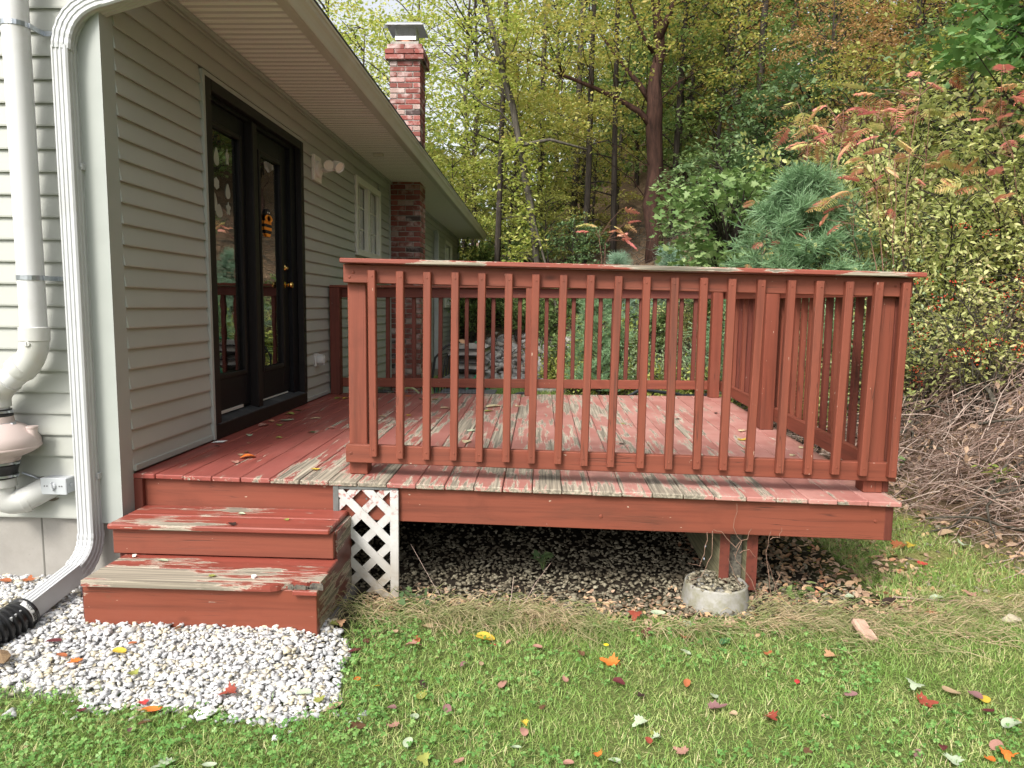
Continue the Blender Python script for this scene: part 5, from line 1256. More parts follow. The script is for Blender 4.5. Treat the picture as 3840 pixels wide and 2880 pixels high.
def frond_mat():
    m = N('sumac_frond'); oi = m.n('ObjectInfo'); tc = m.n('TexCoord'); sp = m.n('SeparateXYZ'); m.L(tc.outputs['Object'], sp.inputs[0])
    tip = m.math('DIVIDE', sp.outputs[1], .42, clamp=True); g = m.n('NewGeometry')
    f = m.math('ADD', m.math('MULTIPLY', oi.outputs['Random'], .62), m.math('ADD', m.math('MULTIPLY', tip, .28), m.math('MULTIPLY', g.outputs['Random Per Island'], .12)))
    c = m.ramp(f, [(.05, (.34, .42, .12)), (.30, (.55, .50, .18)), (.45, (.66, .40, .20)), (.62, (.68, .27, .20)), (.85, (.64, .21, .19)), (1, (.52, .13, .14))])
    b = m.n('BsdfPrincipled'); m.L(c, b.inputs['Base Color']); b.inputs['Roughness'].default_value = .45
    t = m.n('BsdfTranslucent'); m.L(c, t.inputs['Color']); mx = m.n('MixShader'); mx.inputs[0].default_value = .4; m.L(b.outputs[0], mx.inputs[1]); m.L(t.outputs[0], mx.inputs[2]); return m.done(mx.outputs[0])
FRM = frond_mat(); FRONDS = []
for s in range(5):
    V_, F_ = frond_mesh(R.uniform(.36, .44), s, R.uniform(.2, .55)); me = bpy.data.meshes.new('frond'); me.from_pydata([tuple(v) for v in V_], [], F_); me.materials.append(FRM); FRONDS.append(me)
def sumac(label, base, tips, seed, fs=1.0, name='sumac_shrub', cat='sumac'):
    rg = np.random.default_rng(seed); t = empty(name, base, label, cat, 'sumac shrubs turning red'); B = np.array(base); Tp = np.array(tips) - B; mb = MB()
    mains = [Tp[i] for i in range(0, len(Tp), 4)]
    nodes = []
    for e in mains:
        pts = [np.array([0, 0, -.1]) + (e - (0, 0, -.1)) * f + (rg.normal(0, .02), rg.normal(0, .02), .12 * math.sin(math.pi * f)) for f in np.linspace(0, .92, 7)]
        mb.tube([tuple(p) for p in pts], list(np.linspace(.009, .004, 7) * fs ** .5), 5); nodes += pts[2:]
    nodes = np.array(nodes)
    Tp = np.concatenate([Tp, Tp + rg.normal(0, .16, Tp.shape)])
    for i, p in enumerate(Tp):
        dd = np.linalg.norm(nodes - p, axis=1) + (nodes[:, 2] > p[2]) * .4; q = nodes[np.argmin(dd)]; mb.tube([tuple(q), tuple((q + p) / 2 + (0, 0, .03)), tuple(p)], [.004, .003, .002], 4)
        me = FRONDS[rg.integers(0, 5)]; o = bpy.data.objects.new('frond', me); COL.objects.link(o); o.parent = t; o.location = tuple(p)
        aw = p - q; yaw = math.atan2(aw[1], aw[0]) - math.pi / 2 + rg.normal(0, .5); o.rotation_euler = (rg.normal(.0, .35), rg.normal(0, .4), yaw); k = fs * rg.uniform(.8, 1.15); o.scale = (k, k, k)
    o = bpy.data.objects.new('stem', mb.mesh('stem', TWIG, 'all')); COL.objects.link(o); o.parent = t
def spots(l, Dd, jit, seed):
    rg = np.random.default_rng(seed); return [np.array(at(a, b, Dd + rg.uniform(-jit, jit))) for a, b in l]
sumac('red sumac cluster above the young pine, left of its neighbour', G3(5.2, 4.5), spots([(2960, 450), (2990, 500), (3010, 540), (3050, 470), (3090, 440), (3130, 470), (2985, 550), (2920, 640), (3060, 520), (3100, 500), (2965, 490), (3030, 430)], 8.0, .5, 61), 61, .72)
sumac('tallest sumac with yellow-green tipped orange and red fronds', G3(5.6, 3.5), spots([(3340, 310), (3400, 360), (3290, 360), (3220, 400), (3260, 440), (3330, 430), (3240, 530), (3310, 470), (3380, 550), (3170, 590), (3200, 610), (3150, 650), (3180, 690), (3240, 640), (3420, 600), (3350, 670), (3120, 720), (3080, 750), (3160, 760), (3210, 760), (3250, 700), (3290, 790), (3040, 835), (3110, 835), (3270, 540), (3450, 620), (3230, 450), (3300, 500), (3200, 500), (3280, 610), (3440, 330), (3180, 370)], 7.4, .5, 62), 62, .62)
sumac('rose red sumac hanging in at the right picture edge', G3(7.0, 3.4), spots([(3800, 280), (3830, 300), (3700, 350), (3760, 360), (3820, 380), (3790, 430), (3750, 480), (3700, 430), (3620, 450), (3660, 480), (3590, 590), (3610, 640), (3830, 480), (3800, 520), (3660, 400), (3840, 340), (3600, 700), (3700, 730)], 7.0, .6, 63), 63, .62)
sumac('small orange red sumac beside the distant young pine', (3.25, 8.9, .6), spots([(2240, 860), (2280, 850), (2300, 870), (2330, 845), (2260, 880), (2310, 890)], 12.4, .2, 64), 64, .75)
sumac('small crimson sumac sprig low beside the large young pine', G3(4.55, 4.2), spots([(2830, 905), (2850, 930), (2870, 900), (2840, 950), (2860, 870)], 7.7, .2, 65), 65, .42)
# oak boughs reaching in at the top right
rg = np.random.default_rng(71)
Co = np.array([at(a, b, 7.5 + rg.uniform(-.7, .7)) for a, b in [(rg.uniform(3480, 3950), rg.uniform(-150, 300)) for _ in range(90)] if a + (300 - b) * .5 > 3520 or True]); ob = np.array(G3(7.9, 4.6))
tree('young_oak', 'bright green lobed oak boughs at the upper right corner', tuple(ob), [(0, 0, 0), (.1, 0, 1.5), (-.1, -.1, 2.6), (-.5, -.3, 3.6)], [.06, .05, .035, .02], Co - ob, 16, .26, .3, .115, leaf_mat('oak_leaves', [(0, (.08, .17, .05)), (.5, (.16, .29, .10)), (1, (.32, .45, .20))], .35), BARKD, (ST, STF), 72, nb=40)
rg = np.random.default_rng(73)
Co = np.array([at(rg.uniform(2480, 2900), rg.uniform(640, 1010), 10.2 + rg.uniform(-.8, .8)) for _ in range(110)]); ob = np.array(G3(4.6, 7.0))
tree('young_oak', 'blue-green broad leaved oak right of the big maple trunk', tuple(ob), [(0, 0, 0), (.1, -.1, .8), (.2, -.2, 1.9)], [.05, .035, .02], Co - ob, 15, .26, .3, .10, leaf_mat('bluish_oak_leaves', [(0, (.07, .13, .045)), (.5, (.15, .24, .08)), (1, (.29, .38, .16))], .3), BARKD, (ST, STF), 74, nb=40)
# ================================================================ GROUND COVER
# dead canes and twigs heaped on the bank
def canes(name, n, xr, yr, dr, zr, L, r, mat, label, dens=None, seed=0):
    rg = np.random.default_rng(seed); x = rg.uniform(*xr, n); y = rg.uniform(*yr, n); d = bank(x, y); k = (d > dr[0]) & (d < dr[1]); x, y = x[k], y[k]; m_ = len(x); kk = 6
    a = rg.uniform(0, 6.28, m_); el = rg.normal(.15, .35, m_); l = rg.uniform(*L, m_); c = rg.normal(0, .5, m_); t = np.linspace(0, 1, kk)[None]
    yaw = a[:, None] + c[:, None] * t; st = l[:, None] / kk
    px = x[:, None] + np.cumsum(np.cos(yaw) * st * np.cos(el)[:, None], 1); py = y[:, None] + np.cumsum(np.sin(yaw) * st * np.cos(el)[:, None], 1)
    z0 = rg.uniform(*zr, m_); pz = gh(px, py) + z0[:, None] + np.sin(el)[:, None] * l[:, None] * t - .25 * l[:, None] * t ** 2; pz = np.maximum(pz, gh(px, py) + .01)
    P = np.stack([px, py, pz], -1) + rg.normal(0, .006, (m_, kk, 3)); rr = (r * rg.uniform(.5, 1.4, m_))[:, None] * np.linspace(1, .4, kk)[None]
    Vb, Fb = tubes_np(P, rr, 4); return np_obj(name, np_mesh(name, Vb, Fb, mat), kind='stuff', label=label, cat='brush')
CANE = N('dead_canes'); gg = CANE.n('NewGeometry'); cc = CANE.ramp(gg.outputs['Random Per Island'], [(0, (.10, .065, .05)), (.3, (.22, .145, .115)), (.6, (.35, .25, .21)), (.85, (.50, .40, .34)), (1, (.16, .11, .085))]); CANE = CANE.done(CANE.bsdf(cc, .85, spec=.15))
canes('brush_pile', 13000, (4.3, 8.5), (-.5, 6.2), (.1, 2.2), (0, .45), (.2, .8), .0040, CANE, 'tangled heap of dead pinkish brown canes on the bank right of the deck', seed=1)
canes('fallen_branches', 260, (4.5, 8.5), (-.3, 6), (.2, 2.4), (0, .5), (.5, 1.4), .013, BARKG, 'thicker dead branches poking out of the brush heap', seed=9)
canes('dead_twigs', 3500, (4.0, 9.0), (-1.0, 8), (-.1, 3.2), (0, .08), (.12, .5), .003, CANE, 'fine dead twigs lying over the bank', seed=2)
canes('woodland_brush', 2500, (-2, 11), (6, 17), (.5, 9), (0, .5), (.5, 1.8), .008, BARKG, 'dead branches and brush on the woodland floor', seed=3)
# leaf litter
LIT = leaf_mat('leaf_litter', [(0, (.11, .07, .045)), (.3, (.26, .17, .11)), (.6, (.44, .31, .22)), (.85, (.56, .36, .20)), (1, (.40, .12, .08))], .1, .7)
n = 26000; x = RNG.uniform(3.6, 12, n); y = RNG.uniform(-1, 14, n); d = bank(x, y); k = (d > -.05) & (d < 6) & (RNG.random(n) < np.clip(1.5 - d / 5, .2, 1)); x, y = x[k], y[k]
Vv, Ff = scatter(OV, OVF, np.column_stack([x, y, gh(x, y) + .015]), rotm(RNG.uniform(0, 6.28, len(x)), RNG.normal(0, .4, len(x)), RNG.normal(0, .4, len(x))), RNG.uniform(.035, .075, len(x)))
np_obj('leaf_litter', np_mesh('leaf_litter', Vv, Ff, LIT), kind='stuff', label='brown leaf litter over the bank and woodland floor', cat='leaf litter')
n = 2600; x = RNG.uniform(4.6, 8, n); y = RNG.uniform(.2, 5.5, n); dd_ = bank(x, y); k = (dd_ > .1) & (dd_ < 2.2); x, y = x[k], y[k]
Vv, Ff = scatter(OV, OVF, np.column_stack([x, y, gh(x, y) + RNG.uniform(.02, .45, len(x))]), rotm(RNG.uniform(0, 6.28, len(x)), RNG.normal(0, .8, len(x)), RNG.normal(0, .8, len(x))), RNG.uniform(.025, .065, len(x)))
np_obj('caught_leaves', np_mesh('caught_leaves', Vv, Ff, LIT), kind='stuff', label='dead leaves caught in the brush heap', cat='leaf litter')
n = 1500; x = np.concatenate([RNG.uniform(1.25, 4.3, n), RNG.uniform(4.0, 6.3, n)]); y = np.concatenate([RNG.normal(-.05, .10, n), RNG.uniform(-1.2, 3.0, n)])
k = (np.arange(2 * n) < n) | ((bank(x, y) > -1.0) & (bank(x, y) < .3)); x, y = x[k], y[k]
Vv, Ff = scatter(OV, OVF, np.column_stack([x, y, gh(x, y) + .014]), rotm(RNG.uniform(0, 6.28, len(x)), RNG.normal(0, .35, len(x)), RNG.normal(0, .35, len(x))), RNG.uniform(.015, .045, len(x)))
np_obj('leaf_crumbs', np_mesh('leaf_crumbs', Vv, Ff, LIT), kind='stuff', label='small brown leaf crumbs along the deck edge and mossy margin', cat='leaf litter')

n = 2600; x = RNG.uniform(3.0, 4.4, n); y = RNG.uniform(-.05, 2.4, n); k = x + .25 * RNG.random(n) > 3.25; x, y = x[k], y[k]
Vv, Ff = scatter(OV, OVF, np.column_stack([x, y, gh(x, y) + .01]), rotm(RNG.uniform(0, 6.28, len(x)), RNG.normal(0, .4, len(x)), RNG.normal(0, .4, len(x))), RNG.uniform(.02, .06, len(x)))
np_obj('deck_litter', np_mesh('deck_litter', Vv, Ff, LIT), kind='stuff', label='brown leaf litter blown under the right end of the deck', cat='leaf litter')
# grass
def vert_grass(name, stops, pa, pb, ps):
    m = N(name); g = m.n('NewGeometry'); c = m.ramp(g.outputs['Random Per Island'], stops); v = m.coord((1, 1, 1), rnd=False)
    q = m.noise(v, ps, 4, .6); c = m.mix(m.ramp(q, [(.44, 0), (.62, .75)]), c, pa); q2 = m.noise(v, ps * 2.3, 5, .65); c = m.mix(m.ramp(q2, [(.55, 0), (.7, .7)]), c, pb)
    b = m.n('BsdfPrincipled'); m.L(c, b.inputs['Base Color']); b.inputs['Roughness'].default_value = .45; b.inputs['Specular IOR Level'].default_value = .35
    t = m.n('BsdfTranslucent'); m.L(c, t.inputs['Color']); mx = m.n('MixShader'); mx.inputs[0].default_value = .35; m.L(b.outputs[0], mx.inputs[1]); m.L(t.outputs[0], mx.inputs[2]); return m.done(mx.outputs[0])
GR = vert_grass('lawn_grass', [(0, (.12, .24, .05)), (.4, (.26, .41, .10)), (.75, (.42, .53, .17)), (.9, (.60, .58, .28)), (1, (.66, .54, .34))], (.20, .34, .07), (.58, .54, .25), 2.4)
BL = np.array([(-.5, 0, 0), (.5, 0, 0), (.38, .12, .55), (-.38, .12, .55), (0, .42, 1.0)]); BLF = [(0, 1, 2, 3), (3, 2, 4)]
def grass(name, x, y, L, w, mat, label, lean=.35, seed=0, z=None):
    n = len(x); rg = np.random.default_rng(seed); S = np.column_stack([w * rg.uniform(.7, 1.3, n), L, L]); zz = gh(x, y) - .004 if z is None else z
    Vv, Ff = scatter(BL, BLF, np.column_stack([x, y, zz]), rotm(rg.uniform(0, 6.28, n), -rg.normal(lean, .35, n), rg.normal(0, .25, n)), S)
    return np_obj(name, np_mesh(name, Vv, Ff, mat), kind='stuff', label=label, cat='grass')
n = 300000; x = RNG.uniform(-1.1, 5.9, n); y = RNG.uniform(-2.2, .25, n)
pat = inpatch(x, y + .02 * np.sin(31 * x)); spill = RNG.random(n) < .05; d = bank(x, y)
clump = .5 + .5 * np.sin(x * 9 + 3 * np.sin(y * 7)) * np.sin(y * 11 + 2 * np.sin(x * 5))
k = (~pat | (spill & inpatch(x, y - .05) & (y < -.98))) & (y < -.10 - .06 * np.sin(x * 5) + .25 * np.clip(x - 3.6, 0, 1)) & (RNG.random(n) < .45 + .55 * clump) & (RNG.random(n) < np.clip((-d - .1) / 1.0, .10, 1)) & ~((x < 1.25) & (y > -.9))
x, y = x[k], y[k]; L = RNG.uniform(.016, .050, len(x)) * (.8 + .5 * (.5 + .5 * np.sin(x * 4 + 1) * np.sin(y * 5))); L *= np.where(x < 1.4, 1.15, 1)
grass('lawn_grass', x, y, L, .0030, GR, 'short green and yellowing lawn grass before the deck', .6, seed=1)
n = 42000; x = RNG.uniform(3.75, 5.1, n); y = RNG.uniform(-.25, 2.0, n); d = bank(x, y); k = (d < -.12) & (RNG.random(n) < np.clip(-d / .7, 0, 1)) & (x > 3.98 - .25 * np.clip(.3 - y, 0, 1)) & (np.sin(x * 6 + 2 * np.sin(y * 4)) * np.sin(y * 5 + 1) > -.45); x, y = x[k], y[k]
grass('side_grass', x, y, RNG.uniform(.025, .085, len(x)), .0034, GR, 'longer green grass on the ground right of the deck corner', .7, seed=5)
n = 60000; x = RNG.uniform(-.2, 5.0, n); y = RNG.uniform(3.6, 10.5, n); d = bank(x, y); k = d < .3; x, y = x[k], y[k]
grass('back_lawn_grass', x, y, RNG.uniform(.05, .13, len(x)), .008, GR, 'bright green grass of the yard behind the deck', seed=2)
n = 9000; x = RNG.uniform(4.0, 6.5, n); y = RNG.uniform(-.6, 4.2, n); d = bank(x, y); cl = np.sin(x * 7 + 2) * np.sin(y * 6); k = (d > -1.2) & (d < .8) & (cl > .1); x, y = x[k], y[k]
STR = vert_grass('dry_straw', [(0, (.20, .15, .07)), (.4, (.36, .28, .15)), (.8, (.50, .42, .25)), (1, (.22, .27, .08))], (.40, .30, .17), (.20, .24, .08), 3)
grass('margin_grass', x, y, RNG.uniform(.04, .13, len(x)), .0032, STR, 'thin dry grass along the mossy margin of the bank', .5, 3)
# long straw lying out from under the deck
n = 7500; rg = np.random.default_rng(44); x = np.concatenate([rg.uniform(1.15, 2.3, 1500), rg.uniform(2.2, 3.0, 450), rg.uniform(3.1, 4.7, 1900)]); y = np.concatenate([rg.normal(-.15, .06, 1500), rg.normal(-.24, .04, 450), rg.normal(-.16, .12, 1900) + .22 * np.clip(x[1950:] - 3.7, 0, 1)]); kk = 5
kp = (np.sin(x * 7.3 + 2 * np.sin(y * 9)) * np.sin(x * 3.1 + y * 8 + 1) > -.12) | (rg.random(len(x)) < .25); x, y = x[kp], y[kp]; a = np.where(x > 3.1, rg.normal(-.35, .5, len(x)), rg.normal(-1.2, 1.1, len(x))); l = rg.uniform(.08, .30, len(x)); t = np.linspace(0, 1, kk)[None]; cv = rg.normal(0, .7, len(x))[:, None]
px = x[:, None] + np.cumsum(np.cos(a[:, None] + cv * t) * l[:, None] / kk, 1); py = y[:, None] + np.cumsum(np.sin(a[:, None] + cv * t) * l[:, None] / kk, 1); arch = rg.uniform(.0, .28, len(x))[:, None]
pz = gh(px, py) + .006 + rg.uniform(0, .02, len(x))[:, None] + arch * l[:, None] * np.sin(np.pi * np.clip(t * 1.1, 0, 1))
Vb, Fb = tubes_np(np.stack([px, py, pz], -1), rg.uniform(.0010, .0021, len(x))[:, None] * np.linspace(1.2, .4, kk)[None], 3)
STR2 = vert_grass('long_straw', [(0, (.18, .25, .07)), (.22, (.30, .36, .12)), (.4, (.52, .42, .24)), (1, (.74, .60, .40))], (.26, .34, .11), (.66, .50, .33), 3.5)
np_obj('long_grass', np_mesh('long_grass', Vb, Fb, STR2), kind='stuff', label='long limp straw and grass lying along the front of the deck', cat='grass')
# moss cushions
n = 5200; x = RNG.uniform(3.6, 6.0, n); y = RNG.uniform(-1.6, 2.8, n); d = bank(x, y); k = (d > -1.2) & (d < .2) & (np.sin(x * 8) * np.sin(y * 7 + x * 3) > -.1); x, y = x[k], y[k]
MOSS = plain('yellow_green_moss', (.34, .34, .06), .95, .4, 30, bump=.8, spec=.05)
T, F = HULLS[2]; Vv, Ff = scatter(T * (1, 1, .35), F, np.column_stack([x, y, gh(x, y) - .002]), rotm(RNG.uniform(0, 6, len(x)), RNG.normal(0, .1, len(x)), RNG.normal(0, .1, len(x))), RNG.uniform(.006, .020, len(x)))
np_obj('moss', np_mesh('moss', Vv, Ff, MOSS), kind='stuff', label='yellow green moss cushions on the ground right of the deck', cat='moss')
# clover
CV = []; CF = []
for q in range(3):
    a = q * 2.094; b = len(CV); cx, cy = .55 * math.cos(a), .55 * math.sin(a); CV.append((0, 0, 1.0)); 
    for e in range(7):
        t = a - 1.75 + e * 3.5 / 6; CV.append((cx + .5 * math.cos(t), cy + .5 * math.sin(t), 1.0 + .16 * abs(math.sin((e - 3) / 2.2))))
    CF.append(tuple(range(b, b + 8)))
b = len(CV); CV += [(-.05, 0, 0), (.05, 0, 0), (0, 0, 1)]; CF.append((b, b + 1, b + 2))
n = 20000; x = RNG.uniform(-1.0, 5.2, n); y = RNG.uniform(-1.9, -.2, n); cl = np.sin(x * 3.1 + 1.7 * np.sin(y * 3)) * np.sin(y * 4.3 + x); k = ~inpatch(x, y) & ((cl > -.05) | (x < 1.6)) & ((x > 1.3) | (y < -1.0)) & (y < -.25) & (RNG.random(n) < np.where(x < 1.6, 1, .42)); x, y = x[k], y[k]
CLM = vert_grass('clover_leaves', [(0, (.09, .22, .05)), (.5, (.18, .36, .09)), (1, (.33, .50, .17))], (.14, .33, .08), (.32, .44, .13), 3)
s = RNG.uniform(.006, .0125, len(x)); S = np.column_stack([s, s, RNG.uniform(.018, .040, len(x))])
Vv, Ff = scatter(np.array(CV), CF, np.column_stack([x, y, gh(x, y)]), rotm(RNG.uniform(0, 6, len(x)), RNG.normal(0, .3, len(x)), RNG.normal(0, .3, len(x))), S)
np_obj('clover', np_mesh('clover', Vv, Ff, CLM), kind='stuff', label='clover leaves scattered through the lawn', cat='clover')

# ================================================================ SMALL PLANTS, STICKS AND FALLEN LEAVES
fl_ = empty('dandelion', (2.443, -.494, 0), 'single small yellow dandelion flower in the lawn above the orange maple leaf', 'flower')
MB().tube([(2.443, -.494, 0), (2.441, -.496, .03)], .0012, 5).build('stalk', LM['green'], fl_)
YEL = plain('yellow_petals', (.85, .62, .02), .6, .1)
m = MB()
for i in range(16):
    a = i * 6.283 / 16; m.add([(2.441, -.496, .030), (2.441 + .012 * math.cos(a - .15), -.496 + .012 * math.sin(a - .15), .034), (2.441 + .012 * math.cos(a + .15), -.496 + .012 * math.sin(a + .15), .034)], [(0, 1, 2)])
m.build('flower_head', YEL, fl_)
def weed(label, loc, n, L, mat, seed, name='weed_plant', tmpl=(OV, OVF), sp=.08):
    rg = np.random.default_rng(seed); t = empty(name, loc, label, 'weed'); c = rg.normal(0, sp, (n, 3)) * (1, 1, .35) + (0, 0, L * 1.3); c[:, 2] = np.abs(c[:, 2])
    Vb, Fb = branches(np.zeros((n, 3)), c, np.full(n, .0018), .001, 4, rg); o = bpy.data.objects.new('stems', np_mesh('stems', Vb, Fb, LM['green'])); COL.objects.link(o); o.parent = t
    Vv, Ff = scatter(tmpl[0], tmpl[1], c, rotm(rg.uniform(0, 6, n), rg.normal(0, .45, n), rg.normal(0, .45, n)), rg.uniform(.7, 1.2, n) * L); o = bpy.data.objects.new('foliage', np_mesh('foliage', Vv, Ff, mat)); COL.objects.link(o); o.parent = t
weed('small dark ivy sprig growing in the gravel under the deck', (2.16, .42, .02), 12, .055, LM['dark'], 81, tmpl=(ST, STF), sp=.035)
weed('bright green fern-like seedling in the grass right of the footing', (3.50, .10, .01), 14, .050, LM['green'], 82, sp=.05)
weed('pale green leafy sprout on the brush bank', (5.45, 1.6, float(gh(5.45, 1.6)) + .15), 16, .07, LM['yellowgreen'], 83, sp=.07)
weed('low green sprig lying on the brush beside the corner post', (4.95, 2.2, float(gh(4.95, 2.2)) + .30), 18, .05, LM['green'], 84, sp=.07)
weed('dark green ground ivy leaves right of the lattice foot', (1.52, -.12, .02), 10, .045, LM['dark'], 85, tmpl=(ST, STF), sp=.05)
# creepers hanging under the rim by the post
VINE = plain('dry_pale_vine', (.22, .13, .09), .8, .15, 20)
rg = np.random.default_rng(90); t = empty('dry_creeper', (3.15, .05, .1), 'thin dry tan creeper stems dangling around the support post', 'creeper')
vps = [[(3.19, -.03, .0), (3.17, -.02, .12), (3.12, .0, .22), (3.10, .0, .27)], [(3.28, -.02, -.0), (3.22, -.01, .16), (3.16, .0, .24), (3.13, .01, .30)], [(3.33, -.03, .0), (3.31, -.02, .15), (3.29, .0, .30), (3.31, .0, .42)], [(3.38, -.03, .0), (3.34, -.01, .14), (3.30, .0, .26)],
       [(3.14, .01, .27), (3.16, .0, .36), (3.12, -.005, .44), (3.13, -.004, .56)], [(3.14, .01, .33), (3.07, .0, .40), (3.02, -.002, .42)], [(3.14, .01, .33), (3.19, .0, .38), (3.21, -.004, .43)], [(2.99, .02, .40), (2.985, .02, .28), (2.96, .01, .22), (2.90, .0, .24)], [(3.02, .02, .40), (3.02, .02, .27), (2.97, .0, .17), (2.91, .0, .15)], [(3.31, .0, .37), (3.35, -.002, .39), (3.36, -.004, .44)],
       [(3.33, -.02, .10), (3.35, -.02, .17), (3.37, -.01, .21)], [(3.16, .0, .30), (3.20, .0, .32), (3.24, .0, .28)]]
for v in vps:
    P = [Vector(p) for p in v]; Q = []
    for i in range(len(P) - 1):
        for f in (0, .33, .66): Q.append(tuple(P[i].lerp(P[i + 1], f) + Vector((rg.normal(0, .004), rg.normal(0, .003), rg.normal(0, .003)))))
    Q.append(tuple(P[-1])); MB().tube(Q, list(np.linspace(.0019, .0009, len(Q))), 5).build('vine_stem', VINE, t)
# twigs on the lawn margin
def stick(label, pts, r, name='stick'):
    o = MB().tube([(x, y, float(gh(x, y)) + dz) for x, y, dz in pts], list(np.linspace(r, r * .5, len(pts))), 6).build(name, CANE, None, True); tag(o, label, 'stick'); return o
stick('long thin dark stick across the moss right of the deck', [(4.02, .16, .02), (4.25, .13, .025), (4.45, .17, .02), (4.68, .14, .015)], .005)
stick('short stick lying under the first one on the mossy margin', [(4.35, .05, .015), (4.46, -.06, .02), (4.55, -.13, .012)], .004)
stick('bent twig rising from the gravel under the deck edge', [(2.05, -.10, .02), (2.12, .05, .10), (2.20, .16, .17)], .002)
stick('pale seed stalk standing at the deck edge', [(1.98, -.14, .0), (2.0, -.12, .10), (2.01, -.10, .19)], .0022)
stick('long slanting grass stem before the dark gap under the deck', [(1.68, -.10, .0), (1.55, .0, .16), (1.45, .1, .27)], .0012)

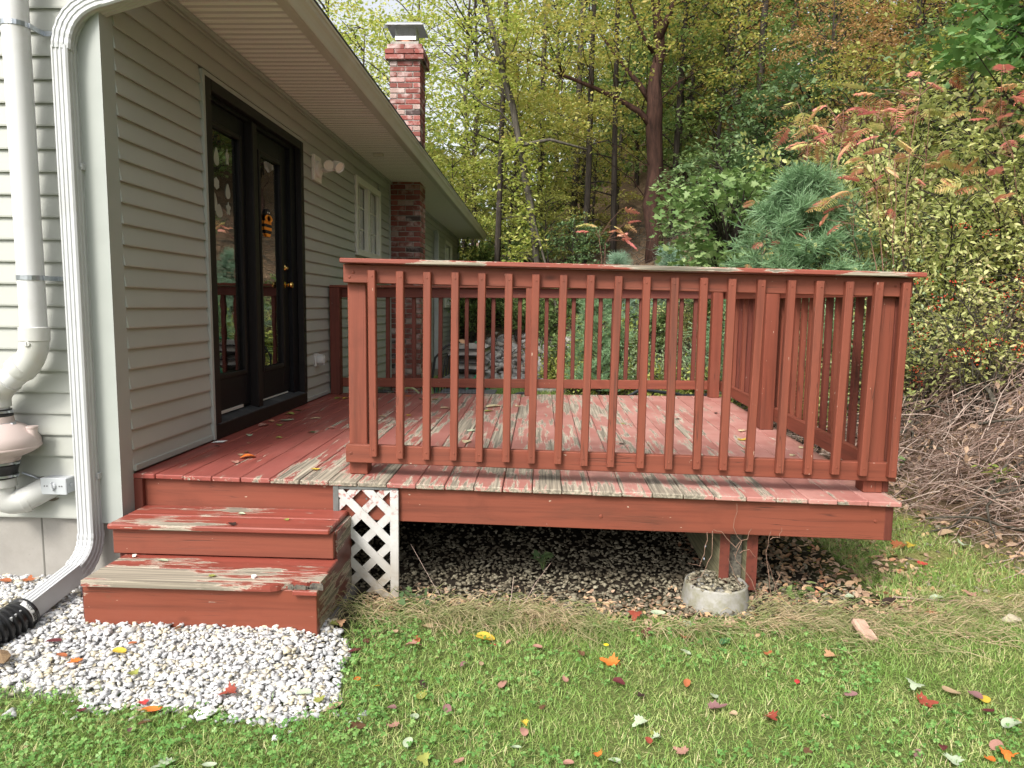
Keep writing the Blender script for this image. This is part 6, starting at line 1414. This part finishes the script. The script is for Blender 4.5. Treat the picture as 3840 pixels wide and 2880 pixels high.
LEAVES=[(1.893,-0.422,0.02,0.089,'oval','yellow','lawn'),
(1.933,-0.491,0.02,0.036,'oval','red','lawn'),
(1.569,-0.546,0.02,0.079,'maple','dusty_pink','lawn'),
(1.585,-0.469,0.02,0.052,'oval','rust','lawn'),
(1.331,-0.598,0.02,0.056,'oval','maroon','lawn'),
(1.362,-0.51,0.02,0.047,'oval','maroon','lawn'),
(1.461,-0.406,0.02,0.056,'oval','tan','lawn'),
(1.606,-0.332,0.02,0.062,'maple','tan','lawn'),
(1.698,-0.629,0.02,0.04,'oval','dusty_pink','lawn'),
(1.822,-0.682,0.02,0.042,'oval','mauve','lawn'),
(1.895,-0.666,0.02,0.039,'oval','tan','lawn'),
(2.002,-0.454,0.02,0.036,'oval','dusty_pink','lawn'),
(2.133,-0.5,0.02,0.056,'oval','dusty_pink','lawn'),
(2.328,-0.549,0.02,0.043,'oval','brown','lawn'),
(2.456,-0.631,0.02,0.077,'maple','orange','lawn'),
(2.249,-0.773,0.02,0.048,'oval','dusty_pink','lawn'),
(2.466,-0.784,0.02,0.05,'oval','maroon','lawn'),
(1.995,-0.83,0.02,0.058,'oval','dusty_pink','lawn'),
(1.674,-0.851,0.02,0.042,'oval','dark_brown','lawn'),
(1.687,-0.938,0.02,0.066,'oval','olive','lawn'),
(1.49,-0.881,0.02,0.035,'oval','yellow','lawn'),
(1.404,-0.834,0.02,0.041,'oval','orange','lawn'),
(1.37,-1.031,0.02,0.066,'oval','tan','lawn'),
(1.582,-1.035,0.02,0.049,'oval','mauve','lawn'),
(1.798,-1.03,0.02,0.058,'oval','mauve','lawn'),
(1.622,-1.143,0.02,0.05,'maple','dusty_pink','lawn'),
(1.683,-1.086,0.02,0.053,'oval','pale_green','lawn'),
(1.487,-1.161,0.02,0.076,'oval','brown','lawn'),
(1.689,-1.239,0.02,0.052,'oval','pale_green','lawn'),
(2.086,-1.096,0.02,0.035,'maple','yellow','lawn'),
(2.089,-1.154,0.02,0.045,'oval','dusty_pink','lawn'),
(2.155,-0.989,0.02,0.04,'oval','brown','lawn'),
(2.064,-1.246,0.02,0.035,'oval','pale_green','lawn'),
(2.342,-1.275,0.02,0.035,'maple','orange','lawn'),
(2.394,-1.297,0.02,0.045,'oval','pale_green','lawn'),
(2.239,-1.32,0.02,0.04,'oval','dusty_pink','lawn'),
(1.877,-1.333,0.02,0.04,'oval','dusty_pink','lawn'),
(1.759,-1.329,0.02,0.049,'maple','olive','lawn'),
(2.516,-1.064,0.02,0.055,'maple','pale_green','lawn'),
(2.542,-0.883,0.02,0.037,'maple','dark_brown','lawn'),
(2.741,-0.78,0.02,0.044,'oval','rust','lawn'),
(2.83,-0.87,0.02,0.047,'oval','pale_green','lawn'),
(2.808,-0.949,0.02,0.072,'maple','mauve','lawn'),
(3.002,-0.998,0.02,0.065,'maple','red_brown','lawn'),
(2.873,-0.984,0.02,0.03,'oval','tan','lawn'),
(2.812,-0.391,0.02,0.062,'maple','rust','lawn'),
(2.789,-0.515,0.02,0.052,'oval','pale_green','lawn'),
(2.644,-0.338,0.02,0.07,'oval','maroon','lawn'),
(2.988,-0.415,0.02,0.062,'oval','dark_green','lawn'),
(3.149,-0.525,0.02,0.045,'maple','rust','lawn'),
(3.427,-0.523,0.02,0.074,'maple','peach','lawn'),
(3.661,-0.749,0.02,0.069,'maple','pale_green','lawn'),
(3.378,-0.822,0.02,0.051,'oval','mauve','lawn'),
(3.64,-0.858,0.02,0.075,'maple','red_brown','lawn'),
(3.789,-0.782,0.02,0.078,'oval','tan','lawn'),
(3.874,-0.798,0.02,0.062,'oval','mauve','lawn'),
(3.89,-0.824,0.02,0.057,'oval','yellow','lawn'),
(3.855,-0.908,0.02,0.058,'oval','maroon','lawn'),
(3.892,-0.99,0.02,0.081,'oval','pale_green','lawn'),
(3.921,-0.962,0.02,0.055,'oval','peach','lawn'),
(3.754,-1.119,0.02,0.07,'oval','dusty_pink','lawn'),
(3.752,-1.167,0.02,0.054,'maple','orange','lawn'),
(3.684,-1.196,0.02,0.043,'oval','orange','lawn'),
(3.556,-1.203,0.02,0.061,'maple','pale_green','lawn'),
(3.447,-1.186,0.02,0.047,'oval','mauve','lawn'),
(3.559,-1.142,0.02,0.041,'oval','maroon','lawn'),
(3.073,-1.192,0.02,0.053,'oval','brown','lawn'),
(2.636,-1.229,0.02,0.053,'maple','dusty_pink','lawn'),
(2.562,-1.16,0.02,0.039,'maple','pale_green','lawn'),
(2.527,-1.173,0.02,0.036,'oval','red_brown','lawn'),
(2.55,-1.135,0.02,0.03,'maple','olive','lawn'),
(4.114,-0.034,0.02,0.065,'oval','rust','lawn'),
(4.245,0.154,0.02,0.086,'oval','pale_green','lawn'),
(3.961,0.087,0.02,0.092,'oval','dark_brown','lawn'),
(3.782,0.135,0.02,0.059,'oval','pale_green','lawn'),
(4.068,0.215,0.02,0.051,'oval','peach','lawn'),
(4.07,0.095,0.02,0.043,'oval','dusty_pink','lawn'),
(4.47,0.233,0.02,0.064,'maple','dusty_pink','lawn'),
(4.488,1.004,0.02,0.121,'maple','rust','lawn'),
(4.549,1.009,0.02,0.069,'maple','yellow','lawn'),
(4.314,0.9,0.02,0.067,'oval','tan','lawn'),
(4.251,0.781,0.02,0.076,'oval','dusty_pink','lawn'),
(4.455,0.687,0.02,0.073,'oval','red','lawn'),
(4.891,1.041,0.02,0.076,'maple','pale_green','lawn'),
(4.926,1.282,0.02,0.114,'oval','tan','lawn'),
(2.733,-0.121,0.02,0.074,'oval','pale_green','lawn'),
(2.618,-0.151,0.02,0.073,'maple','red_brown','lawn'),
(2.856,-0.237,0.02,0.073,'oval','pale_green','lawn'),
(3.418,-0.199,0.02,0.065,'oval','olive','lawn'),
(3.04,-0.264,0.02,0.062,'maple','tan','lawn'),
(3.218,-0.985,0.02,0.036,'oval','tan','lawn'),
(3.197,-0.742,0.02,0.033,'oval','red','lawn'),
(1.194,-0.456,0.02,0.054,'maple','olive','lawn'),
(1.219,-0.414,0.02,0.046,'maple','peach','lawn'),
(0.16,-0.814,0.075,0.053,'oval','rust','gravel'),
(0.246,-0.846,0.075,0.054,'maple','orange','gravel'),
(0.385,-0.781,0.075,0.067,'oval','yellow','gravel'),
(0.526,-0.921,0.075,0.051,'maple','olive','gravel'),
(0.65,-1.065,0.075,0.041,'maple','red','gravel'),
(0.705,-1.1,0.075,0.072,'oval','orange','gravel'),
(0.45,-1.125,0.075,0.037,'maple','maroon','gravel'),
(0.409,-0.723,0.075,0.033,'oval','rust','gravel'),
(0.065,-0.725,0.075,0.063,'oval','maroon','gravel'),
(0.959,-1.006,0.075,0.066,'maple','red_brown','gravel'),
(1.23,-0.969,0.075,0.056,'oval','pale_green','gravel'),
(1.3,-1.012,0.075,0.046,'maple','olive','gravel'),
(0.549,-0.613,0.075,0.041,'oval','brown','gravel'),
(-0.202,-0.218,0.075,0.065,'maple','red_brown','gravel'),
(-0.59,-0.162,0.075,0.076,'oval','rust','gravel'),
(-0.47,-0.153,0.075,0.058,'maple','rust','gravel'),
(0.692,-1.216,0.02,0.035,'oval','mauve','lawn'),
(0.719,-1.172,0.02,0.052,'oval','brown','lawn'),
(0.915,-1.386,0.02,0.068,'maple','pale_green','lawn'),
(1.059,-1.387,0.02,0.047,'oval','pale_green','lawn'),
(0.428,0.449,0.639,0.09,'oval','orange','deck'),
(0.115,0.729,0.643,0.036,'oval','dark_brown','deck'),
(0.358,0.512,0.64,0.061,'oval','tan','deck'),
(0.361,0.589,0.64,0.042,'oval','brown','deck'),
(0.41,0.32,0.639,0.062,'oval','dusty_pink','deck'),
(0.159,1.112,0.643,0.062,'oval','pale_green','deck'),
(0.265,0.847,0.642,0.033,'oval','tan','deck'),
(0.385,1.049,0.641,0.041,'oval','olive','deck'),
(0.526,1.289,0.641,0.066,'oval','dark_green','deck'),
(0.902,0.225,0.632,0.052,'maple','yellow','deck'),
(0.09,1.683,0.644,0.064,'oval','peach','deck'),
(0.1,1.502,0.644,0.096,'oval','dusty_pink','deck'),
(0.209,1.53,0.643,0.071,'oval','olive','deck'),
(0.188,1.734,0.643,0.125,'oval','pale_green','deck'),
(0.102,2.031,0.644,0.077,'oval','olive','deck'),
(0.092,2.251,0.644,0.07,'oval','dark_green','deck'),
(0.372,1.863,0.643,0.087,'oval','tan','deck'),
(0.619,1.464,0.641,0.06,'oval','dusty_pink','deck'),
(0.199,3.063,0.645,0.084,'oval','olive','deck'),
(0.274,3.07,0.646,0.079,'oval','yellow','deck'),
(0.834,3.261,0.65,0.063,'oval','orange','deck'),
(0.998,3.083,0.65,0.051,'oval','dark_green','deck'),
(1.13,3.059,0.65,0.082,'oval','olive','deck'),
(1.717,2.675,0.649,0.167,'oval','cream','deck'),
(1.694,2.401,0.646,0.078,'oval','olive','deck'),
(1.419,2.857,0.65,0.039,'oval','dark_brown','deck'),
(1.298,2.52,0.647,0.089,'oval','tan','deck'),
(1.063,2.101,0.643,0.066,'oval','yellow','deck'),
(0.865,2.009,0.643,0.065,'oval','tan','deck'),
(1.305,2.012,0.642,0.06,'oval','tan','deck'),
(1.93,2.697,0.65,0.062,'maple','cream','deck'),
(1.636,1.487,0.636,0.07,'oval','pale_green','deck'),
(1.642,1.102,0.632,0.09,'oval','cream','deck'),
(1.948,3.336,0.658,0.042,'oval','olive','deck'),
(2.778,1.926,0.639,0.042,'oval','olive','deck'),
(3.252,2.181,0.643,0.04,'oval','dark_brown','deck'),
(3.639,2.513,0.651,0.053,'oval','dark_brown','deck'),
(3.548,1.406,0.625,0.067,'maple','yellow','deck'),
(3.649,1.74,0.633,0.072,'oval','cream','deck'),
(3.89,1.204,0.618,0.058,'oval','cream','deck'),
(3.75,0.972,0.613,0.055,'oval','cream','deck'),
(3.495,1.138,0.619,0.034,'oval','orange','deck'),
(2.68,1.165,0.626,0.036,'oval','dark_brown','deck'),
(0.341,-0.342,0.308,0.052,'oval','pale_green','step1'),
(0.663,-0.512,0.308,0.038,'maple','olive','step1'),
(0.625,-0.1,0.47,0.041,'oval','pale_green','step2'),
(0.649,-0.265,0.47,0.051,'oval','dark_brown','step2'),
(0.881,-0.173,0.47,0.034,'oval','olive','step2')]

COLS = {'yellow': (.62, .44, .06), 'red': (.55, .06, .06), 'dusty_pink': (.45, .24, .19), 'rust': (.42, .14, .06), 'maroon': (.13, .03, .035), 'tan': (.46, .33, .21), 'mauve': (.28, .15, .15), 'brown': (.17, .09, .05), 'orange': (.72, .20, .04), 'dark_brown': (.05, .03, .025), 'olive': (.30, .32, .08), 'pale_green': (.46, .54, .38), 'red_brown': (.32, .07, .045), 'dark_green': (.07, .17, .07), 'peach': (.60, .35, .20), 'cream': (.66, .58, .36)}
def fallen_mat(nm, col):
    m = N(nm + '_leaf'); v = m.coord((1, 1, 1)); f = m.noise(v, 40, 5, .7); c = m.ramp(f, [(.3, tuple(x * .72 for x in col)), (.7, tuple(min(1, x * 1.18) for x in col))])
    f2 = m.noise(v, 14, 3); c = m.mix(m.ramp(f2, [(.58, 0), (.72, .5)]), c, tuple(x * .45 for x in col))
    b = m.n('BsdfPrincipled'); m.L(c, b.inputs['Base Color']); b.inputs['Roughness'].default_value = .6; b.inputs['Specular IOR Level'].default_value = .3
    t_ = m.n('BsdfTranslucent'); m.L(c, t_.inputs['Color']); mx = m.n('MixShader'); mx.inputs[0].default_value = .2; m.L(b.outputs[0], mx.inputs[1]); m.L(t_.outputs[0], mx.inputs[2]); return m.done(mx.outputs[0])
FM = {k: fallen_mat(k, v) for k, v in COLS.items()}
def leaf_geom(shape, seed):
    rg = random.Random(seed)
    if shape == 'maple':
        out = [(-90, .20), (-75, .30), (-50, .44), (-38, .34), (-22, .50), (-8, .36), (10, .60), (24, .40), (40, .46), (58, .36), (76, .62), (90, .74), (104, .62), (122, .36), (140, .46), (156, .40), (170, .60), (188, .36), (202, .50), (218, .34), (230, .44), (255, .30)]
        P = [(math.cos(math.radians(a)) * r, math.sin(math.radians(a)) * r) for a, r in out]; P = [(x * rg.uniform(.9, 1.1), y * rg.uniform(.92, 1.08)) for x, y in P]
    else:
        P = []; w = rg.uniform(.24, .34)
        for i in range(16):
            t = 2 * math.pi * i / 16; y = -.5 * math.cos(t); x = w * math.sin(t) * (1 - .35 * y); P.append((x, y))
    cu, cw, tw = rg.uniform(.3, 1.3), rg.uniform(-.8, .9), rg.uniform(-.5, .5)
    def Z(x, y): return cu * x * x + cw * y * y * .6 + tw * x * y + .02 * math.sin(9 * x + seed)
    V = []; k = len(P)
    for f in (1.0, .5): V += [(x * f, y * f, Z(x * f, y * f) - (.05 * abs(x) if f < 1 else 0)) for x, y in P]
    V.append((0, 0, -.01)); F = [(i, (i + 1) % k, k + (i + 1) % k, k + i) for i in range(k)] + [(k + i, k + (i + 1) % k, 2 * k) for i in range(k)]
    b = len(V); y0 = P[0][1]; sx = rg.uniform(-.08, .08)
    V += [(-.012, y0 + .02, .0), (.012, y0 + .02, .0), (sx + .008, y0 - .28, .04), (sx - .008, y0 - .28, .04)]; F.append((b, b + 1, b + 2, b + 3))
    zm = min(v[2] for v in V); V = [(x, y, z - zm) for x, y, z in V]
    return V, F
_lm = {}
def place_word(x, y, surf):
    if surf == 'gravel': return ('on the white gravel ' + ('beside the foundation' if y > -.45 and x < .12 else 'near the drain pipe' if x < .25 else 'below the steps' if x < .75 else 'by the gravel corner'))
    if surf == 'step1': return 'on the bottom step tread'
    if surf == 'step2': return 'on the middle step tread'
    if surf == 'deck':
        if x < .25: return 'on the deck at the door sill'
        if x < 1.05 and y < 1.0: return 'on the deck boards left of the front post'
        if x < 1.05: return 'on the deck between door and front post'
        if x < 1.7: return 'on the deck behind the first balusters' if y < 2.2 else 'near the back left of the deck'
        if x < 2.9: return 'on the deck behind the middle balusters'
        return 'on the pink right half of the deck'
    if x < 1.25: return 'in the clover below the gravel'
    r = 'along the deck edge' if y > -.40 else 'in the upper lawn' if y > -.72 else 'in the middle lawn' if y > -.98 else 'in the lower lawn'
    c = 'below the lattice' if x < 1.75 else 'left of centre' if x < 2.2 else 'right of centre' if x < 2.75 else 'below the footing' if x < 3.35 else 'towards the right' if x < 4.0 else 'on the mossy right side'
    return r + ' ' + c
shp = {'maple': 'lobed maple leaf', 'oval': 'oval leaf'}
groups = {}
for q, (x, y, z, s, sh, col, surf) in enumerate(LEAVES):
    lab = '%s %s %s' % (col.replace('_', ' '), shp[sh], place_word(x, y, surf)); groups.setdefault(lab, []).append(q)
for q, (x, y, z, s, sh, col, surf) in enumerate(LEAVES):
    key = (sh, q % 7, col)
    if key not in _lm:
        V_, F_ = leaf_geom(sh, q % 7 + (10 if sh == 'maple' else 0)); me = bpy.data.meshes.new('fallen_leaf'); me.from_pydata(V_, [], F_); me.materials.append(FM[col]); me.polygons.foreach_set('use_smooth', [True] * len(F_)); _lm[key] = me
    o = bpy.data.objects.new('fallen_leaf', _lm[key]); COL.objects.link(o)
    zz = float(gh(x, y)) + .022 if surf == 'lawn' else (float(gh(x, y)) + .028 if surf == 'gravel' else z)
    o.location = (x, y, zz); rg_ = random.Random(q * 7 + 1); k = s * (1.0 if sh == 'maple' else 1.05); o.scale = (k, k, k * .8)
    o.rotation_euler = (rg_.uniform(-.25, .25) if surf == 'lawn' else rg_.uniform(-.06, .06), rg_.uniform(-.25, .25) if surf == 'lawn' else rg_.uniform(-.06, .06), rg_.uniform(0, 6.28))
    lab = '%s %s %s' % (col.replace('_', ' '), shp[sh], place_word(x, y, surf)); g = groups[lab]
    if len(g) == 2:
        o1 = LEAVES[g[0] if g[1] == q else g[1]]; lab = ('nearer ' if y < o1[1] else 'farther ') + lab
    elif len(g) == 3:
        ys_ = sorted(LEAVES[i][1] for i in g); lab = ('nearest ', 'second nearest ', 'farthest ')[ys_.index(y)] + lab
    tag(o, lab, 'leaf', 'fallen autumn leaves')

# ================================================================ BEHIND THE DECK
BLKM = plain('black_metal', (.015, .015, .016), .45, .1)
CUSH = plain('taupe_cushion_fabric', (.27, .25, .225), .9, .10, 60, bump=.3); PIPC = plain('dark_cushion_piping', (.03, .03, .032), .8, .1)
HOSE = plain('green_garden_hose', (.04, .26, .13), .4, .1); HOSEB = plain('black_hose_rubber', (.03, .035, .04), .45, .15)
chr_ = empty('patio_chair', (1.0, 4.75, 0), 'black metal patio chair with bowed slatted back behind the deck', 'chair')
def bow(dx):
    return [(.93 + dx * .35, 4.55, .42), (.875 + dx * .3, 4.56, .70), (.90 + dx * .3, 4.60, .93), (1.02 + dx, 4.66, 1.07), (1.16 + dx, 4.74, 1.12), (1.32 + dx, 4.85, 1.08), (1.42 + dx, 4.95, .95), (1.45 + dx, 5.0, .45)]
MB().tube(bow(0), .014, 8).build('back_frame', BLKM, chr_, True)
for i in range(5):
    x = .955 + i * .032; MB().box(x - .006, x + .012, 4.585 + i * .02, 4.592 + i * .02, .45, .90 + i * .040, .001, Matrix.Rotation(math.radians(7), 3, 'Y')).build('back_slat', BLKM, chr_)
MB().tube([(.93, 4.56, .97), (1.1, 4.66, .99), (1.3, 4.82, .98)], .008, 6).build('back_rail', BLKM, chr_)
for x, y in ((.93, 4.5), (1.45, 4.5), (.93, 5.0), (1.45, 5.0)): MB().tube([(x, y, .0), (x, y, .46)], .014, 8).build('leg', BLKM, chr_)
MB().box(.92, 1.46, 4.48, 5.02, .44, .46, .004).build('seat', BLKM, chr_)
def cushion(x0, x1, y0, y1, z0, z1, rz, label):
    m = MB(); nx_, ny_ = 7, 6; h = (z1 - z0) / 2; cx, cy = (x0 + x1) / 2, (y0 + y1) / 2; V = []; F = []
    for s in (1, -1):
        for i in range(nx_ + 1):
            for j in range(ny_ + 1):
                u, v = i / nx_ * 2 - 1, j / ny_ * 2 - 1; e = (1 - abs(u) ** 5) * (1 - abs(v) ** 5); px = (x1 - x0) / 2 * u * (.965 + .035 * e) ; py = (y1 - y0) / 2 * v; V.append((px, py, s * h * (.45 + .55 * max(e, 0) ** .4)))
    K = (nx_ + 1) * (ny_ + 1)
    for i in range(nx_):
        for j in range(ny_):
            a = i * (ny_ + 1) + j; b = a + ny_ + 1; F.append((a, b, b + 1, a + 1)); F.append((K + a, K + a + 1, K + b + 1, K + b))
    rim_ = [i * (ny_ + 1) for i in range(nx_ + 1)] + [nx_ * (ny_ + 1) + j for j in range(1, ny_ + 1)] + [i * (ny_ + 1) + ny_ for i in range(nx_ - 1, -1, -1)] + [j for j in range(ny_ - 1, 0, -1)]
    for a, b in zip(rim_, rim_[1:] + rim_[:1]): F.append((a, b, K + b, K + a))
    t = empty('seat_cushion', (cx, cy, (z0 + z1) / 2), label, 'cushion', 'taupe patio cushions'); t.rotation_euler = (R.uniform(-.03, .03), R.uniform(-.03, .03), rz)
    m.add(V, F); o = bpy.data.objects.new('cushion_body', m.mesh('cushion_body', CUSH, 'all')); COL.objects.link(o); o.parent = t
    for s in (.45, -.45):
        P = [(V[a][0], V[a][1], s * h) for a in rim_]; P.append(P[0]); p_ = MB().tube(P, .007, 6, False); o = bpy.data.objects.new('piping', p_.mesh('piping', PIPC)); COL.objects.link(o); o.parent = t
cushion(1.02, 1.54, 4.42, 4.92, .475, .60, .05, 'bottom taupe cushion of the stack on the patio chair')
cushion(1.00, 1.56, 4.40, 4.90, .605, .755, -.04, 'second taupe cushion from the bottom of the chair stack')
cushion(1.10, 1.53, 4.42, 4.92, .77, .93, .03, 'third taupe cushion from the bottom of the chair stack')
cushion(1.08, 1.52, 4.42, 4.92, .935, 1.10, -.06, 'topmost taupe cushion of the stack, with an orange leaf on it')
V_, F_ = leaf_geom('maple', 12); me = bpy.data.meshes.new('fallen_leaf'); me.from_pydata(V_, [], F_); me.materials.append(FM['peach']); o = bpy.data.objects.new('fallen_leaf', me); COL.objects.link(o); o.location = (1.22, 4.55, 1.105); o.scale = (.14, .14, .14); o.rotation_euler = (.5, .1, .4); tag(o, 'large peach maple leaf on top of the cushion stack behind the deck', 'leaf', 'fallen autumn leaves')
ho = empty('garden_hose', (1.3, 4.5, .4), 'green garden hose looped over the cushion stack', 'hose')
MB().tube(arc((1.38, 4.55, 1.12), (1.49, 4.36, 1.18), (1.47, 4.37, .98), 10) + arc((1.47, 4.37, .96), (1.47, 4.36, .80), (1.33, 4.36, .66), 8) + [(1.26, 4.36, .52)], .014, 9).build('hose_loop', HOSE, ho, True)
MB().tube(arc((.94, 4.42, .55), (.95, 4.36, .66), (1.06, 4.37, .70), 8), .012, 8).build('hose_loop', HOSE, ho, True)
MB().tube(arc((1.62, 4.40, .0), (1.60, 4.38, .35), (1.50, 4.36, .58), 10), .013, 8).build('hose_loop', HOSE, ho, True)
MB().tube(arc((1.78, 4.40, .0), (1.72, 4.38, .40), (1.52, 4.36, .62), 10), .013, 8).build('hose_loop', HOSE, ho, True)
MB().tube(arc((.55, 4.3, .55), (.68, 4.28, .70), (.80, 4.3, .50), 10), .012, 8).build('hose_loop', plain('pale_yellow_hose', (.50, .48, .22), .4, .1), ho, True)
wm = empty('wire_mesh', (.9, 4.1, .3), 'galvanised wire mesh panel behind the rear deck rail', 'wire mesh')
m = MB()
for i in range(28): m.box(.42 + i * .038, .4225 + i * .038, 4.02, 4.022, .0, .63)
m.build('vertical_wire', GALV, wm); m = MB()
for i in range(14): m.box(.42, 1.47, 4.0185, 4.0198, .08 + i * .04, .0825 + i * .04)
m.build('cross_wire', GALV, wm)
ct = empty('planter_tray', (1.25, 4.15, .3), 'dark grey box under the chair seen below the rear rail', 'box')
MB().prism([(4.08, .0), (4.36, .0), (4.38, .58), (4.06, .58)], 0, 1.05, 1.62).build('tray_body', plain('dark_grey_box', (.09, .095, .10), .6, .1), ct); MB().box(1.03, 1.64, 4.05, 4.39, .575, .60, .006).build('tray_rim', plain('dark_grey_rim', (.11, .115, .12), .6, .1), ct)
hb = MB().tube(arc((1.74, 4.2, .40), (1.80, 4.2, .60), (1.96, 4.2, .585), 8) + arc((1.99, 4.2, .58), (2.12, 4.2, .57), (2.16, 4.25, .40), 8), .016, 9).build('black_hose', HOSEB, None, True); tag(hb, 'arched black hose just behind the rear edge of the deck', 'hose')
bt = empty('folded_chair', (3.4, 4.4, 0), 'black folding furniture frame lying in the grass behind the deck', 'chair frame')
for p in ([(3.03, 4.35, .50), (3.22, 4.3, .62), (3.30, 4.3, .635), (3.62, 4.3, .60)], [(3.30, 4.32, .62), (3.28, 4.3, .1)], [(3.42, 4.32, .63), (3.32, 4.4, .45)], [(3.62, 4.32, .60), (3.74, 4.35, .57), (4.02, 4.4, .58)], [(3.60, 4.3, .6), (3.62, 4.3, .05)]): MB().tube(p, .018 if len(p) > 2 else .009, 8).build('frame_tube', HOSEB, bt, True)
bx_ = MB().box(.30, .50, 3.9, 4.2, .42, .60, .02).build('black_bag', RUB); tag(bx_, 'black bundle at the chimney foot behind the railing', 'bundle')
MB().box(.31, .47, 3.95, 4.1, .0, .42, .01).build('bundle_stand', GREYW, bx_)

# ================================================================ WHICH ONE IS IT: place words for look-alike plants
def _place():
    inv = cam.matrix_world.inverted(); byl = {}
    for o in COL.objects:
        if o.parent is None and o.get('category') in ('tree', 'shrub', 'tree trunk'):
            byl.setdefault(o['label'], []).append(o)
    NUM = 'first second third fourth fifth sixth seventh eighth ninth tenth eleventh twelfth thirteenth fourteenth fifteenth sixteenth seventeenth eighteenth nineteenth twentieth'.split()
    SH = {'tree': 'such tree', 'shrub': 'such shrub', 'tree trunk': 'such trunk'}
    for lab, l in byl.items():
        if len(l) < 2: continue
        ins = []
        for o in l:
            v = inv @ Vector(o.location); u = v.x / max(-v.z, .01)
            if -v.z > 0 and abs(u) < .80: ins.append((u, o))
        ins.sort(key=lambda t: t[0])
        for i, (u, o) in enumerate(ins):
            short = ' '.join(lab.split()[:8])
            o['label'] = '%s, %s %s from the left' % (short, NUM[min(i, 19)], SH[o['category']])
_place()
